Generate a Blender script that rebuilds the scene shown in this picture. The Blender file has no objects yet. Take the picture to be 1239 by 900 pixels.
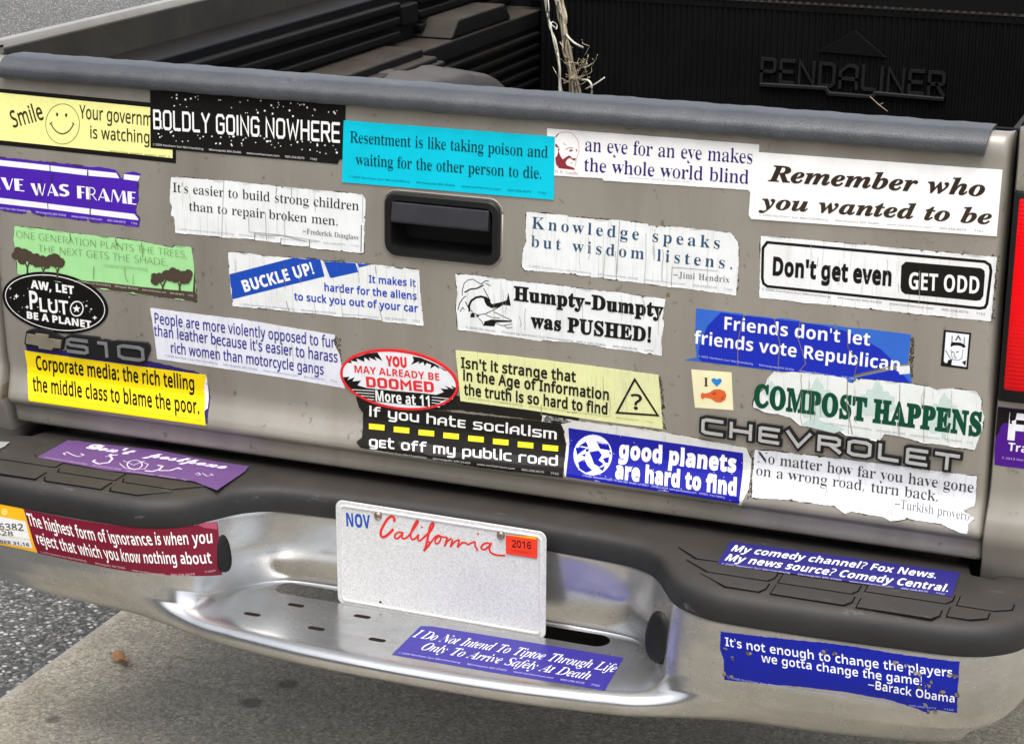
import bpy, bmesh, math, random
from mathutils import Vector, Matrix
from mathutils.bvhtree import BVHTree
from mathutils.geometry import delaunay_2d_cdt

scene = bpy.context.scene
COL = scene.collection
R = math.radians

# ------------------------------------------------------------------ camera
cam_data = bpy.data.cameras.new('camera')
cam_data.sensor_width = 36.0
cam_data.lens = 2499.3 / 1239.0 * 36.0
cam_data.clip_start = 0.05
cam_data.clip_end = 500.0
cam = bpy.data.objects.new('camera', cam_data)
COL.objects.link(cam)
_right = Vector((0.933578, 0.358274, 0.008511)); _down = Vector((0.115536, -0.278408, -0.953489)); _fwd = Vector((-0.339241, 0.891139, -0.301309))
_m = Matrix((_right, -_down, -_fwd)).transposed().to_4x4()
_m.translation = Vector((1.013227, -2.483216, 1.572101))
cam.matrix_world = _m
scene.camera = cam

# ------------------------------------------------------------------ world, sun, exposure
SUN_EL, SUN_AZ = 68.0, 165.0        # azimuth measured from +Y towards +X
world = bpy.data.worlds.new('World'); scene.world = world
world.use_nodes = True
wn = world.node_tree
bg = wn.nodes['Background']
sky = wn.nodes.new('ShaderNodeTexSky')
sky.sky_type = 'NISHITA'; sky.sun_disc = False
sky.sun_elevation = R(SUN_EL); sky.sun_rotation = R(SUN_AZ)
sky.air_density = 1.0; sky.dust_density = 3.0; sky.ozone_density = 1.0
hs = wn.nodes.new('ShaderNodeHueSaturation'); hs.inputs['Saturation'].default_value = 0.35
wn.links.new(sky.outputs[0], hs.inputs['Color'])
wn.links.new(hs.outputs[0], bg.inputs[0])
bg.inputs[1].default_value = 0.15
sun_data = bpy.data.lights.new('sun', 'SUN')
sun_data.energy = 1.2; sun_data.angle = R(40); sun_data.color = (1.0, 0.955, 0.89)
sun = bpy.data.objects.new('sun', sun_data); COL.objects.link(sun)
_d = Vector((math.sin(R(SUN_AZ)) * math.cos(R(SUN_EL)), math.cos(R(SUN_AZ)) * math.cos(R(SUN_EL)), math.sin(R(SUN_EL))))
sun.rotation_euler = _d.to_track_quat('Z', 'Y').to_euler()
scene.view_settings.view_transform = 'Standard'
scene.view_settings.look = 'None'
scene.view_settings.gamma = 1.0
scene.view_settings.use_curve_mapping = False
scene.view_settings.exposure = 0.95

# ------------------------------------------------------------------ helpers
def srgb(h):
    h = h.lstrip('#')
    c = [int(h[i:i + 2], 16) / 255 for i in (0, 2, 4)]
    return tuple((x / 12.92 if x <= 0.04045 else ((x + 0.055) / 1.055) ** 2.4) for x in c) + (1.0,)

def mk(name, verts, faces, mat=None, parent=None, smooth=False, mats=None, fm=None):
    me = bpy.data.meshes.new(name)
    me.from_pydata([tuple(v) for v in verts], [], [tuple(f) for f in faces])
    for m in (mats or ([mat] if mat else [])):
        me.materials.append(m)
    if fm:
        me.polygons.foreach_set('material_index', fm)
    if smooth:
        me.polygons.foreach_set('use_smooth', [True] * len(me.polygons))
    me.update()
    o = bpy.data.objects.new(name, me)
    COL.objects.link(o)
    if parent is not None:
        o.parent = parent
    return o

class MB:
    """collects simple solids into one mesh"""
    def __init__(s): s.v = []; s.f = []
    def add(s, vs, fs):
        k = len(s.v); s.v += [tuple(v) for v in vs]; s.f += [tuple(i + k for i in f) for f in fs]
    def box(s, x0, x1, y0, y1, z0, z1):
        s.add([(x0, y0, z0), (x1, y0, z0), (x1, y1, z0), (x0, y1, z0), (x0, y0, z1), (x1, y0, z1), (x1, y1, z1), (x0, y1, z1)],
              [(0, 3, 2, 1), (4, 5, 6, 7), (0, 1, 5, 4), (1, 2, 6, 5), (2, 3, 7, 6), (3, 0, 4, 7)])
    def prism(s, poly, fn, d0, d1):
        """poly of 2-D points; fn(u, v, d) -> 3-D"""
        n = len(poly)
        s.add([fn(u, v, d0) for u, v in poly] + [fn(u, v, d1) for u, v in poly],
              [tuple(range(n - 1, -1, -1)), tuple(range(n, 2 * n))] + [(i, (i + 1) % n, n + (i + 1) % n, n + i) for i in range(n)])
    def tube(s, pts, r, n=8, r1=None):
        pts = [Vector(p) for p in pts]; k = len(s.v); m = len(pts)
        for i, p in enumerate(pts):
            t = (pts[min(i + 1, m - 1)] - pts[max(i - 1, 0)]).normalized()
            a = t.cross(Vector((0, 0, 1)) if abs(t.z) < 0.9 else Vector((1, 0, 0))).normalized(); b = t.cross(a)
            rr = r if r1 is None else r + (r1 - r) * i / max(1, m - 1)
            for j in range(n):
                w = 2 * math.pi * j / n
                s.v.append(tuple(p + a * (rr * math.cos(w)) + b * (rr * math.sin(w))))
        for i in range(m - 1):
            for j in range(n):
                s.f.append((k + i * n + j, k + i * n + (j + 1) % n, k + (i + 1) * n + (j + 1) % n, k + (i + 1) * n + j))
        s.f.append(tuple(k + j for j in range(n))[::-1]); s.f.append(tuple(k + (m - 1) * n + j for j in range(n)))
    def build(s, name, mat, parent=None, smooth=False, bevel=0.0, seg=2, angle=35):
        o = mk(name, s.v, s.f, mat, parent, smooth)
        if bevel:
            b = o.modifiers.new('bevel', 'BEVEL'); b.width = bevel; b.segments = seg; b.limit_method = 'ANGLE'; b.angle_limit = R(angle)
            o.data.polygons.foreach_set('use_smooth', [True] * len(o.data.polygons))
            o.modifiers.new('wn', 'WEIGHTED_NORMAL')
        return o

def rrect(x0, x1, y0, y1, r, n=5):
    out = []
    for cx, cy, a in ((x1 - r, y1 - r, 0), (x0 + r, y1 - r, 90), (x0 + r, y0 + r, 180), (x1 - r, y0 + r, 270)):
        for i in range(n + 1):
            w = R(a + 90 * i / n); out.append((cx + r * math.cos(w), cy + r * math.sin(w)))
    return out

def empty(name, loc=(0, 0, 0)):
    o = bpy.data.objects.new(name, None); COL.objects.link(o); o.location = loc; o.empty_display_size = 0.1
    return o

def tag(o, label=None, cat=None, group=None, kind=None):
    if label: o['label'] = label
    if cat: o['category'] = cat
    if group: o['group'] = group
    if kind: o['kind'] = kind
    return o

# ------------------------------------------------------------------ materials
class NT:
    def __init__(s, name):
        s.m = bpy.data.materials.new(name); s.m.use_nodes = True
        s.t = s.m.node_tree; s.b = s.t.nodes['Principled BSDF']; s.out = s.t.nodes['Material Output']
    def n(s, kind, **kw):
        d = s.t.nodes.new(kind)
        for k, v in kw.items():
            if k[0] == '_': setattr(d, k[1:], v)
            else:
                i = d.inputs[int(k[1:])] if k[0] == 'i' and k[1:].isdigit() else d.inputs[k.replace('_', ' ')]
                if hasattr(v, 'is_output') or isinstance(v, bpy.types.NodeSocket): s.t.links.new(v, i)
                else: i.default_value = v
        return d
    def link(s, a, b): s.t.links.new(a, b)
    def pos(s):
        return s.n('ShaderNodeNewGeometry').outputs['Position']
    def noise(s, scale, detail=4, rough=0.55, vec=None, dist=0.0, stretch=None):
        v = vec if vec is not None else s.pos()
        if stretch:
            v = s.n('ShaderNodeMapping', Vector=v, Scale=stretch).outputs[0]
        return s.n('ShaderNodeTexNoise', Vector=v, Scale=scale, Detail=detail, Roughness=rough, Distortion=dist).outputs[0]
    def ramp(s, fac, stops):
        d = s.n('ShaderNodeValToRGB', Fac=fac); e = d.color_ramp.elements
        while len(e) < len(stops): e.new(0.5)
        for el, (p, c) in zip(e, stops):
            el.position = p; el.color = c if isinstance(c, tuple) else (c, c, c, 1)
        return d.outputs[0]
    def mix(s, fac, a, b, blend='MIX'):
        d = s.n('ShaderNodeMix', _data_type='RGBA', _blend_type=blend)
        for sock, v in ((d.inputs[0], fac), (d.inputs[6], a), (d.inputs[7], b)):
            if isinstance(v, bpy.types.NodeSocket): s.t.links.new(v, sock)
            else: sock.default_value = v
        return d.outputs[2]
    def math(s, op, a, b=0.0, clamp=False):
        d = s.n('ShaderNodeMath', _operation=op, _use_clamp=clamp)
        for sock, v in ((d.inputs[0], a), (d.inputs[1], b)):
            if isinstance(v, bpy.types.NodeSocket): s.t.links.new(v, sock)
            else: sock.default_value = v
        return d.outputs[0]
    def bump(s, h, strength=0.3, dist=0.001):
        d = s.n('ShaderNodeBump', Strength=strength, Distance=dist, Height=h)
        s.t.links.new(d.outputs[0], s.b.inputs['Normal'])
    def set(s, **kw):
        for k, v in kw.items():
            i = s.b.inputs[k.replace('_', ' ')]
            if isinstance(v, bpy.types.NodeSocket): s.t.links.new(v, i)
            else: i.default_value = v
        return s.m

def g(v, w=1.0): return (v, v * (1 - 0.03 * (w - 1)), v, 1)

def paint_mat():
    t = NT('pewter_paint')
    big = t.noise(3.0, 5, 0.6)
    fine = t.noise(900, 2, 0.5)
    streak = t.noise(14, 4, 0.6, stretch=(1, 1, 0.12))
    c = t.ramp(big, [(0.3, (0.292, 0.268, 0.229, 1)), (0.7, (0.350, 0.323, 0.279, 1))])
    dirt = t.ramp(streak, [(0.42, 0.0), (0.75, 1.0)])
    c = t.mix(t.math('MULTIPLY', dirt, 0.35), c, (0.15, 0.125, 0.09, 1))
    spots = t.ramp(t.noise(55, 3, 0.7), [(0.64, 0.0), (0.72, 1.0)])
    c = t.mix(t.math('MULTIPLY', spots, 0.55), c, (0.10, 0.08, 0.055, 1))
    P = t.n('ShaderNodeSeparateXYZ', Vector=t.pos()).outputs
    for (sx, z0, z1, w_) in ((0.274, 0.935, 0.962, 0.0022), (0.285, 0.862, 0.868, 0.003), (-0.43, 0.93, 0.938, 0.002), (-0.7385, 0.596, 0.618, 0.006)):
        near = t.n('ShaderNodeMapRange', Value=t.math('ABSOLUTE', t.math('SUBTRACT', P[0], t.math('ADD', sx, t.math('MULTIPLY', t.math('SUBTRACT', t.noise(60, 2), 0.5), 0.006)))), i1=w_, i2=w_ * 0.4).outputs[0]
        band = t.math('MULTIPLY', t.math('GREATER_THAN', P[2], z0), t.math('LESS_THAN', P[2], z1))
        c = t.mix(t.math('MULTIPLY', t.math('MULTIPLY', near, band), 0.8), c, (0.16, 0.095, 0.03, 1))
    c = t.mix(0.10, c, fine, 'OVERLAY')
    t.set(Base_Color=c, Metallic=0.35, Coat_Weight=0.5, Coat_Roughness=0.15,
          Roughness=t.ramp(big, [(0.3, 0.42), (0.7, 0.58)]))
    t.bump(t.noise(2.2, 2, 0.4), 0.08, 0.02)
    return t.m

def rubber_mat(name, base, spec=0.5, rough=0.6, grain=900, dust=0.0, bumps=0.35, wear=0.0, tint=1.0, speck=0.0):
    t = NT(name)
    n = t.noise(9, 5, 0.65)
    c = t.mix(t.ramp(n, [(0.35, 0.0), (0.7, 1.0)]), (base * 0.8, base * 0.8 * (1 + (tint - 1) * 0.4), base * 0.82 * tint, 1), (base * 1.25, base * 1.22 * (1 + (tint - 1) * 0.4), base * 1.2 * tint, 1))
    if dust:
        up = t.n('ShaderNodeSeparateXYZ', Vector=t.n('ShaderNodeNewGeometry').outputs['Normal']).outputs[2]
        f = t.math('MULTIPLY', t.ramp(up, [(0.35, 0.0), (0.85, 1.0)]), t.ramp(t.noise(16, 5, 0.7), [(0.25, 0.45), (0.7, 1.0)]))
        c = t.mix(t.math('MULTIPLY', f, dust), c, (0.17, 0.135, 0.10, 1))
    if wear:
        s = t.ramp(t.noise(26, 6, 0.75, stretch=(0.4, 1, 1)), [(0.62, 0.0), (0.72, 1.0)])
        c = t.mix(t.math('MULTIPLY', s, wear), c, (0.22, 0.22, 0.23, 1))
    if speck:
        c = t.mix(speck, c, t.ramp(t.noise(520, 3, 0.65), [(0.36, 0.0), (0.64, 1.0)]), 'OVERLAY')
    t.set(Base_Color=c, Roughness=rough, Specular_IOR_Level=spec)
    if bumps: t.bump(t.noise(grain, 3, 0.6), bumps, 0.0008)
    return t.m

def chrome_mat():
    t = NT('dull_chrome')
    n1 = t.noise(5.5, 6, 0.65); n2 = t.noise(70, 5, 0.7); sc = t.noise(24, 5, 0.6, stretch=(0.15, 1, 1.0))
    c = t.ramp(n1, [(0.3, (0.47, 0.475, 0.475, 1)), (0.65, (0.64, 0.645, 0.645, 1))])
    c = t.mix(t.ramp(n2, [(0.58, 0.0), (0.8, 0.22)]), c, (0.30, 0.28, 0.24, 1))
    c = t.mix(t.ramp(sc, [(0.56, 0.0), (0.72, 0.5)]), c, (0.74, 0.72, 0.72, 1))
    ox = t.ramp(t.noise(7, 7, 0.7, stretch=(0.6, 1, 1.2), dist=0.6), [(0.38, 0.0), (0.76, 1.0)])
    c = t.mix(t.math('MULTIPLY', ox, 0.6), c, (0.27, 0.265, 0.25, 1))
    scr = t.ramp(t.noise(120, 3, 0.6, stretch=(0.05, 1, 1.0), dist=0.4), [(0.66, 0.0), (0.70, 1.0)])
    c = t.mix(t.math('MULTIPLY', scr, 0.3), c, (0.78, 0.78, 0.78, 1))
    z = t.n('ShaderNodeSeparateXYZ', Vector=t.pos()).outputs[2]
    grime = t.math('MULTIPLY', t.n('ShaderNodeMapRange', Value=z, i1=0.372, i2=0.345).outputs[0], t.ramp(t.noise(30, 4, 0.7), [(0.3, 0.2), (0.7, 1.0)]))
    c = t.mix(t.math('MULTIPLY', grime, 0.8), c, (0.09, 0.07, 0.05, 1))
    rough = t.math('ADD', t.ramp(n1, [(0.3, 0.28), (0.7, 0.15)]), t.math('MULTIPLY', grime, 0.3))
    rough = t.math('ADD', rough, t.math('MULTIPLY', ox, 0.14))
    t.set(Base_Color=c, Metallic=0.92, Roughness=rough)
    t.bump(t.noise(12, 2, 0.4), 0.05, 0.003)
    # slots stamped through the shelf
    pos = t.n('ShaderNodeSeparateXYZ', Vector=t.pos())
    X, Y, Z = pos.outputs
    def slot(cx, cy, hl, hw):
        dx = t.math('MAXIMUM', t.math('SUBTRACT', t.math('ABSOLUTE', t.math('SUBTRACT', X, cx)), hl - hw), 0.0)
        dy = t.math('SUBTRACT', Y, cy)
        d = t.math('SQRT', t.math('ADD', t.math('MULTIPLY', dx, dx), t.math('MULTIPLY', dy, dy)))
        return t.math('LESS_THAN', d, hw)
    acc = slot(-0.016, -0.0590, 0.25, 0.0185)
    big = acc; acc = 0.0
    for cx, cy in ((-0.255, -0.155), (-0.212, -0.106), (-0.152, -0.164), (-0.110, -0.106), (-0.060, -0.166)):
        acc = t.math('MAXIMUM', acc, slot(cx, cy, 0.0125, 0.0048))
    low = t.math('LESS_THAN', Z, 0.398); small = t.math('MULTIPLY', acc, low); acc = t.math('MULTIPLY', big, low)
    t.set(Base_Color=t.mix(small, c, (0.012, 0.006, 0.003, 1)), Metallic=t.math('SUBTRACT', 0.92, small, True), Roughness=t.math('MAXIMUM', rough, t.math('MULTIPLY', small, 0.9)), Specular_IOR_Level=0.2)
    tr = t.n('ShaderNodeBsdfTransparent'); ms = t.n('ShaderNodeMixShader')
    t.link(acc, ms.inputs[0]); t.link(t.b.outputs[0], ms.inputs[1]); t.link(tr.outputs[0], ms.inputs[2])
    t.link(ms.outputs[0], t.out.inputs[0])
    return t.m

def asphalt_mat():
    t = NT('asphalt')
    vec = t.pos()
    v = t.n('ShaderNodeTexVoronoi', Vector=vec, Scale=95.0, Randomness=1.0)
    v2 = t.n('ShaderNodeTexVoronoi', Vector=vec, Scale=210.0, Randomness=1.0)
    rnd = t.n('ShaderNodeSeparateColor', Color=v.outputs['Color']).outputs[0]
    rnd2 = t.n('ShaderNodeSeparateColor', Color=v2.outputs['Color']).outputs[1]
    stone = t.ramp(rnd, [(0.0, (0.05, 0.05, 0.05, 1)), (0.4, (0.11, 0.107, 0.10, 1)), (0.7, (0.24, 0.23, 0.215, 1)), (0.95, (0.55, 0.53, 0.48, 1))])
    small = t.ramp(rnd2, [(0.0, (0.025, 0.025, 0.026, 1)), (0.8, (0.10, 0.098, 0.092, 1)), (1.0, (0.28, 0.27, 0.25, 1))])
    gap = t.ramp(v.outputs['Distance'], [(0.28, 0.0), (0.50, 1.0)])
    c = t.mix(gap, stone, small)
    c = t.mix(0.35, c, t.ramp(t.noise(1.3, 4, 0.6), [(0.3, 0.35), (0.7, 0.65)]), 'OVERLAY')
    t.set(Base_Color=c, Roughness=0.85)
    t.bump(t.math('SUBTRACT', 1.0, v.outputs['Distance']), 0.9, 0.006)
    return t.m

def concrete_mat():
    t = NT('concrete')
    v = t.n('ShaderNodeTexVoronoi', Vector=t.pos(), Scale=230.0)
    rnd = t.n('ShaderNodeSeparateColor', Color=v.outputs['Color']).outputs[0]
    base = t.ramp(t.noise(1.8, 6, 0.6), [(0.3, (0.30, 0.265, 0.20, 1)), (0.7, (0.41, 0.37, 0.295, 1))])
    c = t.mix(0.5, base, t.ramp(rnd, [(0.0, 0.10), (0.5, 0.46), (0.88, 0.66), (1.0, 1.0)]), 'OVERLAY')
    c = t.mix(t.ramp(t.noise(60, 4, 0.7), [(0.5, 0.0), (0.72, 0.5)]), c, (0.11, 0.095, 0.07, 1))
    xe = t.n('ShaderNodeSeparateXYZ', Vector=t.pos()).outputs[0]
    c = t.mix(t.n('ShaderNodeMapRange', Value=t.math('ADD', xe, t.math('MULTIPLY', t.noise(20, 4), 0.03)), i1=-0.865, i2=-0.885, i3=0.0, i4=0.45).outputs[0], c, (0.46, 0.44, 0.39, 1))
    c = t.mix(t.ramp(t.noise(5, 5, 0.65), [(0.45, 0.0), (0.7, 0.45)]), c, (0.15, 0.132, 0.10, 1))
    # oil drips
    X = t.pos()
    for (x, y, r_) in ((-0.503, 0.287, 0.024), (-0.478, 0.372, 0.022), (-0.775, 0.112, 0.018)):
        d = t.n('ShaderNodeVectorMath', _operation='DISTANCE'); t.link(X, d.inputs[0]); d.inputs[1].default_value = (x, y, 0)
        dd = t.math('ADD', d.outputs['Value'], t.math('MULTIPLY', t.math('SUBTRACT', t.noise(22, 3), 0.5), 0.02))
        c = t.mix(t.n('ShaderNodeMapRange', Value=dd, i1=r_, i2=r_ * 0.5, i3=0.0, i4=0.65).outputs[0], c, (0.045, 0.036, 0.025, 1))
    t.set(Base_Color=c, Roughness=0.85)
    t.bump(t.noise(190, 4, 0.7), 0.8, 0.003)
    return t.m

def plain(name, col, rough=0.5, metal=0.0, spec=0.5, var=0.0, scale=40):
    t = NT(name)
    c = col if isinstance(col, tuple) else srgb(col)
    if var:
        lo = tuple(x * (1 - var) for x in c[:3]) + (1,); hi = tuple(min(1, x * (1 + var)) for x in c[:3]) + (1,)
        t.set(Base_Color=t.ramp(t.noise(scale, 5, 0.65), [(0.3, lo), (0.7, hi)]))
    else:
        t.set(Base_Color=c)
    t.set(Roughness=rough, Metallic=metal, Specular_IOR_Level=spec)
    return t.m

M_PAINT = paint_mat()
M_CHROME = chrome_mat()
M_PAD = rubber_mat('step_pad_rubber', 0.020, 0.35, 0.58, 500, dust=0.16, wear=0.45)
M_CAP = rubber_mat('cap_plastic', 0.048, 0.6, 0.42, 430, bumps=0.8, wear=0.4, tint=1.22, speck=0.22)
M_LINER = rubber_mat('liner_plastic', 0.0045, 0.12, 0.5, 250, dust=0.06, bumps=0.2)
M_LEDGE = rubber_mat('dusty_liner_plastic', 0.006, 0.15, 0.6, 250, dust=0.30, bumps=0.2)
M_ARCH = rubber_mat('grey_liner_plastic', 0.055, 0.35, 0.5, 250, dust=0.3, bumps=0.2)  # lighter grey than the rest of the liner
M_FLANGE = rubber_mat('rail_flange_dark', 0.046, 0.2, 0.65, 300, bumps=0.3, tint=0.72)  # darker and browner than the body paint
M_BLACK = rubber_mat('black_plastic', 0.009, 0.25, 0.45, 600, bumps=0.25)
M_LEVER = plain('lever_plastic', (0.026, 0.027, 0.033, 1), 0.5, spec=0.35, var=0.2)
M_DARK = plain('dark_metal', (0.006, 0.006, 0.006, 1), 0.7, spec=0.08)
M_GROOVE_SHADE = plain('painted_groove_shade', (0.004, 0.004, 0.004, 1), 0.9, spec=0.05)
M_STEEL = plain('bare_steel', (0.35, 0.34, 0.32, 1), 0.4, 0.9, var=0.3)
M_ASPHALT = asphalt_mat(); M_CONCRETE = concrete_mat()

# ------------------------------------------------------------------ ground
EDGE = -0.90
def sheet(name, x0, x1, y0, y1, z, mat):
    return mk(name, [(x0, y0, z), (x1, y0, z), (x1, y1, z), (x0, y1, z)], [(0, 1, 2, 3)], mat)
tag(sheet('concrete_pavement', EDGE, 60, -60, 120, 0.0, M_CONCRETE), kind='structure')
tag(sheet('asphalt_road', -150, EDGE - 0.004, -60, 120, -0.004, M_ASPHALT), kind='structure')
jm = MB(); jm.box(EDGE - 0.05, EDGE + 0.001, -60, 120, -0.05, -0.006)
tag(jm.build('road_joint', plain('joint_dirt', (0.03, 0.027, 0.023, 1), 0.9)), kind='structure')

# unseen bank added behind the camera to block low sky and darken reflections
path = [(-16, 9, 5.5), (-13, 1, 6.5), (-9, -6, 6.5), (-3, -9.5, 5.8), (4, -11, 4.2), (12, -12, 3.2), (26, -11, 3.0)]
V = []; F = []; rb = random.Random(2)
for i, (x, y, h) in enumerate(path):
    a = path[max(i - 1, 0)]; b = path[min(i + 1, len(path) - 1)]; L = math.hypot(b[0] - a[0], b[1] - a[1]); nx, ny = (b[1] - a[1]) / L, -(b[0] - a[0]) / L
    if nx * x + ny * y < 0: nx, ny = -nx, -ny
    for d, z in ((0, -0.02), (0.8, h * 0.45), (1.6, h * 0.8), (3.5, h), (14, h * 1.15)):
        V.append((x + nx * d, y + ny * d, z + (rb.uniform(-0.2, 0.2) if d else 0)))
for i in range(len(path) - 1):
    for j in range(4):
        a = i * 5 + j; F.append((a, a + 1, a + 6, a + 5))
tag(mk('unseen_sky_blocker', V, F, plain('sky_blocker_dark', (0.07, 0.068, 0.055, 1), 0.9, var=0.4, scale=2.0)), kind='structure')

# ------------------------------------------------------------------ truck
truck = tag(empty('pickup_truck', (0, 0, 0)), 'dusty pewter pickup truck seen from behind, its tailgate and bumper plastered with stickers', 'truck')

# tailgate outer skin: vertical profile (y, z), bulging crease near the bottom
PROF = [(0.046, 1.094), (0.040, 1.101), (0.028, 1.104), (0.014, 1.1035), (0.006, 1.098), (0.002, 1.089), (0.0005, 1.078), (0.0, 1.06)] + [(0.0, 1.04 - 0.02 * k) for k in range(20)] + [(0.0, 0.648), (-0.0015, 0.639), (-0.006, 0.628), (-0.0135, 0.613), (-0.018, 0.604), (-0.0185, 0.599), (-0.016, 0.594), (-0.010, 0.5905),
        (-0.0055, 0.588), (-0.0045, 0.585), (-0.0045, 0.574), (-0.0045, 0.565), (-0.002, 0.5605), (0.006, 0.559), (0.03, 0.559)]
def bulge(z):        # the skin is slightly barrelled from top to bottom
    t = (z - 0.85) / 0.21
    return -0.007 * max(0.0, 1 - t * t) if -1 < t < 1 else 0.0
PROF = [(y + bulge(z), z) for y, z in PROF]
TX0, TX1 = -0.741, 0.7015
HOLE = (-0.104, 0.043, 0.889, 0.957)
def side_x(z, s):       # slight flare of the tailgate's ends
    if s < 0: return TX0 + max(0.0, (0.66 - z)) * 0.13
    return TX1 + max(0.0, 0.9 - z) * 0.02
def tailgate_skin():
    zs = [p[1] for p in PROF]; ys = [p[0] for p in PROF]
    # insert hole rows
    prof = []
    for i, p in enumerate(PROF):
        prof.append(p)
        if i + 1 < len(PROF):
            for hz in (HOLE[3], HOLE[2]):
                if PROF[i][1] > hz > PROF[i + 1][1]: prof.append((bulge(hz), hz))
    xs = sorted(set([-1.0, -0.995, -0.985, -0.95] + [-0.9 + 0.1 * k for k in range(19)] + [0.95, 0.985, 0.995, 1.0]))
    cx, hw = (TX0 + TX1) / 2, (TX1 - TX0) / 2
    cols = [cx + hw * t for t in xs]
    cols = sorted([c for c in cols if min(abs(c - HOLE[0]), abs(c - HOLE[1])) > 0.01] + [HOLE[0], HOLE[1]])
    V = []; F = []
    for j, x in enumerate(cols):
        e = min(x - TX0, TX1 - x)
        for (y, z) in prof:
            xx = x
            if x - TX0 < 0.1: xx = x + (side_x(z, -1) - TX0) * (1 - (x - TX0) / 0.1)
            if TX1 - x < 0.1: xx = x + (side_x(z, 1) - TX1) * (1 - (TX1 - x) / 0.1)
            yy = y + (0.010 if e < 1e-6 else 0.002 if e < 0.0045 else 0.0)
            V.append((xx, yy, z))
    n = len(prof)
    for j in range(len(cols) - 1):
        for i in range(n - 1):
            zc = (prof[i][1] + prof[i + 1][1]) / 2; xc = (cols[j] + cols[j + 1]) / 2
            if HOLE[0] < xc < HOLE[1] and HOLE[2] < zc < HOLE[3]: continue
            a = j * n + i
            F.append((a, a + 1, a + n + 1, a + n))
    # folded side flanges
    for j, sgn in ((0, 1), (len(cols) - 1, -1)):
        k = len(V)
        for i in range(n):
            x, y, z = V[j * n + i]; V.append((x, max(y + 0.002, 0.05), z))
        for i in range(n - 1):
            q = (j * n + i, k + i, k + i + 1, j * n + i + 1)
            F.append(q if sgn > 0 else q[::-1])
    return V, F
v, f = tailgate_skin()
tailgate = mk('tailgate', v, f, M_PAINT, truck, True)
def tg_y(z):
    for (y0, z0), (y1, z1) in zip(PROF[4:], PROF[5:]):
        if z0 >= z >= z1: return y0 + (y1 - y0) * (z0 - z) / max(1e-9, z0 - z1)
    return 0.0

# inside face of the tailgate (bed liner panel)
m = MB(); m.box(TX0 + 0.006, TX1 - 0.006, 0.048, 0.062, 0.575, 1.088)
for k in range(24):
    x = TX0 + 0.05 + k * 0.058
    m.box(x, x + 0.02, 0.062, 0.068, 0.60, 1.06)
m.build('inner_panel', M_LINER, tailgate, bevel=0.003)

# plastic cap over the top edge
cap_prof = [(0.062, 1.078), (0.0635, 1.098), (0.062, 1.1035), (0.058, 1.1062), (0.053, 1.1070), (0.030, 1.1082), (0.010, 1.1080), (0.005, 1.1070), (0.000, 1.1045), (-0.0075, 1.0990), (-0.0105, 1.0955), (-0.0120, 1.0910), (-0.0122, 1.0860), (-0.0117, 1.0815),
            (-0.0095, 1.0790), (-0.004, 1.0785), (0.0015, 1.0790)]
def sweep_x(prof, xs, endcap=True):
    V = []; F = []; n = len(prof)
    for j, x in enumerate(xs):
        for i, (y, z) in enumerate(prof): V.append((x[i] if isinstance(x, (list, tuple)) else x, y, z))
    for j in range(len(xs) - 1):
        for i in range(n - 1):
            a = j * n + i; F.append((a, a + 1, a + n + 1, a + n))
    if endcap:
        F.append(tuple(range(n))[::-1]); F.append(tuple((len(xs) - 1) * n + i for i in range(n)))
    return V, F
def cap_x(x, k):
    return x
rng = random.Random(5)
xs = []
N = 140
for j in range(N + 1):
    x = -0.713 + (0.676 + 0.713) * j / N
    xs.append(x)
V, F = sweep_x(cap_prof, xs)
# end shapes: right end is cut back towards the bottom, a slight waviness all along
n = len(cap_prof); V2 = []
for idx, (x, y, z) in enumerate(V):
    j = idx // n
    t = j / N
    wob = 0.0006 * math.sin(j * 0.7) + 0.0005 * math.sin(j * 1.9 + 1)
    lift = 0.0
    if t > 0.985: x -= (1.105 - z) * 0.15 if z > 1.0 else 0
    V2.append((x, y + wob, z + 0.5 * wob))
cap = mk('top_cap', V2, F, M_CAP, tailgate, True)
cap.modifiers.new('es', 'EDGE_SPLIT').split_angle = R(50)

# latch handle: surround with a recessed cup, and the lever
m = MB()
outer = rrect(-0.114, 0.0525, 0.8805, 0.9665, 0.017, 7)
mid = rrect(-0.1115, 0.050, 0.883, 0.964, 0.0155, 7)
inn = rrect(-0.104, 0.0425, 0.8905, 0.9565, 0.010, 7)
deep = rrect(-0.1035, 0.042, 0.891, 0.956, 0.010, 7)
back = rrect(-0.098, 0.037, 0.897, 0.953, 0.010, 7)
rings = [(outer, -0.0005), (outer, -0.003), (mid, -0.0055), (inn, -0.0055), (deep, -0.0035), (deep, 0.012), (back, 0.034)]
nn = len(outer); V = []; F = []
for poly, y in rings:
    V += [(u, y + bulge(w), w) for u, w in poly]
for k in range(len(rings) - 1):
    for i in range(nn):
        a, b = k * nn + i, k * nn + (i + 1) % nn
        F.append((a, a + nn, b + nn, b))
F.append(tuple(range((len(rings) - 1) * nn, len(rings) * nn)))
hs_ = mk('handle_surround', V, F, M_BLACK, tailgate, True); hs_.modifiers.new('es', 'EDGE_SPLIT').split_angle = R(40)
m = MB()
m.prism([(-0.005, 0.954), (-0.0055, 0.9530), (-0.0095, 0.931), (-0.0085, 0.9275), (-0.005, 0.9255), (0.004, 0.929), (0.010, 0.935), (0.014, 0.954)],
        lambda u, v_, d: (d, u - 0.006, v_), -0.1025, 0.0375)
m.build('handle_lever', M_LEVER, tailgate, bevel=0.0015)
# trim line of bare paint lip round the surround
m = MB(); lip = rrect(-0.1165, 0.055, 0.878, 0.969, 0.019, 7)
m.tube([(u, bulge(w) - 0.0002, w) for u, w in lip + lip[:1]], 0.0013, 6)
m.build('handle_rim', M_PAINT, tailgate, True)

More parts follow.
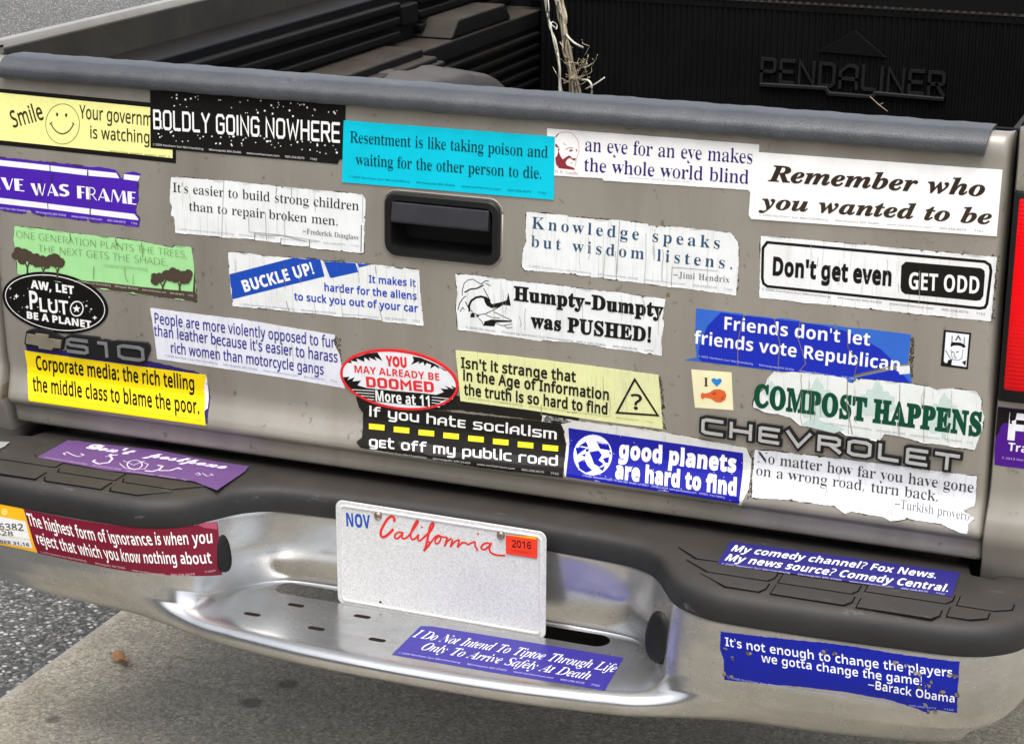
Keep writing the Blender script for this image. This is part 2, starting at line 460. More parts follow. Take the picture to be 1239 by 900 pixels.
# ---- bumper rails, right half; mirrored for the left -----------------------
# station: D(x,y) pad/chrome boundary ; F mid face dy ; G ; H ; I ; J as (dx, y, z)
ST = [
 # Dx     Dy      Fy      Fz     Gy      Gz     Hy      Hz     Iy      Iz     Jy      Jz
 (0.00, -0.048, -0.042, 0.445, -0.031, 0.3885, -0.208, 0.3865, -0.236, 0.3720, -0.198, 0.3490),
 (0.08, -0.049, -0.042, 0.445, -0.031, 0.3885, -0.206, 0.3865, -0.234, 0.3720, -0.198, 0.3490),
 (0.16, -0.054, -0.044, 0.445, -0.031, 0.3885, -0.201, 0.3865, -0.229, 0.3720, -0.195, 0.3490),
 (0.24, -0.060, -0.056, 0.445, -0.033, 0.3885, -0.193, 0.3865, -0.219, 0.3720, -0.188, 0.3490),
 (0.275,-0.068, -0.080, 0.445, -0.045, 0.3890, -0.188, 0.3865, -0.212, 0.3720, -0.184, 0.3490),
 (0.305,-0.090, -0.110, 0.445, -0.085, 0.3920, -0.184, 0.3870, -0.207, 0.3725, -0.179, 0.3490),
 (0.330,-0.128, -0.140, 0.447, -0.140, 0.4000, -0.180, 0.3890, -0.201, 0.3735, -0.172, 0.3490),
 (0.355,-0.163, -0.166, 0.450, -0.170, 0.4120, -0.180, 0.3930, -0.195, 0.3750, -0.164, 0.3490),
 (0.400,-0.186, -0.187, 0.455, -0.186, 0.4250, -0.186, 0.4000, -0.184, 0.3770, -0.152, 0.3495),
 (0.450,-0.191, -0.192, 0.455, -0.190, 0.4250, -0.184, 0.4000, -0.172, 0.3770, -0.142, 0.3500),
 (0.550,-0.189, -0.191, 0.455, -0.188, 0.4250, -0.180, 0.4000, -0.165, 0.3770, -0.132, 0.3500),
 (0.650,-0.183, -0.186, 0.455, -0.182, 0.4250, -0.172, 0.4000, -0.154, 0.3770, -0.112, 0.3500),
 (0.710,-0.177, -0.178, 0.455, -0.173, 0.4250, -0.160, 0.4000, -0.137, 0.3790, -0.094, 0.3530),
 (0.750,-0.161, -0.161, 0.455, -0.156, 0.4260, -0.142, 0.4020, -0.120, 0.3830, -0.080, 0.3600),
 (0.782,-0.126, -0.125, 0.456, -0.120, 0.4290, -0.108, 0.4070, -0.090, 0.3900, -0.056, 0.3710),
 (0.797,-0.060, -0.060, 0.458, -0.056, 0.4340, -0.048, 0.4150, -0.036, 0.4010, -0.012, 0.3860),
 (0.802, 0.020,  0.020, 0.460,  0.023, 0.4400,  0.028, 0.4250,  0.036, 0.4140,  0.050, 0.4020),
 (0.802, 0.140,  0.140, 0.462,  0.140, 0.4460,  0.140, 0.4330,  0.140, 0.4240,  0.140, 0.4160),
]
def catmull(vals, t):
    n = len(vals); i = min(int(t), n - 2); u = t - i
    p0 = vals[max(i - 1, 0)]; p1 = vals[i]; p2 = vals[i + 1]; p3 = vals[min(i + 2, n - 1)]
    m1 = (p2 - p0) / 2; m2 = (p3 - p1) / 2
    return (2 * u**3 - 3 * u**2 + 1) * p1 + (u**3 - 2 * u**2 + u) * m1 + (-2 * u**3 + 3 * u**2) * p2 + (u**3 - u**2) * m2
def station(t):
    return [catmull([s[k] for s in ST], t) for k in range(12)]
def columns(sub=6):
    ts = [i / sub for i in range((len(ST) - 1) * sub + 1)]
    right = [station(t) for t in ts]
    nrm = []
    for i in range(len(right)):
        a = right[max(i - 1, 0)]; b = right[min(i + 1, len(right) - 1)]
        tx, ty = b[0] - a[0], b[1] - a[1]; L = math.hypot(tx, ty) or 1
        nrm.append((ty / L, -tx / L))            # outward (away from the truck)
    cols = [(-1, c, (nx, ny)) for c, (nx, ny) in list(zip(right, nrm))[:0:-1]] + [(1, c, q) for c, q in zip(right, nrm)]
    return cols
COLS = columns()
def inward(D, nrm, d): return (D[0] - nrm[0] * d, D[1] - nrm[1] * d)
V = []; F = []; rows = None
for s, c, nr in COLS:
    D = (c[0], c[1]); w = max(0.0, min(1.0, (c[0] - 0.22) / 0.16))
    # lower rails follow the outline, pulled inward by the y difference at the wrapped ends
    pts = []
    def rail(y, z):
        k = y - c[1]
        f_ = max(0.0, min(1.0, (c[0] - 0.70) / 0.05)); q = inward(D, nr, k)
        return (D[0] + (q[0] - D[0]) * f_, y + (q[1] - y) * f_, z)
    e0 = inward(D, nr, 0.010); e = inward(D, nr, 0.0015)
    pts.append((e0[0], e0[1], 0.509)); pts.append((e[0], e[1], 0.507)); pts.append((e[0], e[1], 0.501))
    Fp = rail(c[2], c[3]); Gp = rail(c[4], c[5]); Hp = rail(c[6], c[7]); Ip = rail(c[8], c[9]); Jp = rail(c[10], c[11])
    Dp = (e[0], e[1], 0.501)
    L = lambda a, b, t: tuple(a[i] + (b[i] - a[i]) * t for i in range(3))
    pts += [L(Dp, Fp, 0.35), L(Dp, Fp, 0.75), Fp, L(Fp, Gp, 0.5), L(Fp, Gp, 0.88), Gp, L(Gp, Hp, 0.08), L(Gp, Hp, 0.35), L(Gp, Hp, 0.7), L(Gp, Hp, 0.94), Hp]
    mid = L(Hp, Ip, 0.5); out = 0.006 * (1 - w) + 0.003
    bl_ = max(0.0, min(1.0, (0.775 - c[0]) / 0.075))
    pts.append((mid[0], mid[1] - out * 0.75 * bl_, mid[2] + out * 0.75 * bl_))
    pts += [Ip]
    mid = L(Ip, Jp, 0.5)
    pts.append((mid[0], mid[1] - 0.006 * bl_, mid[2] - 0.005 * bl_))
    pts += [Jp, (Jp[0] * (1 - 0.03 * (1 - bl_)), Jp[1] + 0.05 * (0.3 + 0.7 * bl_), Jp[2] + 0.004)]
    rows = len(pts)
    V += [(s * p[0], p[1], p[2]) for p in pts]
for j in range(len(COLS) - 1):
    for i in range(rows - 1):
        a = j * rows + i; F.append((a, a + 1, a + rows + 1, a + rows))
bumper = mk('bumper', V, F, M_CHROME, truck, True)
sm = bumper.modifiers.new('sub', 'SUBSURF'); sm.levels = 1; sm.render_levels = 1

# step pad
V = []; F = []
for s, c, nr in COLS:
    D = (c[0], c[1]); w = max(0.0, min(1.0, (c[0] - 0.24) / 0.14))
    zt = 0.543 + 0.002 * w
    ring = []
    rear_y = 0.055 if c[0] < 0.70 else 0.02
    inner = 0.016 + 0.012 * (1 - w)
    for d, z in ((0.010, 0.5035), (0.0005, 0.5025), (0.0, 0.506), (-0.002, 0.520), (0.001, 0.532), (0.007, 0.540), (inner, zt - 0.0006), (inner + 0.014, zt)):
        q = inward(D, nr, d); ring.append((q[0], q[1], z))
    l = ring[-1]
    if c[0] < 0.70:
        ring += [(l[0], l[1] + (0.045 - l[1]) * 0.45, zt), (l[0], l[1] + (0.045 - l[1]) * 0.9, zt - 0.001), (l[0], 0.052, zt - 0.010), (l[0], 0.085, zt - 0.018)]
    else:
        k = (c[0] - 0.70) / 0.1
        ring += [(l[0] - 0.02 * k, max(l[1], -0.02), zt), (l[0] - 0.045 * k, max(l[1], -0.02) + 0.01 * (1 - k), zt - 0.001), (l[0] - 0.05 * k, max(l[1], -0.02) + 0.012, zt - 0.012), (l[0] - 0.05 * k, max(l[1], -0.02) + 0.014, zt - 0.05)]
    rows = len(ring)
    V += [(s * p[0], p[1], p[2]) for p in ring]
for j in range(len(COLS) - 1):
    for i in range(rows - 1):
        a = j * rows + i; F.append((a, a + rows, a + rows + 1, a + 1)[::-1])
pad = mk('step_pad', V, F, M_PAD, bumper, True)
sm = pad.modifiers.new('sub', 'SUBSURF'); sm.levels = 1; sm.render_levels = 1

# raised tread blocks, three rows either side
BLOCKS = [  # front edge y, rear y, x start, x end, left slant, right slant
 [(0.408, -0.150, -0.176), (0.468, -0.150, -0.172), (0.462, -0.146, -0.150)],
]
def tread(x0, x1, yf, yr, sl, sr, s):
    base = [(x0 + sl, yf), (x1 - sr, yf), (x1, yf + 0.010), (x1 + 0.0, yr), (x0 - sl * 0.7, yr), (x0, yf + 0.010)]
    base = [(x0 + sl, yf), (x1 - sr, yf), (x1, yf + 0.012), (x1, yr), (x0 - sl, yr)]
    m = MB()
    poly = [(s * u, w) for u, w in base]
    if s < 0: poly = poly[::-1]
    m.prism(poly, lambda u, v_, d: (u, v_, d), 0.5435, 0.5464)
    o = m.build('tread_block', M_PAD, pad, bevel=0.0008)
    gx = sum(p[0] for p in poly) / len(poly); gy = sum(p[1] for p in poly) / len(poly)
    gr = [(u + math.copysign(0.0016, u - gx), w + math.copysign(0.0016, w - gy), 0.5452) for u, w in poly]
    mk('groove_shade', gr, [tuple(range(len(gr)))], M_GROOVE_SHADE, o)  # flat near-black sheet round the block paints in the groove's shade
    return o
ROWS = [(-0.171, -0.143, [(0.400, 0.468, 0.020, 0.006), (0.478, 0.576, 0.0, 0.008), (0.585, 0.683, 0.0, 0.008), (0.692, 0.738, 0.0, 0.02)]),
        (-0.121, -0.132 + 0.026, [(0.368, 0.470, 0.018, 0.006), (0.478, 0.576, 0.0, 0.006), (0.585, 0.690, 0.0, 0.006), (0.698, 0.762, 0.0, 0.02)]),
        (-0.083, -0.062, [(0.345, 0.470, 0.016, 0.006), (0.478, 0.640, 0.0, 0.006)])]
ROWS[1] = (-0.134, -0.106, ROWS[1][2]); ROWS[2] = (-0.097, -0.070, ROWS[2][2])
for s in (-1, 1):
    for yf, yr, bl in ROWS:
        for (x0, x1, sl, sr) in bl:
            off = 0.0 if x1 < 0.69 else 0.014
            tread(x0, x1, yf + off, yr + off, sl, sr, s)

# lamp housings on the side walls of the plate recess
dg = bpy.context.evaluated_depsgraph_get()
bev = BVHTree.FromObject(bumper, dg)
for s, (px, py, pz) in ((1, (0.327, -0.3, 0.447)), (-1, (-0.316, -0.3, 0.455))):
    hit, nrm, _, _ = bev.ray_cast(Vector((px, py, pz)), Vector((0, 1, 0)))
    if nrm.y > 0: nrm = -nrm
    if s > 0: nrm = Vector((-0.42, -0.9, 0.05)).normalized(); hit = hit + Vector((-0.001, -0.007, 0))
    up = Vector((0, 0, 1)); side = up.cross(nrm).normalized(); up = nrm.cross(side)
    V = []; F = []; nu, nv = 20, 6
    for k in range(nv + 1):
        ph = math.pi / 2 * k / nv; rr = math.cos(ph) ** 0.5; h = math.sin(ph) * (0.008 if s > 0 else 0.004) - 0.002
        for i in range(nu):
            a = 2 * math.pi * i / nu
            ca, sa = math.cos(a), math.sin(a)
            wdt = (0.0215 if s > 0 else 0.012) * (1.0 - 0.28 * max(0, sa))
            q = hit + side * (abs(ca) ** 0.75 * math.copysign(1, ca) * wdt * rr) + up * (abs(sa) ** 0.75 * math.copysign(1, sa) * (0.036 if s > 0 else 0.028) * rr) + nrm * h
            V.append(q)
    for k in range(nv):
        for i in range(nu):
            F.append((k * nu + i, k * nu + (i + 1) % nu, (k + 1) * nu + (i + 1) % nu, (k + 1) * nu + i))
    mk('lamp_housing', V, F, M_BLACK, bumper, True)
# small hole cover seen in the recess wall
# ---- bed sides (rear pillars + rails) --------------------------------------
def bed_side(s):
    x_in = TX1 + 0.009 if s > 0 else -TX0 + 0.006
    # outer profile of the pillar in plan is a quarter round; built as a lofted sheet down the side
    prof = [(1.112, 0.010), (1.1155, 0.002), (1.112, -0.002), (1.09, -0.002), (0.66, -0.002), (0.642, -0.004), (0.622, -0.014), (0.602, -0.020), (0.585, -0.016), (0.56, -0.006), (0.527, -0.002), (0.522, 0.006)]
    V = []; F = []
    k_ = 1.4 if s > 0 else 0.42
    plan = [(x_in, 0.055), (x_in, 0.004), (x_in + 0.002, 0.0), (x_in + 0.02, -0.001), (x_in + 0.045 * k_, 0.002), (x_in + 0.062 * k_, 0.012), (x_in + 0.072 * k_, 0.03), (x_in + 0.078 * k_, 0.08), (x_in + 0.085 * k_, 0.5), (x_in + 0.085 * k_, 1.2), (x_in + 0.085 * k_, 2.1)]
    plan_n = [(0, 0), (0, -1), (0, -1), (0, -1), (0.3, -0.95), (0.75, -0.65), (1, 0), (1, 0), (1, 0), (1, 0), (1, 0)]
    for (x, y), (nx, ny) in zip(plan, plan_n):
        for z, o in prof:
            zz = z if y < 0.2 else z
            xx = x + nx * (-o - 0.002)
            if z < 0.66 and x < x_in + 0.003: xx = x - (0.66 - z) * (0.10 if s < 0 else 0.03)
            V.append((s * xx, y + (-ny) * (o + 0.002) if ny else y, zz))
    n = len(prof)
    for j in range(len(plan) - 1):
        for i in range(n - 1):
            q = (j * n + i, j * n + i + 1, (j + 1) * n + i + 1, (j + 1) * n + i)
            F.append(q if s > 0 else q[::-1])
    o = mk('bed_side', V, F, M_PAINT, truck, True)
    o.modifiers.new('es', 'EDGE_SPLIT').split_angle = R(55)
    # top rail
    m = MB()
    e_ = 0.085 * k_
    pr = [(x_in + e_, 1.095), (x_in + e_ + 0.001, 1.110), (x_in + e_ - 0.003, 1.1175), (x_in + e_ - 0.009, 1.119), (x_in + e_ - 0.018, 1.117), (x_in + e_ - 0.022, 1.110), (x_in + e_ - 0.0225, 1.100)]
    V = []; F = []
    for y in (0.066, 0.3, 0.8, 1.4, 2.05):
        for (x, z) in pr: V.append((s * x, y, z))
    n = len(pr)
    for j in range(4):
        for i in range(n - 1):
            q = (j * n + i, (j + 1) * n + i, (j + 1) * n + i + 1, j * n + i + 1); F.append(q if s > 0 else q[::-1])
    F.append(tuple(range(n)))
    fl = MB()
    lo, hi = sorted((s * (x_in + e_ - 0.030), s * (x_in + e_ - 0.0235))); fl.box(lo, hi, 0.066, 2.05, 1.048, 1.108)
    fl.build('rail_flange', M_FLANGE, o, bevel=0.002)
    r = mk('bed_rail', V, F, M_PAINT, o, True); r.modifiers.new('es', 'EDGE_SPLIT').split_angle = R(40)
    return o
side_l = bed_side(-1); side_r = bed_side(1)

# dark jamb behind the gap between tailgate and pillar
for s, p in ((1, side_r), (-1, side_l)):
    xe = TX1 if s > 0 else -TX0
    m = MB(); m.box(xe - 0.03, xe + 0.016, 0.064, 0.075, 0.50, 1.10)
    m2 = MB(); 
    for (a, b, c_, d_, e_, f_) in m.v and [(xe - 0.03, xe + 0.016, 0.064, 0.075, 0.50, 1.10)]:
        lo, hi = sorted((s * a, s * b)); m2.box(lo, hi, c_, d_, e_, f_)
    m2.build('door_jamb', M_DARK, p)
# latch striker and metal bits in the right gap
m = MB(); m.box(0.7095, 0.7125, 0.012, 0.060, 1.055, 1.085); m.tube([(0.710, 0.03, 1.045), (0.716, 0.03, 1.045)], 0.008, 10)
m.build('striker_plate', M_STEEL, side_r, bevel=0.0008)

# tail light, set in the right pillar
def tail_light(s, parent):
    x0 = (TX1 + 0.0105)
    plan = [(x0, 0.02), (x0, -0.006), (x0 + 0.003, -0.0095), (x0 + 0.02, -0.0105), (x0 + 0.045, -0.008), (x0 + 0.066, 0.002), (x0 + 0.079, 0.022), (x0 + 0.084, 0.06)]
    def shell(name, z0, z1, off, mat, par, xa=0.0):
        V = []; F = []
        zz = [(z0, -0.004), (z0 + 0.0005, 0.0), (z0 + 0.003, 0.002), (z1 - 0.003, 0.002), (z1 - 0.0005, 0.0), (z1, -0.004)]
        for i, (x, y) in enumerate(plan):
            for z, o in zz: V.append((s * (x + xa + (off + o) * (0.6 if i > 4 else 0)), y - (off + o) * (1 if i < 6 else 0.3), z))
        n = len(zz)
        for j in range(len(plan) - 1):
            for i in range(n - 1):
                q = (j * n + i, (j + 1) * n + i, (j + 1) * n + i + 1, j * n + i + 1); F.append(q if s > 0 else q[::-1])
        return mk(name, V, F, mat, par, True)
    h = shell('tail_light', 0.776, 1.040, 0.0, M_BLACK, parent)
    t = NT('red_lens')
    rib = t.n('ShaderNodeTexWave', Vector=t.pos(), Scale=60.0, _bands_direction='Z', Distortion=0.0).outputs[0]
    t.set(Base_Color=(0.85, 0.002, 0.006, 1), Roughness=0.25, Coat_Weight=0.0, Specular_IOR_Level=0.25)
    t.bump(rib, 0.2, 0.0012)
    l = shell('red_lens', 0.792, 1.032, 0.003, t.m, h, 0.006)
    return h
tail_light(1, side_r)

# ---- bed liner --------------------------------------------------------------
liner = MB()
XL, XR, YB = -0.60, 0.60, 1.86
liner.box(XL - 0.10, XR + 0.10, 0.075, YB + 0.06, 0.585, 0.600)               # floor
for k in range(19):
    x = XL + 0.03 + k * 0.064; liner.box(x, x + 0.03, 0.08, YB - 0.01, 0.600, 0.608)
bl = liner.build('bed_liner', M_LINER, truck, bevel=0.002)
# front panel with fine vertical corrugation
def corrug(x0, x1, y, z0, z1, pitch, amp):
    V = []; F = []; n = int((x1 - x0) / pitch * 4)
    for i in range(n + 1):
        x = x0 + (x1 - x0) * i / n; d = (0, -amp, -amp, 0)[i % 4]
        V += [(x, y + d, z0), (x, y + d, z1)]
    for i in range(n): F.append((2 * i, 2 * i + 2, 2 * i + 3, 2 * i + 1))
    return V, F
V, F = corrug(XL + 0.02, XR + 0.12, YB, 0.60, 0.985, 0.0135, 0.0028)
mk('front_panel', V, F, M_LINER, bl)
md = MB(); m = MB(); m.box(XL - 0.02, XR + 0.14, YB - 0.004, YB + 0.03, 0.985, 1.000)
for k in range(78):
    x = XL + 0.06 + k * 0.0165
    md.box(x, x + 0.007, YB - 0.0075, YB - 0.0035, 1.0005, 1.0050)
m.build('front_lip', M_LINER, bl); md.build('lip_perforation', M_FLANGE, bl)
# left wall of the liner: upper wall with ridges, ledge, wheel arch, lower ribbed wall
m = MB()
m.box(-0.757, -0.668, 0.07, YB + 0.05, 0.955, 1.056)
for k, z in enumerate((0.975, 1.003, 1.031)):
    m.box(-0.670, -0.652, 0.42, 1.26, z - 0.008, z + 0.008)
    m.box(-0.670, -0.652, 1.36, YB, z - 0.008, z + 0.008)
m.box(-0.672, -0.651, 1.27, 1.345, 0.99, 1.03)
m.build('side_wall', M_LINER, bl, bevel=0.004, seg=2)
m = MB()
m.box(-0.690, -0.585, 0.07, YB + 0.05, 0.915, 0.9545)                           # ledge
m.box(-0.690, -0.578, 0.50, 1.20, 0.9, 0.962)
m.prism([(1.36, 0.955), (1.40, 0.992), (1.66, 0.992), (1.70, 0.955)], lambda u, v_, d: (d, u, v_), -0.690, -0.586)
m.box(-0.640, -0.548, 0.07, 1.24, 0.86, 0.934); m.box(-0.640, -0.556, 0.07, 1.22, 0.93, 0.945)
m.build('side_ledge', M_LEDGE, bl, bevel=0.006, seg=2)
m = MB()
m.box(-0.690, -0.592, 0.07, YB + 0.05, 0.60, 0.915)
for k in range(11):
    z = 0.640 + k * 0.0255
    m.box(-0.594, -0.577, 1.24, YB - 0.004, z, z + 0.013)
m.build('lower_wall', M_LINER, bl, bevel=0.004, seg=2)
# wheel arch: lengthwise dome with ribs
V = []; F = []; NY, NA = 36, 12
for j in range(NY + 1):
    t = j / NY; y = 0.30 + t * 1.26
    h = 0.345 * (1 - abs(2 * t - 1) ** 3.0) ** 0.5
    rib = 0.004 if (j // 2) % 2 == 0 else 0.0
    for i in range(NA + 1):
        a = i / NA
        if a < 0.62: xx = -0.60 + 0.125 * a / 0.62; zz = h - 0.012 * (a / 0.62)
        else:
            w = (a - 0.62) / 0.38; xx = -0.475 + 0.03 * math.sin(w * math.pi / 2); zz = (h - 0.012) * (math.cos(w * math.pi / 2) if w < 1 else 0)
        V.append((xx, y, 0.60 + zz + rib))
for j in range(NY):
    for i in range(NA):
        a = j * (NA + 1) + i; F.append((a, a + 1, a + NA + 2, a + NA + 1))
mk('wheel_arch', V, F, M_ARCH, bl, True)
# right liner wall (mostly hidden)
m = MB(); m.box(0.668, 0.690, 0.075, YB + 0.05, 0.60, 1.05); m.box(0.668, 0.805, 0.075, YB + 0.05, 1.05, 1.062); m.build('side_wall', M_LINER, bl)
m = MB(); m.box(-0.62, 0.62, 0.16, 2.3, 0.44, 0.58); m.box(-0.45, -0.36, 0.10, 2.3, 0.36, 0.46); m.box(0.36, 0.45, 0.10, 2.3, 0.36, 0.46); m.box(-0.45, 0.45, 0.06, 0.16, 0.40, 0.50); m.box(0.02, 0.40, 0.03, 0.13, 0.30, 0.36)  # last box is an added bar that blackens the view through the slot
m.build('chassis', M_DARK, truck)
# cab back panel beyond the bed
m = MB(); m.box(-0.80, 0.80, 1.96, 2.02, 0.55, 1.22); m.box(-0.80, 0.80, 1.90, 1.958, 0.55, 0.97)
m.build('cab_panel', M_DARK, truck)

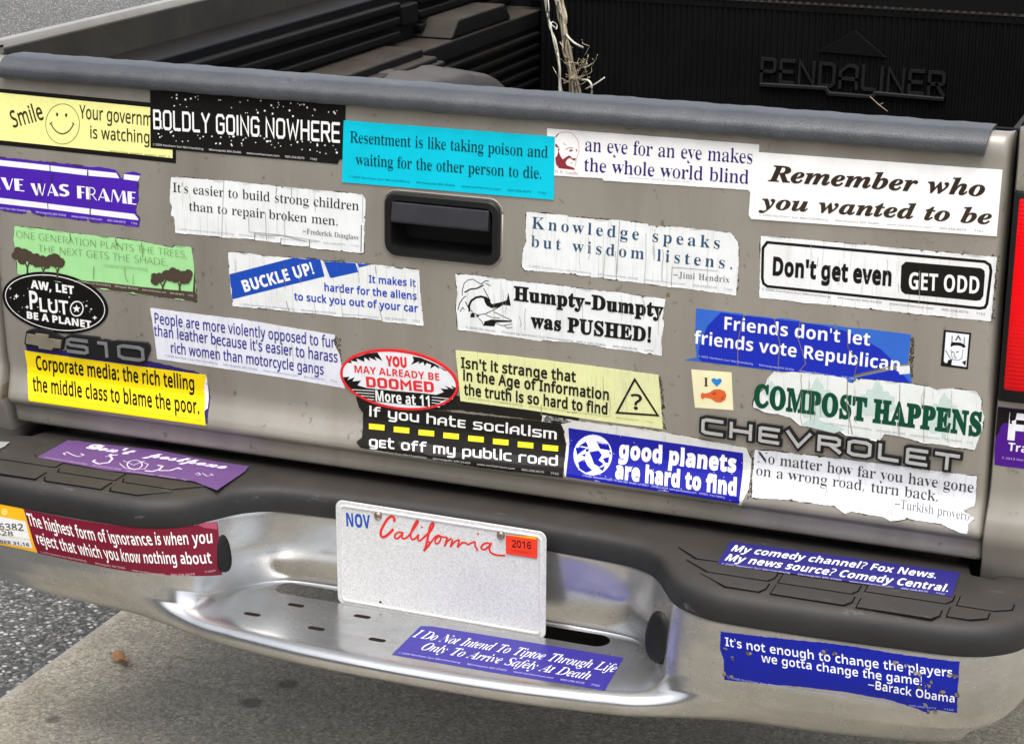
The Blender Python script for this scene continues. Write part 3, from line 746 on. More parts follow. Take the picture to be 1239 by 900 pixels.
# ------------------------------------------------------------------ print data (tenths of a millimetre on each surface)
# letter outlines: font > character code > [advance, contour, contour ...], contours as steps in 1/250 em
GLYPHS = {
'SA':{
33:[45,[18,34,-4,86,18,0,-5,-86],[22,-2,-7,2,-2,4,-1,5,1,5,2,4,7,2,8,-2,2,-4,1,-5,-1,-5,-2,-4]],
39:[38,[14,77,-3,43,16,0,-3,-43]],
40:[50,[31,-27,-11,16,-7,18,-5,19,-1,20,1,20,5,20,7,18,11,16,14,0,-10,-17,-7,-18,-5,-19,-1,-20,1,-19,5,-19,7,-18,10,-17]],
41:[50,[5,-27,10,17,8,18,4,19,2,19,-2,20,-4,19,-8,18,-10,17,14,0,11,-16,8,-18,4,-20,2,-20,-2,-20,-4,-19,-8,-18,-11,-16]],
44:[45,[7,-22,5,21,3,20,16,0,1,-1,-6,-20,-8,-20]],
45:[54,[7,38,0,14,40,0,0,-14]],
46:[45,[22,-2,-7,2,-2,4,-1,5,1,5,2,4,7,2,8,-2,2,-4,1,-5,-1,-5,-2,-4]],
48:[96,[48,-2,-13,2,-9,6,-8,9,-7,19,-3,26,1,18,3,15,5,13,8,8,10,6,13,2,12,-2,10,-5,8,-9,7,-20,3,-26,-1,-18,-3,-15,-5,-12,-8,-9,-10,-6],[48,11,11,3,8,9,4,15,2,22,-2,22,-4,15,-8,9,-11,3,-12,-3,-7,-9,-5,-15,-1,-22,1,-21,5,-16,7,-9]],
49:[96,[45,0,0,84,0,11,1,9,-5,-4,-6,-5,-12,-10,-8,10,32,25,13,0,0,-120]],
50:[96,[8,0,0,12,31,32,16,16,9,14,3,7,0,8,-1,9,-5,6,-6,4,-9,1,-8,-1,-7,-2,-14,-8,-8,9,17,10,9,4,11,1,15,-3,12,-6,7,-10,2,-13,-1,-9,-2,-9,-11,-16,-16,-17,-25,-25,60,-1,0,-13]],
51:[96,[40,-2,-17,2,-15,5,0,14,16,-6,17,-2,14,1,9,5,5,8,2,9,-2,10,-7,7,-10,3,-15,2,-11,0,0,12,12,0,13,2,9,4,6,8,2,9,-2,8,-4,5,-7,4,-9,1,-9,-1,-8,-2,-13,-7,-8,10,16,9,10,3,12,1,16,-3,12,-6,6,-9,3,-12,-2,-11,-5,-8,-8,-6,-10,-4,13,-4,8,-6,6,-8,1,-11,-1,-10,-3,-8,-7,-8,-8,-5,-12,-4]],
52:[96,[61,0,0,27,-57,0,0,13,56,81,15,0,0,-81,18,0,0,-13,-18,0,0,-27],[18,40,43,0,0,38,0,15,1,12,-4,-7,-4,-6]],
53:[96,[42,-2,-18,2,-13,5,0,14,14,-6,17,-2,12,1,9,5,6,8,2,12,-1,10,-6,8,-9,5,-14,1,-10,-1,-10,-1,-8,4,5,57,60,0,0,-14,-47,0,-3,-34,7,1,11,1,17,-3,13,-7,8,-11,2,-15,-2,-16,-9,-13,-15,-8]],
54:[96,[50,-2,-11,2,-10,4,-8,7,-6,10,-4,14,-2,16,3,26,3,12,5,10,7,9,9,8,13,4,15,2,8,-1,7,-1,0,-13,-7,2,-8,0,-10,0,-9,-3,-7,-5,-5,-6,-4,-7,-2,-8,-3,-19,1,0,5,5,6,5,8,3,9,1,14,-2,12,-7,7,-12,2,-15,-2,-17,-8,-13,-12,-8],[50,11,9,1,8,6,5,8,2,13,-2,10,-4,8,-7,5,-11,1,-7,0,-6,-3,-6,-4,-4,-4,-2,-5,-1,-6,3,-14,4,-6,5,-6,6,-3]],
55:[96,[23,0,49,106,-65,0,0,14,81,0,0,-12,-49,-108]],
56:[96,[48,-2,-17,2,-12,7,-8,10,-3,14,1,7,3,7,9,10,12,8,-8,5,-7,7,-4,8,-2,10,1,9,4,7,5,5,8,4,8,3,10,1,14,-2,12,-6,7,-9,3,-12,-1,-7,-2,-6,-9,-9,-11,-8,13,-8,10,-10,3,-6,1,-8,-3,-13,-8,-11,-13,-6],[49,69,14,9,5,6,1,8,-1,8,-5,5,-7,4,-8,1,-9,-1,-7,-4,-4,-5,-1,-8,0,-5,2,-5,8,-7],[48,10,11,2,8,4,5,7,1,8,-2,8,-5,6,-8,6,-10,5,-3,1,-9,-5,-8,-6,-4,-7,-1,-9,1,-8,5,-6,8,-4]],
57:[96,[32,-2,-8,1,-7,1,0,13,15,-3,11,1,8,3,7,5,5,6,4,7,3,8,2,19,-1,0,-4,-6,-6,-4,-8,-3,-10,-1,-14,2,-11,7,-7,12,-3,15,2,12,3,10,6,8,8,6,9,3,11,2,11,-2,9,-4,9,-7,6,-11,4,-13,1,-16,-2,-26,-3,-12,-5,-10,-7,-10,-10,-7,-12,-4],[46,56,8,1,6,3,5,3,4,5,3,5,0,5,-2,15,-4,6,-5,5,-6,4,-8,1,-10,-2,-7,-5,-5,-8,-2,-13,1,-10,5,-8,7,-5]],
58:[45,[22,70,-7,2,-2,4,-1,5,1,5,2,4,7,2,8,-2,2,-4,1,-5,-1,-5,-2,-4],[22,-2,-7,2,-2,4,-1,5,1,5,2,4,7,2,8,-2,2,-4,1,-5,-1,-5,-2,-4]],
63:[73,[24,34,0,4,1,11,4,9,9,9,10,9,5,7,1,9,-1,7,-4,5,-6,4,-9,1,-15,-2,-12,-5,-5,11,15,6,18,3,14,-2,11,-6,6,-10,3,-12,-3,-13,-7,-9,-10,-10,-9,-8,-4,-7,-1,-8,0,-3],[30,-2,-4,0,-3,2,-3,4,0,5,0,5,3,4,7,2,7,-2,3,-4,0,-5,0,-5,-3,-4]],
65:[107,[0,0,47,120,13,0,47,-120,-15,0,-15,37,-47,0,-15,-37],[35,51,38,0,-14,36,-2,5,-2,7,-2,6,-2,-10,-3,-8]],
66:[109,[16,0,0,120,35,0,19,-2,15,-5,8,-9,3,-14,-1,-10,-5,-7,-7,-6,-10,-3,14,-6,5,-3,5,-6,2,-6,1,-9,-3,-14,-8,-11,-13,-7,-18,-2],[31,69,23,0,13,1,8,4,4,6,1,8,-1,9,-6,6,-9,3,-13,1,-20,0],[31,13,25,0,13,1,9,5,4,7,2,9,-2,9,-5,6,-9,5,-14,1,-23,0]],
67:[106,[65,-2,-16,2,-14,6,-11,9,-8,12,-4,16,-2,17,2,17,5,15,8,12,11,10,15,6,17,2,18,-2,15,-5,-6,-13,-12,4,-15,2,-12,-1,-10,-4,-9,-8,-8,-15,-3,-20,3,-20,8,-15,8,-8,10,-4,12,-1,15,1,14,3,0,-13,-14,-4]],
68:[123,[16,0,0,120,37,0,17,-2,15,-5,11,-8,9,-12,6,-14,1,-18,-2,-18,-5,-16,-9,-12,-13,-8,-15,-5,-18,-2],[31,13,17,0,21,3,15,9,9,15,3,21,-1,14,-4,12,-6,9,-15,8,-19,3,-20,0]],
69:[93,[16,0,0,120,67,0,0,-13,-52,0,0,-38,49,0,0,-13,-49,0,0,-43,52,0,0,-13]],
70:[87,[16,0,0,120,67,0,0,-13,-52,0,0,-43,49,0,0,-13,-49,0,0,-51]],
71:[122,[68,-2,-18,2,-14,6,-11,9,-8,12,-5,15,-2,18,2,17,6,16,9,12,12,9,15,6,18,2,19,-2,17,-5,-6,-14,-14,5,-16,2,-14,-1,-11,-4,-9,-8,-9,-15,-3,-20,1,-14,4,-11,6,-10,8,-7,12,-5,14,-2,14,1,10,2,0,36,-27,0,0,13,42,0,0,-58,-20,-5]],
72:[124,[16,0,0,120,15,0,0,-51,62,0,0,51,15,0,0,-120,-15,0,0,56,-62,0,0,-56]],
73:[57,[7,0,0,9,14,3,0,96,-14,3,0,9,43,0,0,-9,-14,-3,0,-96,14,-3,0,-9]],
76:[88,[16,0,0,120,15,0,0,-107,53,0,0,-13]],
77:[152,[16,0,0,120,23,0,37,-98,38,98,22,0,0,-120,-15,0,0,74,0,17,1,14,-40,-105,-13,0,-39,105,0,-14,0,-18,0,-73]],
78:[128,[16,0,0,120,18,0,64,-99,0,8,-1,11,0,12,0,68,14,0,0,-120,-17,0,-64,100,0,-15,0,-18,0,-67]],
79:[131,[66,-2,-17,2,-14,6,-11,9,-8,13,-4,15,-2,17,2,18,4,15,8,12,11,9,14,6,17,2,16,-2,14,-6,11,-9,8,-12,4,-15,2,-18,-2,-17,-4,-15,-8,-13,-11,-9,-14,-6],[66,11,12,2,10,4,8,7,7,16,2,20,-2,20,-7,16,-8,7,-10,4,-12,1,-13,-1,-10,-4,-7,-7,-7,-16,-3,-20,3,-20,7,-16,7,-7,10,-4]],
80:[102,[16,0,0,120,32,0,20,-2,14,-7,8,-11,3,-15,-1,-10,-3,-9,-6,-8,-9,-6,-13,-4,-16,-1,-14,0,0,-47],[31,60,12,0,15,1,11,4,6,8,2,11,-1,10,-6,7,-10,5,-13,1,-16,0]],
82:[104,[16,0,0,120,33,0,20,-2,13,-7,8,-10,3,-15,-1,-9,-3,-7,-4,-6,-4,-4,-12,-6,33,-54,-18,0,-29,50,-24,0,0,-50],[31,62,18,0,13,2,9,4,5,7,1,10,-1,10,-6,7,-9,4,-12,1,-18,0]],
83:[92,[41,-2,-18,2,-14,4,0,14,15,-4,18,-3,12,2,8,4,5,6,2,8,-2,10,-9,7,-17,7,-13,7,-10,7,-6,10,-2,12,1,9,4,7,6,6,7,5,10,3,10,1,18,-2,15,-5,-4,-13,-14,4,-15,2,-10,-1,-7,-3,-4,-6,-2,-7,3,-10,8,-7,16,-7,17,-9,7,-5,5,-5,2,-7,1,-9,-3,-14,-8,-11,-14,-6]],
84:[93,[39,0,0,107,-37,0,0,13,90,0,0,-13,-38,0,0,-107]],
85:[123,[61,-2,-14,2,-11,4,-9,6,-9,15,-3,18,0,77,15,0,0,-78,2,-13,6,-10,10,-6,14,-2,14,3,9,6,6,10,2,12,0,78,14,0,0,-78,-1,-12,-4,-10,-6,-9,-9,-7,-12,-4]],
86:[101,[43,0,-43,120,16,0,27,-77,4,-14,3,-12,3,12,5,14,27,77,16,0,-43,-120]],
88:[98,[1,0,39,62,-37,58,17,0,29,-47,30,47,16,0,-37,-57,40,-63,-17,0,-32,52,-32,-52]],
89:[95,[40,0,0,46,-40,74,16,0,32,-59,31,59,16,0,-40,-73,0,-47]],
97:[94,[36,-2,-11,2,-9,5,-6,8,-2,12,2,12,8,9,14,5,19,3,15,0,0,6,-1,9,-4,6,-6,3,-7,2,-14,-3,-12,-4,-4,11,14,5,16,3,15,-2,10,-6,6,-9,2,-14,0,-61,-11,0,-3,13,-7,-7,-6,-4,-8,-3],[39,10,11,2,8,5,6,8,2,11,0,8,-13,-1,-14,-1,-10,-4,-4,-6,-2,-7,1,-7,4,-4,5,-3]],
98:[103,[57,-2,-10,1,-7,3,-6,4,-5,5,-1,0,-3,-11,-11,0,0,128,15,0,0,-31,0,-11,-1,-8,6,5,6,5,7,3,10,1,15,-3,12,-9,7,-15,3,-20,-3,-20,-7,-15,-12,-9],[55,11,10,2,8,6,4,11,2,15,-3,19,-8,11,-14,4,-12,-2,-7,-6,-5,-10,-1,-15,1,-16,5,-11,7,-6]],
99:[81,[50,-2,-11,2,-10,3,-8,6,-6,9,-4,12,-2,14,2,16,4,12,6,9,9,6,10,3,11,2,14,-2,10,-3,-4,-12,-10,2,-10,2,-15,-4,-9,-11,-2,-19,1,-15,5,-10,8,-7,11,-2,13,2,11,3,0,-13,-10,-3]],
100:[103,[46,-2,-15,3,-12,9,-7,15,-3,20,3,20,7,15,12,9,15,3,10,-1,7,-3,11,-10,1,0,0,7,-1,7,0,36,15,0,0,-128,-12,0,-2,12,-5,-5,-7,-5,-7,-3],[49,11,12,2,8,5,4,10,1,14,0,3,-1,14,-4,11,-8,7,-13,2,-10,-2,-8,-7,-4,-11,-1,-15,1,-14,4,-11,8,-6]],
101:[95,[53,-2,-12,2,-11,4,-9,6,-6,9,-4,12,-2,13,1,14,4,12,6,9,8,7,10,4,11,2,11,-2,9,-3,7,-6,6,-9,3,-9,1,-12,0,-9,-61,0,2,-13,5,-10,9,-6,12,-2,15,2,14,4,0,-13,-13,-4],[25,54,46,0,-2,10,-4,8,-6,6,-10,2,-10,-2,-7,-5,-5,-8]],
102:[58,[18,0,0,79,-15,0,0,6,15,5,0,6,2,15,6,10,9,6,13,1,9,0,8,-3,-4,-11,-6,2,-7,0,-7,-1,-4,-4,-3,-6,-1,-9,0,-6,23,0,0,-11,-23,0,0,-79]],
103:[103,[49,-40,-18,1,-15,4,0,14,15,-5,19,-2,10,2,8,5,5,8,1,10,0,4,1,6,0,5,-8,-8,-9,-4,-12,-2,-15,3,-12,10,-7,14,-3,20,3,19,7,15,12,10,15,3,9,-1,7,-3,7,-4,5,-6,3,12,12,0,0,-92,-2,-16,-8,-13,-12,-7],[49,10,11,2,8,6,5,9,2,14,0,4,-2,16,-5,10,-8,6,-12,2,-10,-2,-7,-7,-5,-11,-1,-14,1,-15,5,-11,7,-6]],
104:[104,[14,0,0,128,15,0,0,-38,-1,-12,1,0,5,6,7,4,8,3,8,1,15,-2,10,-6,6,-10,2,-15,0,-59,-14,0,0,58,-3,12,-6,7,-12,2,-12,-2,-8,-6,-5,-11,-1,-13,0,-47]],
105:[43,[22,105,-6,2,-2,3,-1,4,1,5,2,2,6,3,6,-3,2,-2,0,-5,0,-4,-2,-3],[14,0,0,90,15,0,0,-90]],
106:[43,[22,105,-6,2,-2,3,-1,4,1,5,2,2,6,3,6,-3,2,-2,0,-5,0,-4,-2,-3],[4,-40,-8,0,-5,2,0,12,5,-2,6,0,5,1,4,2,2,4,1,7,0,104,15,0,0,-103,-1,-12,-5,-8,-8,-6]],
107:[90,[14,0,0,128,15,0,0,-67,0,-7,-1,-8,4,4,4,5,4,5,28,30,18,0,-37,-38,39,-52,-18,0,-31,42,-10,-9,0,-33]],
108:[43,[14,0,0,128,15,0,0,-128]],
109:[157,[14,0,0,90,12,0,2,-12,6,6,7,4,7,3,8,1,12,-2,9,-5,6,-8,6,6,7,5,8,3,9,1,13,-2,10,-6,5,-10,2,-15,0,-59,-14,0,0,58,-2,12,-6,7,-11,2,-11,-2,-7,-5,-4,-10,-2,-12,0,-50,-14,0,0,58,-3,12,-6,7,-10,2,-11,-2,-8,-6,-4,-10,-1,-14,0,-47]],
110:[104,[14,0,0,90,12,0,2,-12,6,6,7,4,8,3,9,1,14,-2,10,-6,6,-10,2,-15,0,-59,-14,0,0,58,-3,12,-6,7,-12,2,-12,-2,-8,-6,-5,-10,-1,-14,0,-47]],
111:[102,[51,-2,-12,2,-10,4,-8,6,-6,10,-4,11,-2,14,3,20,8,15,14,9,17,3,12,-2,10,-4,8,-6,6,-10,4,-11,2,-14,-3,-20,-9,-14,-13,-10],[51,11,12,2,8,7,5,11,1,14,-1,14,-5,11,-8,7,-12,2,-12,-2,-8,-7,-5,-11,-1,-14,1,-14,5,-11,8,-7]],
112:[103,[14,-40,0,130,12,0,2,-12,6,5,6,5,7,3,10,1,15,-3,12,-9,7,-14,3,-21,-3,-20,-7,-15,-12,-9,-15,-3,-10,1,-7,3,-11,9,-1,0,1,-7,0,-7,0,-37],[55,11,7,1,6,3,5,5,3,7,3,18,-2,14,-4,11,-8,7,-11,2,-11,-2,-8,-5,-4,-10,-2,-14,0,-3,1,-15,5,-10,7,-7]],
114:[69,[14,0,0,90,12,0,2,-16,6,6,6,6,7,4,9,2,6,-1,5,0,-2,-14,-5,1,-5,0,-6,-1,-7,-3,-5,-4,-4,-6,-3,-7,-1,-9,0,-48]],
115:[80,[37,-2,-16,2,-12,4,0,13,13,-4,15,-3,10,1,7,3,3,4,2,6,-2,6,-7,5,-14,6,-15,7,-9,8,-3,5,0,7,2,10,7,7,11,5,13,2,16,-2,13,-4,-5,-12,-12,4,-13,2,-8,-1,-6,-2,-3,-4,-1,-4,2,-7,7,-5,14,-5,14,-7,10,-8,2,-6,1,-6,-3,-12,-7,-8,-11,-5]],
116:[61,[42,-2,-13,3,-6,3,-4,5,-3,7,-1,10,0,53,-12,0,0,7,13,6,5,19,9,0,0,-21,26,0,0,-11,-26,0,0,-52,1,-8,3,-5,5,-3,5,-1,7,1,6,1,0,-11,-7,-2]],
117:[104,[46,-2,-14,2,-11,6,-6,10,-2,15,0,59,15,0,0,-58,2,-12,7,-7,11,-2,13,2,8,6,4,10,2,14,0,47,14,0,0,-90,-12,0,-2,12,-6,-6,-7,-4,-8,-3]],
118:[85,[34,0,-34,90,16,0,19,-53,3,-8,2,-9,2,-7,3,7,3,9,2,8,20,53,15,0,-34,-90]],
119:[132,[27,0,-25,90,15,0,13,-48,3,-14,2,-13,3,7,2,9,2,8,16,51,16,0,16,-51,3,-12,3,-12,3,12,3,15,13,48,15,0,-25,-90,-17,0,-16,51,-3,13,-3,11,-3,-11,-4,-13,-16,-51]],
120:[89,[3,0,33,46,-31,44,16,0,23,-34,23,34,17,0,-31,-44,33,-46,-17,0,-25,36,-24,-36]],
121:[86,[14,-40,-7,0,-5,1,0,12,4,-1,6,0,7,1,5,3,4,5,4,7,4,12,-36,90,16,0,19,-51,5,-13,3,-12,4,11,4,14,19,51,16,0,-39,-102,-6,-12,-6,-9,-9,-5]],
169:[101,[16,0,0,120,69,0,0,-120],[25,9,51,0,0,102,-51,0]],
8211:[101,[16,0,0,120,69,0,0,-120],[25,9,51,0,0,102,-51,0]],
8212:[101,[16,0,0,120,69,0,0,-120],[25,9,51,0,0,102,-51,0]],
},
'SB':{
65:[109,[-2,0,0,5,4,0,4,3,6,11,40,98,4,-1,40,-94,7,-13,3,-3,5,-1,0,-5,-54,0,0,5,10,1,4,5,-3,9,-5,13,-37,0,-6,-15,-1,-3,0,-3,3,-6,9,-1,1,0,0,-5],[28,40,32,0,-16,40]],
67:[117,[64,-3,-16,2,-14,6,-11,9,-9,12,-6,15,-1,16,1,16,6,15,9,12,12,9,14,5,16,2,12,-1,15,-5,5,-1,5,2,3,5,4,0,0,-39,-4,0,-7,14,-9,11,-11,7,-12,2,-13,-4,-9,-10,-6,-17,-2,-23,2,-23,6,-15,11,-10,15,-3,10,1,9,4,10,7,8,9,5,-5,-13,-14,-16,-8]],
68:[124,[5,0,0,4,7,1,4,2,2,5,0,7,0,75,0,8,-3,5,-4,2,-7,1,0,4,51,0,19,-2,15,-5,12,-8,9,-11,5,-14,2,-17,-4,-25,-11,-18,-19,-10,-26,-4],[56,6,10,1,8,5,6,7,6,16,2,22,-2,23,-6,16,-10,9,-14,3,-6,0,-3,-2,-1,-10,0,-78,1,-10,3,-1]],
69:[110,[4,0,0,4,7,1,5,2,2,5,1,7,0,73,-1,9,-2,5,-5,3,-7,1,0,4,96,0,0,-34,-4,0,-4,13,-7,9,-11,4,-16,2,-8,-1,-3,-3,-1,-7,0,-36,2,0,10,2,7,4,4,8,3,11,4,0,0,-56,-4,0,-4,15,-3,5,-5,3,-14,3,0,-39,0,-5,2,-3,10,-2,11,1,9,2,8,3,7,6,5,7,5,10,4,0,-6,-36]],
70:[101,[4,0,0,4,7,2,5,2,2,5,1,8,0,73,-1,7,-3,5,-4,2,-7,2,0,4,94,0,0,-34,-4,0,-2,9,-3,7,-5,6,-7,3,-8,2,-12,1,-7,-1,-4,-2,0,-5,0,-38,2,0,9,1,7,5,4,7,3,12,5,0,0,-57,-5,0,-2,12,-5,8,-7,4,-10,2,-1,0,0,-36,1,-9,2,-3,3,-2,12,-2,0,-4]],
71:[127,[67,-3,-17,2,-15,6,-12,9,-9,12,-5,14,-2,17,2,17,5,14,9,12,12,9,14,5,15,2,14,-1,14,-5,5,-1,4,2,4,5,4,0,0,-39,-4,0,-4,9,-5,9,-7,6,-7,6,-7,3,-8,1,-13,-4,-10,-10,-6,-17,-2,-23,3,-23,6,-17,6,-8,8,-4,10,-2,8,1,5,3,3,4,1,7,0,14,-1,7,-3,4,-5,2,-8,1,0,4,56,0,0,-4,-7,-1,-4,-2,-2,-4,-1,-7,0,-25,-22,-7]],
72:[131,[4,0,0,4,7,1,5,3,2,5,1,7,0,75,-1,7,-2,4,-5,2,-7,2,0,4,56,0,0,-4,-9,-2,-4,-4,-1,-9,0,-32,39,0,0,32,-1,9,-4,4,-9,2,0,4,56,0,0,-4,-7,-2,-5,-2,-2,-4,-1,-7,0,-75,1,-7,2,-5,5,-3,7,-1,0,-4,-56,0,0,4,7,1,4,3,3,4,0,8,0,35,-39,0,0,-35,0,-7,3,-5,4,-3,7,-1,0,-4]],
73:[65,[3,0,0,4,8,2,4,2,3,4,1,7,0,78,-1,6,-2,4,-5,2,-8,1,0,4,58,0,0,-4,-7,-1,-5,-2,-3,-4,0,-6,0,-78,1,-8,4,-4,10,-3,0,-4]],
74:[83,[27,-16,-7,0,-7,3,-6,3,-4,4,-3,6,-1,6,1,5,3,4,4,3,4,1,5,-1,4,-3,2,-3,1,-5,-2,-7,-2,-5,2,-4,5,-1,5,1,4,3,2,11,0,87,-1,10,-2,3,-3,3,-11,2,0,4,59,0,0,-4,-10,-2,-2,-2,-2,-3,-1,-11,0,-70,-2,-17,-7,-12,-12,-7]],
75:[128,[4,0,0,4,7,1,5,3,2,5,1,7,0,75,-1,7,-2,4,-5,3,-7,1,0,4,57,0,0,-4,-10,-2,-4,-4,-1,-9,0,-37,34,35,5,7,2,5,-3,3,-11,2,0,4,48,0,0,-4,-2,0,-15,-5,-18,-15,-18,-19,48,-59,6,-6,8,-2,0,-4,-60,0,0,4,6,1,4,0,3,4,-4,7,-29,37,-4,-3,0,-30,0,-7,3,-5,4,-3,8,-1,0,-4]],
77:[158,[4,0,0,4,7,1,4,3,3,4,1,8,0,76,-1,8,-5,4,-9,2,0,4,42,0,33,-78,33,78,42,0,0,-4,-7,-2,-4,-2,-2,-5,-1,-6,0,-74,1,-10,4,-5,9,-2,0,-4,-55,0,0,4,9,2,4,5,2,10,0,79,-42,-100,-5,0,-41,97,0,-77,1,-8,3,-5,5,-2,7,-1,0,-4]],
78:[123,[101,-3,-74,90,0,-67,0,-8,3,-4,4,-3,8,-1,0,-4,-37,0,0,4,9,2,4,4,1,10,0,77,-10,11,-4,2,0,4,34,0,59,-72,0,52,-1,10,-5,4,-9,2,0,4,37,0,0,-4,-7,-1,-5,-3,-2,-4,-1,-8,0,-97]],
79:[131,[65,-3,-12,1,-11,4,-10,5,-8,7,-7,9,-6,10,-3,12,-1,12,1,12,3,11,6,10,7,9,8,8,11,5,11,3,12,2,12,-2,11,-3,10,-5,9,-7,7,-9,5,-10,3,-12,2,-12,-2,-12,-3,-12,-5,-10,-7,-9,-9,-7,-10,-5,-12,-4],[66,3,13,3,9,10,5,17,2,24,-2,23,-6,17,-10,10,-12,4,-13,-4,-9,-10,-5,-17,-2,-23,2,-23,6,-17,10,-11]],
80:[104,[4,0,0,4,7,1,5,3,2,5,1,7,0,75,-1,7,-2,4,-5,2,-7,2,0,4,49,0,19,-1,12,-3,8,-5,5,-6,4,-7,1,-9,-2,-13,-8,-10,-13,-6,-19,-3,-14,0,0,-31,0,-7,3,-5,4,-3,7,-1,0,-4],[46,57,4,0,11,2,7,4,4,8,1,11,-1,12,-3,8,-6,4,-9,2,-7,-2,-1,-6]],
82:[118,[4,0,0,4,7,1,5,3,2,5,1,7,0,75,-1,7,-2,4,-5,2,-7,2,0,4,50,0,22,-2,16,-6,9,-9,3,-13,-3,-13,-8,-9,-14,-6,29,-43,5,-7,7,-2,0,-4,-35,0,-35,53,-4,0,0,-33,0,-7,3,-5,4,-3,7,-1,0,-4],[46,58,5,0,11,2,8,5,4,7,2,12,-2,13,-7,8,-11,3,-5,-1,-4,-1,-1,-10]],
83:[98,[11,-3,0,42,5,0,5,-15,7,-12,9,-6,12,-2,9,1,6,4,4,6,2,7,-4,10,-10,8,-15,8,-13,7,-9,8,-5,9,-2,11,2,9,3,9,5,6,7,5,8,3,9,2,11,-2,14,-3,2,-1,2,0,3,1,2,5,5,0,0,-37,-4,0,-3,9,-5,7,-5,6,-6,5,-7,3,-6,1,-8,-1,-6,-3,-4,-6,-1,-6,1,-6,3,-5,13,-8,16,-8,16,-10,5,-5,3,-6,3,-14,-1,-10,-4,-9,-6,-7,-9,-5,-10,-3,-12,-2,-8,1,-9,2,-6,2,-4,1,-4,-1,-2,-5]],
84:[106,[23,0,0,4,8,1,5,3,2,5,1,7,0,88,-2,0,-12,-2,-9,-5,-6,-9,-3,-13,-4,0,0,35,100,0,0,-35,-5,0,-4,16,-11,10,-16,3,-1,0,0,-88,1,-8,2,-4,5,-3,8,-1,0,-4]],
85:[123,[62,-3,-20,2,-13,8,-8,13,-3,19,0,56,0,7,-3,4,-4,2,-7,2,0,4,56,0,0,-4,-9,-2,-5,-4,-1,-9,0,-60,2,-13,4,-9,7,-6,11,-1,16,3,10,12,3,19,0,55,-1,6,-2,5,-5,2,-8,2,0,4,37,0,0,-4,-7,-2,-4,-3,-2,-4,0,-6,0,-50,-3,-22,-8,-15,-14,-8]],
97:[86,[64,-3,-7,2,-5,3,-2,7,-12,-8,-14,-3,-8,1,-6,4,-4,6,-1,7,3,10,8,8,14,7,20,7,0,12,-1,6,-2,5,-4,2,-6,1,-8,-1,-3,-4,2,-5,3,-6,-1,-4,-3,-4,-3,-2,-5,0,-4,0,-4,3,-2,3,-1,5,1,6,3,5,5,4,7,3,7,2,9,1,16,-2,10,-5,5,-8,2,-12,0,-37,1,-6,2,-1,4,1,2,-3,-9,-7],[38,8,5,2,7,6,0,26,-11,-4,-7,-7,-2,-10,2,-9]],
98:[90,[11,-3,0,100,-2,10,-7,3,0,4,33,0,0,-44,9,7,11,3,9,-2,7,-3,6,-6,5,-8,2,-9,1,-11,-1,-12,-3,-10,-6,-9,-8,-7,-9,-4,-10,-2,-11,3,-11,7,-13,-10],[46,4,7,2,5,6,2,12,1,16,-1,13,-2,10,-5,5,-7,2,-7,-3,-3,-3,-1,-4,0,-43,1,-7,4,-5]],
99:[73,[39,-3,-9,2,-8,4,-7,6,-6,8,-3,10,-1,10,1,12,4,10,6,9,8,6,9,4,11,2,10,-2,9,-3,5,-6,1,-8,0,-4,-2,-3,-4,-2,-4,-1,-5,1,-4,4,-1,7,0,2,0,3,-1,5,-6,1,-8,-3,-4,-9,-2,-15,2,-16,4,-12,8,-7,9,-2,9,2,8,6,3,-3,-9,-10,-11,-6]],
100:[93,[35,-3,-8,2,-8,4,-6,6,-4,8,-3,9,-1,11,1,12,3,10,5,9,6,6,8,4,8,2,11,-3,9,-7,0,30,-1,5,-2,3,-9,2,0,4,36,0,0,-95,1,-9,3,-2,4,-1,0,-4,-15,-2,-17,-4,0,13,-9,-9],[43,7,4,1,3,2,4,4,2,5,0,41,-2,4,-2,3,-9,3,-6,-2,-4,-6,-3,-10,-1,-14,1,-14,2,-9,5,-6]],
101:[75,[38,-3,-9,2,-8,4,-7,6,-5,8,-3,10,-1,12,1,11,3,10,6,8,7,6,8,4,9,2,13,-3,10,-7,7,-11,2,-16,0,-2,-42,0,3,-17,7,-10,11,-3,9,2,8,8,4,-3,-9,-11,-11,-7],[29,48,21,0,0,6,-2,15,-3,4,-5,1,-6,-2,-4,-8,-1,-13]],
102:[53,[4,0,0,4,6,1,2,4,1,9,0,51,-9,0,0,9,9,0,0,10,2,12,6,9,10,5,12,2,10,-1,7,-4,4,-5,2,-6,-1,-5,-2,-3,-3,-2,-4,-1,-7,2,-2,3,-1,4,2,7,1,2,0,1,-1,2,-3,1,-4,-1,-3,-3,-1,-9,0,-20,14,0,0,-9,-14,0,0,-53,1,-6,1,-4,4,-1,7,-1,0,-4]],
103:[82,[36,-35,-14,1,-10,4,-6,5,-2,6,3,8,10,5,-8,6,-3,8,1,5,4,5,6,5,9,5,-12,6,-6,8,-2,11,1,7,3,7,5,5,7,4,8,3,9,1,10,-1,9,-3,21,0,0,-9,-12,0,4,-8,2,-8,-1,-7,-3,-6,-5,-5,-6,-4,-7,-3,-8,0,-4,0,-4,0,-7,-2,-2,-3,-1,-3,3,-4,7,-2,9,0,21,-2,6,-3,5,-4,2,-5,1,-7,-3,-11,-8,-8,-13,-5],[39,31,5,1,4,4,1,7,1,10,-1,9,-1,7,-4,4,-5,1,-5,-1,-3,-4,-2,-7,0,-9,0,-10,2,-7,3,-4],[40,-29,14,1,9,5,3,7,-1,3,-3,3,-11,1,-27,0,-4,-4,-2,-5,2,-4,4,-4,6,-2]],
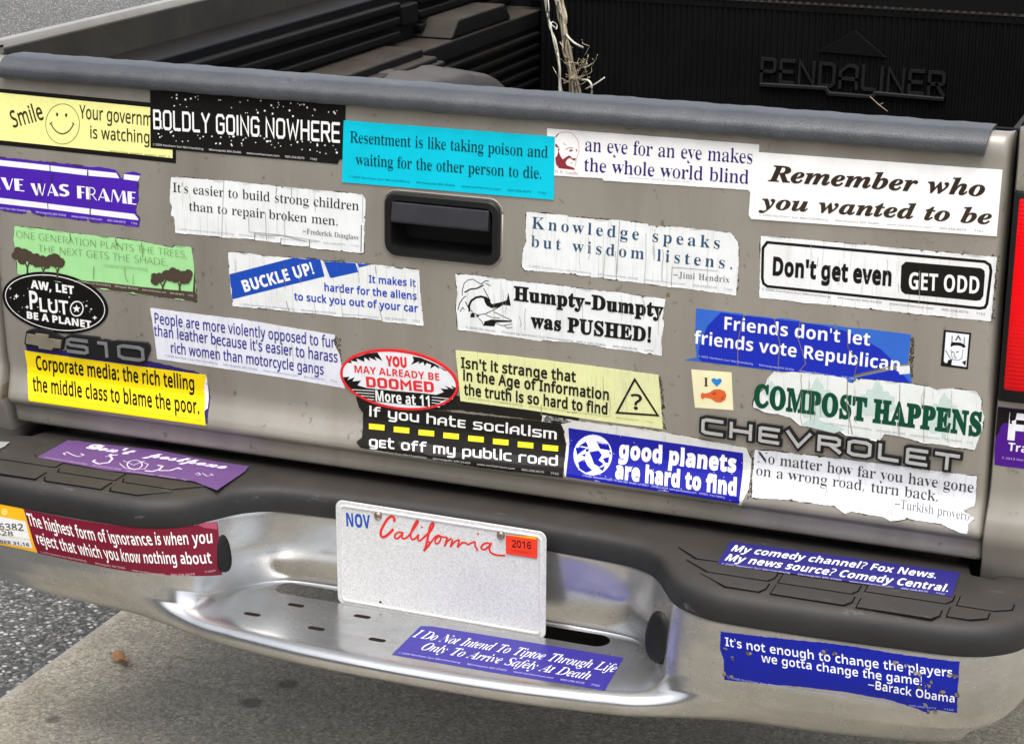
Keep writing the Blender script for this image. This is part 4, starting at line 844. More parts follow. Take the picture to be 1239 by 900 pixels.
104:[95,[5,0,0,4,6,2,2,8,0,86,-2,7,-2,2,-4,1,0,4,32,0,0,-47,11,9,13,4,12,-3,7,-9,3,-15,0,-39,1,-8,3,-1,4,-1,0,-4,-40,0,0,4,1,0,5,3,2,7,0,40,-2,10,-2,3,-4,1,-8,-2,-6,-7,0,-45,2,-8,2,-1,4,-1,0,-4]],
105:[50,[25,90,-5,1,-4,3,-3,4,0,5,0,5,3,4,4,3,5,1,5,-1,4,-3,3,-4,1,-5,-1,-5,-3,-4,-4,-3],[5,0,0,4,6,2,2,8,0,49,-1,8,-7,2,0,5,32,0,0,-64,2,-7,6,-3,0,-4]],
107:[90,[4,0,0,4,7,2,2,8,0,85,-1,8,-3,2,-4,1,0,4,32,0,0,-72,20,20,3,4,1,4,-2,2,-7,1,-1,5,35,0,0,-5,-9,-2,-8,-6,-13,-13,30,-43,4,-4,4,-1,0,-4,-41,0,0,4,1,0,4,1,2,3,-2,4,-17,25,-4,-3,0,-20,2,-7,6,-3,0,-4]],
108:[50,[5,0,0,4,6,2,2,8,0,85,-1,8,-3,2,-4,1,0,4,32,0,0,-100,2,-7,6,-3,0,-4]],
109:[139,[5,0,0,4,6,2,2,8,0,49,-2,8,-2,2,-4,1,0,4,32,0,0,-12,10,10,12,4,10,-2,7,-5,4,-8,11,11,13,4,12,-3,8,-9,2,-15,0,-39,2,-8,2,-1,4,-1,0,-4,-40,0,0,4,4,1,3,2,1,7,0,40,-1,10,-2,3,-5,1,-7,-2,-6,-7,0,-45,2,-7,2,-2,4,-1,0,-4,-39,0,0,4,4,1,2,2,2,7,0,40,-2,10,-2,3,-4,1,-7,-2,-6,-7,0,-45,1,-7,2,-2,4,-1,0,-4]],
110:[95,[5,0,0,4,6,2,2,8,0,49,-2,8,-2,2,-4,1,0,4,32,0,0,-11,11,9,13,4,12,-3,7,-9,3,-15,0,-39,1,-8,3,-1,4,-1,0,-4,-40,0,0,4,1,0,5,3,2,7,0,40,-2,10,-2,3,-4,1,-8,-2,-6,-7,0,-45,2,-8,2,-1,4,-1,0,-4]],
111:[84,[42,-3,-10,2,-9,4,-8,6,-6,9,-3,9,-1,11,1,12,3,10,6,8,8,6,9,4,10,2,10,-2,9,-4,8,-6,5,-8,4,-10,1,-12,-1,-11,-4,-10,-5,-8,-8,-6,-9,-4],[42,3,6,2,4,5,2,10,1,18,-1,19,-2,11,-4,5,-6,2,-6,-2,-4,-5,-2,-11,-1,-18,1,-19,2,-10,4,-5]],
112:[93,[4,-35,0,4,6,2,3,4,0,9,0,77,-1,10,-7,3,0,4,31,0,0,-12,6,7,7,5,9,2,8,-2,7,-3,6,-7,5,-8,3,-9,0,-11,0,-12,-3,-10,-5,-9,-6,-6,-8,-4,-8,-2,-11,3,-9,8,0,-22,1,-11,4,-4,7,-2,0,-4],[49,7,6,2,5,6,2,10,1,14,-1,13,-2,10,-4,6,-6,2,-7,-3,-6,-8,0,-42,5,-7]],
114:[72,[5,0,0,4,6,2,2,8,0,49,-1,8,-7,2,0,5,31,0,0,-15,5,7,6,5,6,4,5,1,6,-1,5,-3,2,-4,1,-6,0,-4,-2,-3,-4,-3,-4,0,-7,2,-3,4,-5,3,-3,-1,-4,-4,-2,-5,-1,-7,0,-34,1,-5,2,-3,9,-2,0,-4]],
115:[72,[38,-3,-8,1,-8,4,-4,0,-3,-1,-2,-3,-4,0,0,28,4,0,4,-9,5,-7,6,-5,7,-1,6,0,4,3,2,3,1,5,-2,6,-7,5,-12,6,-8,5,-5,5,-4,6,-1,7,2,10,5,8,8,5,11,2,6,-1,9,-2,2,-1,1,0,3,1,2,3,3,0,0,-25,-4,0,-3,8,-5,6,-5,4,-7,1,-4,-1,-4,-2,-2,-3,-1,-3,3,-7,8,-5,11,-6,7,-4,5,-5,3,-6,1,-8,-2,-11,-5,-8,-8,-6]],
116:[57,[31,-2,-9,1,-6,4,-3,6,-1,9,0,52,-7,0,0,5,17,17,10,14,4,0,0,-28,16,0,0,-8,-16,0,0,-50,1,-7,2,-2,3,-1,5,2,5,7,4,-3,-7,-10,-8,-6]],
117:[94,[33,-3,-10,2,-7,5,-3,9,-2,11,0,38,-1,9,-3,2,-4,1,0,4,32,0,0,-60,3,-6,2,-2,4,-1,7,2,6,5,0,46,-2,9,-3,2,-5,1,0,4,34,0,0,-61,2,-7,7,-3,0,-4,-15,-1,-18,-5,0,13,-5,-5,-5,-4,-7,-3]],
118:[77,[36,-3,-26,65,-4,8,-3,3,-4,0,0,5,42,0,0,-4,-2,0,-5,-2,-2,-3,1,-2,13,-36,13,32,1,5,-2,4,-7,2,0,4,25,0,0,-4,-4,-2,-3,-2,-4,-9,-25,-64]],
119:[109,[31,-3,-27,69,-2,5,-5,2,0,5,38,0,0,-5,-5,-1,-1,-3,0,-3,1,-3,12,-31,11,27,-3,7,-3,6,-5,2,0,4,39,0,0,-5,-5,-1,-2,-3,0,-2,0,-2,10,-30,12,29,1,5,-2,3,-6,2,0,4,22,0,0,-4,-5,-3,-3,-7,-27,-67,-4,0,-16,52,-21,-52]],
120:[80,[1,0,0,4,8,3,6,7,16,20,-20,32,-5,5,-5,2,0,5,41,0,0,-4,-5,-1,-2,-3,2,-5,9,-14,10,13,3,6,-2,3,-7,1,0,4,28,0,0,-4,-7,-3,-8,-8,-13,-17,23,-37,3,-4,4,-1,0,-4,-41,0,0,4,5,1,2,3,-3,7,-9,14,-10,-14,-3,-6,2,-4,6,-1,0,-4]],
121:[75,[13,-35,-6,1,-4,3,-4,4,-1,6,1,4,2,4,4,2,4,1,7,-2,2,-3,1,-4,0,-1,-1,-2,1,-2,2,-1,4,2,4,5,3,7,3,10,-26,64,-3,6,-2,3,-5,1,0,5,41,0,0,-5,-6,-1,-2,-3,0,-2,1,-3,13,-34,12,30,1,5,0,4,-2,3,-6,1,0,5,24,0,0,-5,-3,0,-3,-3,-4,-9,-25,-67,-8,-18,-4,-5,-4,-4]],
},
'SC':{
68:[126,[38,-1,-10,1,-6,2,-4,3,-1,4,1,4,2,3,5,2,6,0,12,-1,14,-4,8,10,9,16,7,15,14,20,16,17,-13,7,-16,3,-12,-2,-12,-5,-11,-8,-9,-12,-5,-12,-2,-11,0,-5,3,-4,3,-2,5,-1,11,3,10,7,8,11,4,10,1,9,0,1,0,1,1,3,2,1,2,-1,1,-3,-2,-11,-4,-12,-6,-9,-9,-8,-9,-5,-10,-1,-7,0,-6,3,-5,3,-4,5,-3,6,-1,6,1,8,4,8,5,7,7,7,9,6,9,5,14,4,15,2,20,-3,16,-8,5,3,5,1,2,-1,1,-1,-4,-3,-6,-3,8,-14,3,-17,-3,-20,-8,-18,-6,-8,-7,-6,-12,-6,-12,-2,-11,1,-9,4,-12,-4],[84,5,10,2,10,5,8,9,7,12,4,13,1,13,-2,16,-6,11,-6,-12,-5,-17,-8,-23,-5,-8,-6,-7,-14,-11],[37,3,8,1,8,4,-11,5,-10,1,-7,-1,-3,-4,3,-3,5,-2]],
101:[69,[25,-1,-9,1,-7,4,-5,6,-1,7,1,5,3,6,11,12,14,8,14,4,5,-1,5,-2,3,-4,1,-5,-1,-5,-4,-4,-12,-8,-19,-6,-3,-10,2,-2,4,-1,7,1,7,2,8,5,8,7,3,-4,-9,-7,-9,-5,-9,-3],[26,21,11,4,8,8,3,4,1,4,-1,4,-2,2,-6,-4,-7,-9]],
110:[97,[0,-1,11,16,8,12,7,11,-1,1,-4,-2,-8,-9,-3,4,14,14,7,4,6,1,5,-2,2,-9,-1,-7,15,14,13,5,5,-1,4,-3,2,-4,1,-6,-2,-8,-6,-9,-6,-7,-4,-7,1,-2,6,3,12,11,3,-4,-9,-8,-6,-4,-5,-3,-5,-1,-5,1,-4,3,-2,4,-1,6,1,8,9,12,9,11,1,1,-1,1,-6,-3,-10,-8,-13,-14,-15,-21]],
111:[75,[23,-1,-8,1,-6,4,-3,5,-2,7,1,6,3,6,10,12,14,8,8,3,7,1,7,-1,6,-3,3,-5,1,-7,-1,-5,-2,-6,-8,-11,5,2,6,5,4,-4,-12,-8,-12,-2,-10,-6],[27,4,3,1,5,3,-1,3,3,4,7,3,8,13,3,10,-1,4,-3,1,-4,-1,-5,-4,-6,-8,-6,-9,-4,-9,-2,-7,1,-3]],
112:[91,[9,32,10,9,8,11,8,14,13,23,21,2,-26,-49,9,7,10,3,4,-1,4,-3,3,-4,0,-5,0,-6,-3,-6,-8,-12,-5,-9,1,-1,8,3,12,11,3,-4,-16,-13,-5,-2,-5,-1,-6,1,-4,3,-3,4,-1,5,1,6,3,5,11,13,5,9,-1,1,-5,-1,-4,-3,-11,-11,-11,-16,-33,-61,-21,-2,44,83,-3,-4,-4,-3]],
115:[59,[52,18,-15,-13,-10,-5,-10,-1,-7,1,-5,2,-3,4,-1,5,2,5,6,2,5,-2,2,-4,-2,-5,-4,-1,-1,0,4,-2,6,2,4,7,3,10,1,13,0,3,0,3,-4,-3,-6,-6,-5,-5,-3,4,8,7,11,11,2,2,3,4,2,1,2,-1,1,-2,-2,-3,-1,-4,1,-3,6,-10,2,-9,-1,-7,-3,-4,8,7]],
116:[74,[9,32,10,10,8,9,8,12,19,31,21,1,-12,-21,11,0,-2,-6,-13,0,-12,-20,-11,-19,-8,-15,-2,-7,2,-2,7,3,13,11,3,-4,-15,-12,-7,-3,-7,-1,-5,1,-4,2,-3,4,0,5,1,7,3,7,7,12,-9,-9]],
},
'SI':{
65:[105,[-17,0,0,4,7,2,7,6,84,103,4,0,-3,-93,0,-2,1,-9,5,-5,9,-2,0,-4,-53,0,0,4,8,2,4,4,2,5,1,7,1,13,-36,0,-12,-15,-4,-6,-1,-4,3,-4,8,-2,0,-4],[30,42,30,0,2,40]],
68:[121,[-8,0,0,4,8,1,6,5,4,11,19,71,1,8,-1,4,-2,2,-9,3,0,4,45,0,23,-3,17,-9,10,-15,3,-20,-1,-13,-4,-13,-7,-12,-9,-10,-15,-11,-17,-5,-24,-2],[42,5,11,2,9,4,9,6,7,9,6,11,4,11,3,13,1,14,-3,18,-9,11,-15,4,-4,-1,-3,-2,-4,-7,-21,-79,-1,-3,0,-4,2,-5]],
73:[62,[-8,0,0,4,8,1,6,5,4,11,19,71,1,5,0,4,-3,5,-9,3,0,4,53,0,0,-4,-9,-2,-5,-5,-4,-11,-19,-71,-2,-8,3,-6,9,-2,0,-4]],
76:[106,[-8,0,0,4,8,1,6,5,4,11,19,71,1,8,-1,4,-2,3,-9,2,0,4,53,0,0,-4,-9,-2,-5,-5,-4,-11,-19,-70,-2,-10,1,-3,3,-1,4,-1,7,0,15,2,13,5,10,8,8,12,5,0,-10,-33]],
78:[117,[77,-3,-42,91,-18,-68,-2,-8,3,-6,9,-2,0,-4,-36,0,0,4,9,1,5,5,4,11,18,68,2,6,0,4,-1,4,-2,3,-10,3,0,4,33,0,36,-79,15,58,2,5,0,3,-1,4,-2,3,-9,2,0,4,36,0,0,-4,-8,-2,-6,-5,-4,-11,-26,-94]],
79:[120,[45,-3,-17,3,-12,8,-9,13,-2,17,1,13,3,12,6,12,8,12,8,10,10,8,16,8,18,3,17,-3,12,-8,8,-13,3,-17,-1,-12,-3,-13,-6,-12,-7,-12,-9,-10,-10,-8,-17,-8],[46,3,11,3,10,9,9,15,7,19,6,21,2,17,-1,10,-4,7,-5,4,-7,2,-7,-1,-6,-4,-11,-12,-11,-21,-8,-24,-2,-22,1,-10,3,-7,6,-4]],
82:[107,[-8,0,0,4,8,1,6,5,4,11,19,71,1,5,0,3,-1,4,-2,2,-9,3,0,4,45,0,18,-2,13,-4,7,-8,3,-12,-2,-9,-6,-9,-11,-7,-13,-4,14,-43,2,-5,3,-3,9,-3,0,-4,-34,0,-17,56,-6,0,-9,-36,-2,-8,1,-4,2,-2,9,-2,0,-4],[49,61,12,2,10,6,5,10,2,12,-1,9,-5,5,-9,2,-5,-1,-3,-6,-10,-39,2,0]],
83:[92,[38,-3,-10,1,-14,5,-4,1,-4,-2,-4,-4,-4,0,9,38,4,0,0,-1,2,-14,5,-10,8,-6,10,-2,6,1,5,2,7,8,3,10,-2,10,-8,9,-11,11,-11,11,-6,9,-2,10,2,9,3,7,5,7,7,5,9,3,9,1,10,-1,12,-4,4,-1,4,2,3,3,5,0,-8,-34,-5,0,0,1,0,2,0,7,-3,7,-3,5,-4,4,-5,2,-6,1,-7,-1,-6,-4,-3,-6,-2,-7,3,-9,8,-9,6,-5,6,-6,12,-14,4,-8,1,-10,-3,-14,-7,-11,-13,-7]],
84:[101,[11,0,0,4,10,3,4,3,2,5,24,92,-2,0,-10,-2,-9,-5,-8,-7,-6,-10,-4,0,6,30,91,0,-5,-33,-4,0,-3,15,-8,9,-11,3,-1,0,-25,-91,-1,-5,1,-3,2,-2,9,-2,0,-4]],
97:[84,[13,-2,-7,1,-6,4,-3,7,-2,8,1,9,3,10,9,18,6,8,7,6,11,6,9,2,8,-2,5,-9,2,10,18,0,-14,-49,-2,-9,-1,-4,1,-3,2,-1,5,3,6,9,4,-3,-9,-12,-8,-7,-9,-2,-8,3,-2,8,0,4,1,6,-6,-9,-6,-7,-7,-4],[23,10,4,1,4,3,7,10,6,13,4,13,2,12,-2,6,-5,2,-4,-1,-4,-3,-8,-11,-6,-15,-4,-11,-1,-9,2,-7]],
98:[81,[19,-2,-10,1,-9,4,-3,5,1,5,23,81,2,9,-2,4,-6,1,-3,0,0,5,17,2,18,3,-15,-54,11,10,12,3,7,-1,6,-4,3,-7,2,-10,-1,-9,-3,-9,-10,-18,-7,-7,-7,-6,-12,-6],[23,4,4,1,5,2,8,9,6,13,5,14,1,13,-2,7,-5,3,-6,-2,-6,-6,-4,-10,-5,-13,-5,-18,-2,-9,2,-3]],
100:[84,[14,-2,-8,1,-5,5,-4,7,-1,9,3,17,8,17,12,14,11,7,11,2,6,-1,6,-2,6,21,2,5,0,3,-1,3,-1,1,-8,1,0,5,17,2,18,3,-27,-97,-1,-6,-1,-3,2,-2,5,3,6,9,4,-3,-13,-16,-5,-4,-6,-1,-6,1,-4,4,-1,6,2,10,-6,-9,-7,-7,-7,-4],[24,10,4,1,4,3,7,11,6,13,4,14,1,10,-1,7,-5,2,-7,-4,-7,-9,-7,-13,-5,-13,-1,-12,2,-7]],
101:[67,[22,-2,-10,1,-8,6,-5,8,-2,12,1,9,3,9,5,9,6,8,7,7,8,6,9,3,8,1,8,-1,5,-3,4,-5,1,-6,-2,-10,-8,-9,-14,-7,-18,-5,-1,-9,0,-5,3,-5,3,-2,6,-1,9,4,9,11,5,-3,-9,-13,-11,-8],[21,37,14,6,10,10,2,6,1,6,-1,5,-4,2,-6,-2,-6,-7,-5,-11]],
102:[48,[-16,-35,-6,1,-5,3,-3,4,-1,6,2,6,6,3,6,-2,2,-6,-1,-4,-2,-3,1,-2,2,0,4,1,3,2,4,10,5,17,5,25,9,43,-12,0,2,7,11,0,7,18,8,13,11,8,11,3,7,-1,6,-3,3,-4,2,-6,-3,-6,-6,-3,-6,3,-2,5,1,4,1,3,0,2,-2,0,-5,-2,-5,-6,-8,-28,14,0,-1,-7,-14,0,-9,-41,-4,-19,-6,-16,-6,-12,-7,-9,-9,-5]],
103:[75,[19,-35,-13,2,-10,3,-7,6,-2,7,2,6,3,5,16,7,-6,6,-3,6,1,4,3,4,11,8,-9,8,-2,5,-1,5,1,8,4,7,6,6,7,5,8,3,9,1,13,-2,11,-6,15,0,-1,-7,-10,0,1,-3,0,-3,-1,-8,-4,-7,-6,-6,-7,-5,-9,-3,-9,-1,-9,1,-3,-3,-2,-3,2,-3,5,-2,11,-3,11,-5,9,-6,3,-5,1,-6,-1,-7,-4,-6,-6,-6,-8,-3,-9,-3],[29,31,4,1,4,4,7,11,2,15,-2,7,-5,3,-4,-1,-5,-4,-6,-12,-3,-14,2,-7],[21,-29,8,1,6,3,4,4,1,5,-1,4,-4,4,-20,7,-10,-7,-3,-7,1,-6,4,-4,7,-3]],
104:[89,[52,-2,-6,1,-3,4,-2,7,2,11,6,17,5,17,2,7,-1,2,-2,1,-10,-5,-10,-14,-10,-21,-7,-25,-21,0,25,94,2,6,0,3,-1,4,-6,1,-3,0,0,5,15,1,20,4,-18,-69,9,13,8,9,8,5,9,1,7,-1,4,-4,2,-7,-2,-9,-3,-14,-9,-23,0,-3,-1,-2,1,-2,2,-1,5,3,7,11,4,-3,-9,-13,-9,-9]],
105:[49,[33,93,-4,1,-4,2,-2,4,-1,4,1,4,2,4,4,2,4,1,4,-1,4,-2,2,-4,1,-4,-1,-4,-2,-4,-4,-2],[12,-2,-5,1,-4,2,-2,4,-1,5,1,6,2,6,8,31,2,6,0,4,-1,4,-6,1,-1,0,0,4,17,3,15,2,-15,-56,-1,-7,1,-3,2,0,5,3,6,8,4,-2,-9,-12,-9,-8]],
108:[43,[10,-2,-5,0,-4,3,-3,4,-1,5,1,5,1,6,20,72,3,11,-2,3,-5,1,-2,0,0,4,33,6,-26,-97,-1,-4,-1,-4,1,-2,2,-1,5,3,7,9,3,-2,-13,-17,-6,-4]],
109:[131,[95,-2,-6,1,-4,5,-1,6,2,11,5,17,6,18,1,6,-1,2,-2,1,-7,-3,-8,-9,-9,-15,-9,-23,-5,-15,-19,0,17,56,1,6,0,2,-3,1,-4,-1,-5,-3,-10,-13,-10,-21,-8,-27,-20,0,15,53,1,7,1,3,-2,4,-5,1,-1,0,-1,4,34,5,-9,-29,9,13,9,9,8,6,9,1,7,-1,4,-4,2,-7,-2,-11,8,11,7,7,8,4,8,1,7,-1,4,-4,1,-7,-1,-9,-4,-13,-8,-24,-1,-2,0,-3,1,-2,2,-1,4,3,3,4,4,5,4,-3,-14,-16,-6,-5]],
110:[89,[53,-2,-6,1,-4,4,-1,7,2,11,5,17,6,17,1,7,0,2,-3,1,-9,-4,-10,-13,-10,-21,-8,-27,-20,0,15,53,1,7,1,3,-2,4,-5,1,-1,0,-1,4,34,5,-9,-29,9,13,9,9,8,6,9,1,7,-1,4,-4,2,-7,-2,-9,-4,-14,-9,-28,1,-2,2,-1,5,3,6,8,4,-2,-14,-17,-6,-4]],
111:[79,[24,-2,-11,1,-8,6,-6,8,-2,12,1,9,3,9,5,9,6,8,7,7,8,6,8,3,9,1,11,-1,9,-6,5,-8,2,-11,-1,-9,-3,-10,-4,-8,-6,-9,-7,-7,-8,-5,-9,-4],[26,3,4,1,3,4,7,10,6,15,4,15,1,12,-2,9,-6,3,-4,-1,-4,-3,-7,-11,-5,-14,-4,-15,-2,-13,2,-9]],
112:[82,[-20,-35,0,5,7,2,4,4,2,6,19,75,1,6,-2,4,-7,1,0,5,17,2,15,2,-5,-17,13,13,13,4,7,-1,6,-4,3,-7,1,-9,-1,-10,-3,-10,-4,-10,-6,-9,-7,-8,-8,-6,-8,-4,-8,-1,-7,1,-5,3,-5,-19,-1,-7,1,-3,1,-2,8,-1,0,-5],[26,4,4,1,4,3,7,10,7,13,4,14,1,11,-1,7,-5,2,-8,-3,-7,-10,-6,-16,-5,-17,-2,-10,2,-4]],
114:[65,[-4,0,15,53,1,7,1,3,-2,4,-5,1,-1,0,-1,4,34,5,-9,-30,7,14,7,9,6,5,7,2,6,-2,3,-9,-1,-5,-2,-3,-3,-3,-4,-1,-5,2,-3,3,-2,1,-6,-4,-7,-12,-8,-20,-8,-24]],
116:[46,[8,-2,-7,1,-4,4,-1,7,0,3,1,4,14,51,-8,0,0,6,17,10,14,15,6,0,-7,-24,14,0,-2,-7,-13,0,-13,-42,-2,-7,0,-5,0,-3,2,-1,5,4,8,10,4,-3,-7,-10,-7,-7,-7,-5]],
117:[89,[12,-2,-8,1,-4,4,-1,7,1,9,4,14,5,20,3,10,-2,4,-5,1,-2,0,0,4,15,2,18,3,-16,-57,-1,-7,1,-2,2,-1,9,5,11,13,9,21,8,26,20,0,-16,-61,0,-2,2,-1,5,3,3,3,4,6,3,-3,-13,-17,-6,-4,-7,-1,-5,0,-4,3,-2,4,-1,5,3,16,-8,-13,-8,-8,-9,-6]],
118:[71,[12,-2,0,8,-1,33,-1,18,-4,9,-5,3,-1,-1,-1,5,25,4,3,-3,2,-11,2,-34,0,-7,9,11,6,9,5,11,-4,7,-2,4,-1,4,0,4,2,3,4,2,4,0,4,0,3,-3,2,-3,0,-5,-2,-11,-7,-13,-12,-16,-18,-19,-8,-9]],
119:[105,[12,-3,0,9,-1,32,-1,19,-4,9,-5,3,-1,-1,-1,5,25,4,4,-11,3,-33,26,44,4,0,6,-55,9,11,6,9,3,7,1,5,0,3,-3,3,-3,4,-1,4,2,7,3,2,4,1,5,-1,3,-2,2,-4,0,-5,-4,-15,-12,-20,-21,-25,-7,-8,-5,-1,-4,48,-28,-47]],
121:[70,[-7,-35,-6,1,-4,2,-2,3,-1,4,1,4,2,3,7,3,8,-3,7,-3,4,2,6,5,4,6,2,6,-1,9,-2,15,-4,17,-3,14,-3,10,-2,4,-3,2,-3,0,-2,0,0,5,8,1,6,1,9,1,4,-3,3,-11,4,-18,5,-26,11,21,3,13,-1,3,-3,3,-4,4,-1,4,1,4,2,4,3,2,4,0,5,0,3,-3,2,-3,1,-5,-3,-11,-7,-17,-9,-20,-12,-19,-14,-17,-13,-13,-6,-3]],
},
'SX':{
48:[96,[48,-2,-13,2,-11,6,-8,9,-7,19,-3,26,1,18,3,15,5,12,8,9,11,6,14,2,13,-2,11,-6,8,-9,7,-19,3,-26,-1,-18,-3,-15,-6,-12,-8,-9,-10,-6],[48,19,8,2,5,8,3,13,1,18,-1,18,-3,13,-5,8,-8,2,-8,-2,-5,-8,-3,-13,-1,-18,1,-18,3,-13,5,-8]],
49:[96,[44,0,0,69,0,12,1,12,-4,-3,-5,-5,-14,-11,-12,15,39,31,20,0,0,-120]],
50:[96,[7,0,0,18,30,30,14,16,8,11,3,11,-1,6,-3,5,-5,3,-6,0,-6,0,-7,-3,-14,-9,-14,16,11,9,14,6,18,3,11,-2,9,-3,8,-5,6,-6,3,-8,1,-9,-1,-9,-3,-9,-11,-16,-18,-18,-16,-15,0,-1,52,0,0,-21]],
54:[96,[50,-2,-12,2,-10,4,-9,7,-7,10,-5,13,-1,17,1,20,6,19,4,9,6,7,8,7,10,4,11,3,14,1,8,0,8,-1,0,-20,-7,1,-7,0,-14,-1,-9,-3,-7,-6,-5,-7,-3,-10,-1,-10,1,0,4,5,6,5,7,3,9,1,14,-3,11,-7,7,-12,2,-16,-2,-17,-9,-14,-12,-8],[49,19,7,1,5,4,4,6,1,10,-1,7,-3,6,-5,4,-7,1,-10,-2,-7,-6,-2,-8,2,-11,6,-9,5,-2]],
65:[116,[0,0,42,120,31,0,43,-120,-28,0,-8,29,-44,0,-9,-29],[42,50,32,0,-9,28,-2,7,-3,9,-2,8,-2,-9,-3,-9,-2,-6]],
66:[113,[15,0,0,120,37,0,21,-2,16,-5,6,-5,5,-8,1,-11,-1,-9,-4,-8,-6,-5,-8,-3,11,-5,5,-4,3,-5,2,-7,1,-8,-3,-15,-9,-11,-14,-7,-18,-2],[40,72,15,0,10,1,6,3,3,4,1,6,-1,6,-4,4,-7,2,-9,1,-14,0],[40,21,17,0,10,1,6,3,3,6,2,6,-2,6,-3,5,-7,3,-10,1,-16,0]],
67:[107,[64,-2,-17,2,-14,6,-10,9,-8,12,-4,15,-1,18,1,17,5,15,8,12,11,10,14,6,17,2,18,-3,17,-6,-8,-20,-14,5,-13,2,-13,-2,-9,-9,-6,-12,-2,-17,2,-17,5,-13,9,-8,14,-3,15,2,16,5,0,-21,-16,-5]],
68:[124,[15,0,0,120,38,0,17,-2,15,-5,13,-8,9,-12,6,-14,2,-18,-2,-18,-6,-16,-10,-12,-13,-8,-16,-5,-19,-2],[40,21,11,0,16,2,12,8,7,12,2,17,-2,18,-7,12,-10,7,-15,2,-14,0]],
69:[94,[15,0,0,120,69,0,0,-21,-44,0,0,-26,41,0,0,-21,-41,0,0,-31,44,0,0,-21]],
70:[92,[15,0,0,120,69,0,0,-21,-44,0,0,-31,41,0,0,-21,-41,0,0,-47]],
71:[122,[65,-2,-16,2,-14,5,-11,9,-8,12,-5,16,-1,18,2,18,5,15,9,12,12,9,16,6,18,2,19,-2,17,-6,-8,-20,-13,5,-15,1,-10,-1,-9,-4,-7,-6,-6,-8,-3,-10,-1,-11,1,-11,2,-10,4,-8,6,-6,8,-4,10,-2,9,1,7,1,0,25,-22,0,0,21,47,0,0,-62,-19,-5]],
73:[65,[5,0,0,14,15,7,0,78,-15,6,0,15,55,0,0,-15,-15,-6,0,-78,15,-7,0,-14]],
75:[111,[15,0,0,120,25,0,0,-55,5,7,6,7,32,41,28,0,-42,-53,42,-67,-28,0,-32,51,-11,-8,0,-43]],
76:[95,[15,0,0,120,25,0,0,-99,49,0,0,-21]],
77:[158,[15,0,0,120,35,0,28,-92,31,92,34,0,0,-120,-23,0,0,57,0,13,0,14,1,10,-32,-94,-23,0,-29,94,0,-10,1,-14,0,-14,0,-56]],
78:[137,[15,0,0,120,32,0,52,-90,0,17,0,16,0,57,22,0,0,-120,-32,0,-52,91,0,-17,1,-18,0,-56]],
79:[134,[67,-2,-18,2,-14,6,-11,9,-8,13,-5,15,-1,17,1,18,5,15,8,12,11,9,14,6,18,2,18,-2,14,-6,11,-9,8,-12,4,-15,2,-18,-2,-17,-4,-15,-8,-13,-11,-9,-14,-6],[67,20,14,2,9,8,5,13,2,17,-2,17,-5,13,-9,8,-14,3,-14,-3,-9,-8,-6,-13,-2,-17,2,-17,6,-13,9,-8]],
80:[105,[15,0,0,120,38,0,20,-3,14,-7,8,-12,3,-16,-1,-10,-3,-9,-6,-8,-9,-7,-12,-4,-16,-1,-11,0,0,-43],[40,63,9,0,9,2,8,3,5,5,1,9,-2,9,-7,6,-11,2,-12,0]],
82:[111,[15,0,0,120,35,0,21,-2,15,-7,9,-11,3,-16,-1,-8,-2,-6,-8,-11,-11,-7,35,-52,-28,0,-29,46,-14,0,0,-46],[40,67,9,0,10,1,8,3,4,5,1,7,-1,8,-5,4,-7,3,-11,1,-8,0]],
83:[93,[42,-2,-18,2,-16,6,0,23,17,-7,10,-2,9,-1,8,1,5,3,3,4,1,5,-2,6,-5,5,-16,9,-9,4,-10,7,-7,10,-2,7,-1,7,3,15,8,11,13,6,17,3,18,-3,17,-6,-8,-20,-15,6,-13,1,-7,0,-4,-3,-3,-4,-1,-5,1,-5,5,-5,17,-9,15,-9,6,-5,4,-6,3,-7,1,-9,-3,-14,-9,-11,-14,-7]],
84:[97,[36,0,0,99,-33,0,0,21,91,0,0,-21,-33,0,0,-99]],
85:[127,[63,-2,-15,2,-12,4,-9,6,-10,15,-3,18,0,77,26,0,0,-73,1,-13,5,-8,7,-5,11,-1,10,1,8,5,4,9,1,12,0,73,26,0,0,-78,-2,-12,-4,-10,-7,-9,-9,-7,-13,-4]],
86:[109,[41,0,-41,120,26,0,22,-71,2,-7,3,-11,2,-9,1,9,3,11,2,7,22,71,26,0,-41,-120]],
87:[162,[31,0,-31,120,25,0,15,-66,2,-9,3,-12,1,-10,2,10,2,11,2,9,17,67,24,0,18,-67,2,-9,2,-11,1,-10,2,10,2,12,2,9,15,66,25,0,-30,-120,-29,0,-16,63,-2,6,-1,8,-2,8,-1,6,-1,-6,-1,-8,-2,-8,-1,-6,-17,-63]],
89:[105,[40,0,0,46,-40,74,28,0,24,-49,25,49,28,0,-40,-73,0,-47]],
97:[101,[35,-2,-11,2,-9,5,-6,10,-2,12,3,13,7,9,13,5,18,3,16,0,0,4,-1,6,-3,5,-4,2,-6,1,-13,-2,-13,-5,-8,17,16,6,19,3,16,-2,12,-6,7,-11,3,-14,0,-61,-18,0,-5,12,-6,-6,-7,-4,-7,-3],[45,17,7,1,6,3,5,6,1,8,0,7,-10,0,-10,-1,-7,-3,-3,-5,-1,-6,1,-5,2,-3]],
98:[106,[63,-2,-9,1,-6,3,-10,8,-2,0,-4,-10,-19,0,0,128,25,0,0,-30,0,-10,-1,-8,1,0,4,5,6,4,7,3,9,1,14,-3,11,-9,7,-14,3,-21,-3,-21,-7,-15,-11,-9],[56,19,7,1,6,6,3,8,1,12,-1,12,-3,9,-6,5,-7,1,-8,-1,-6,-5,-3,-7,-1,-11,0,-3,1,-12,3,-8,6,-6]],
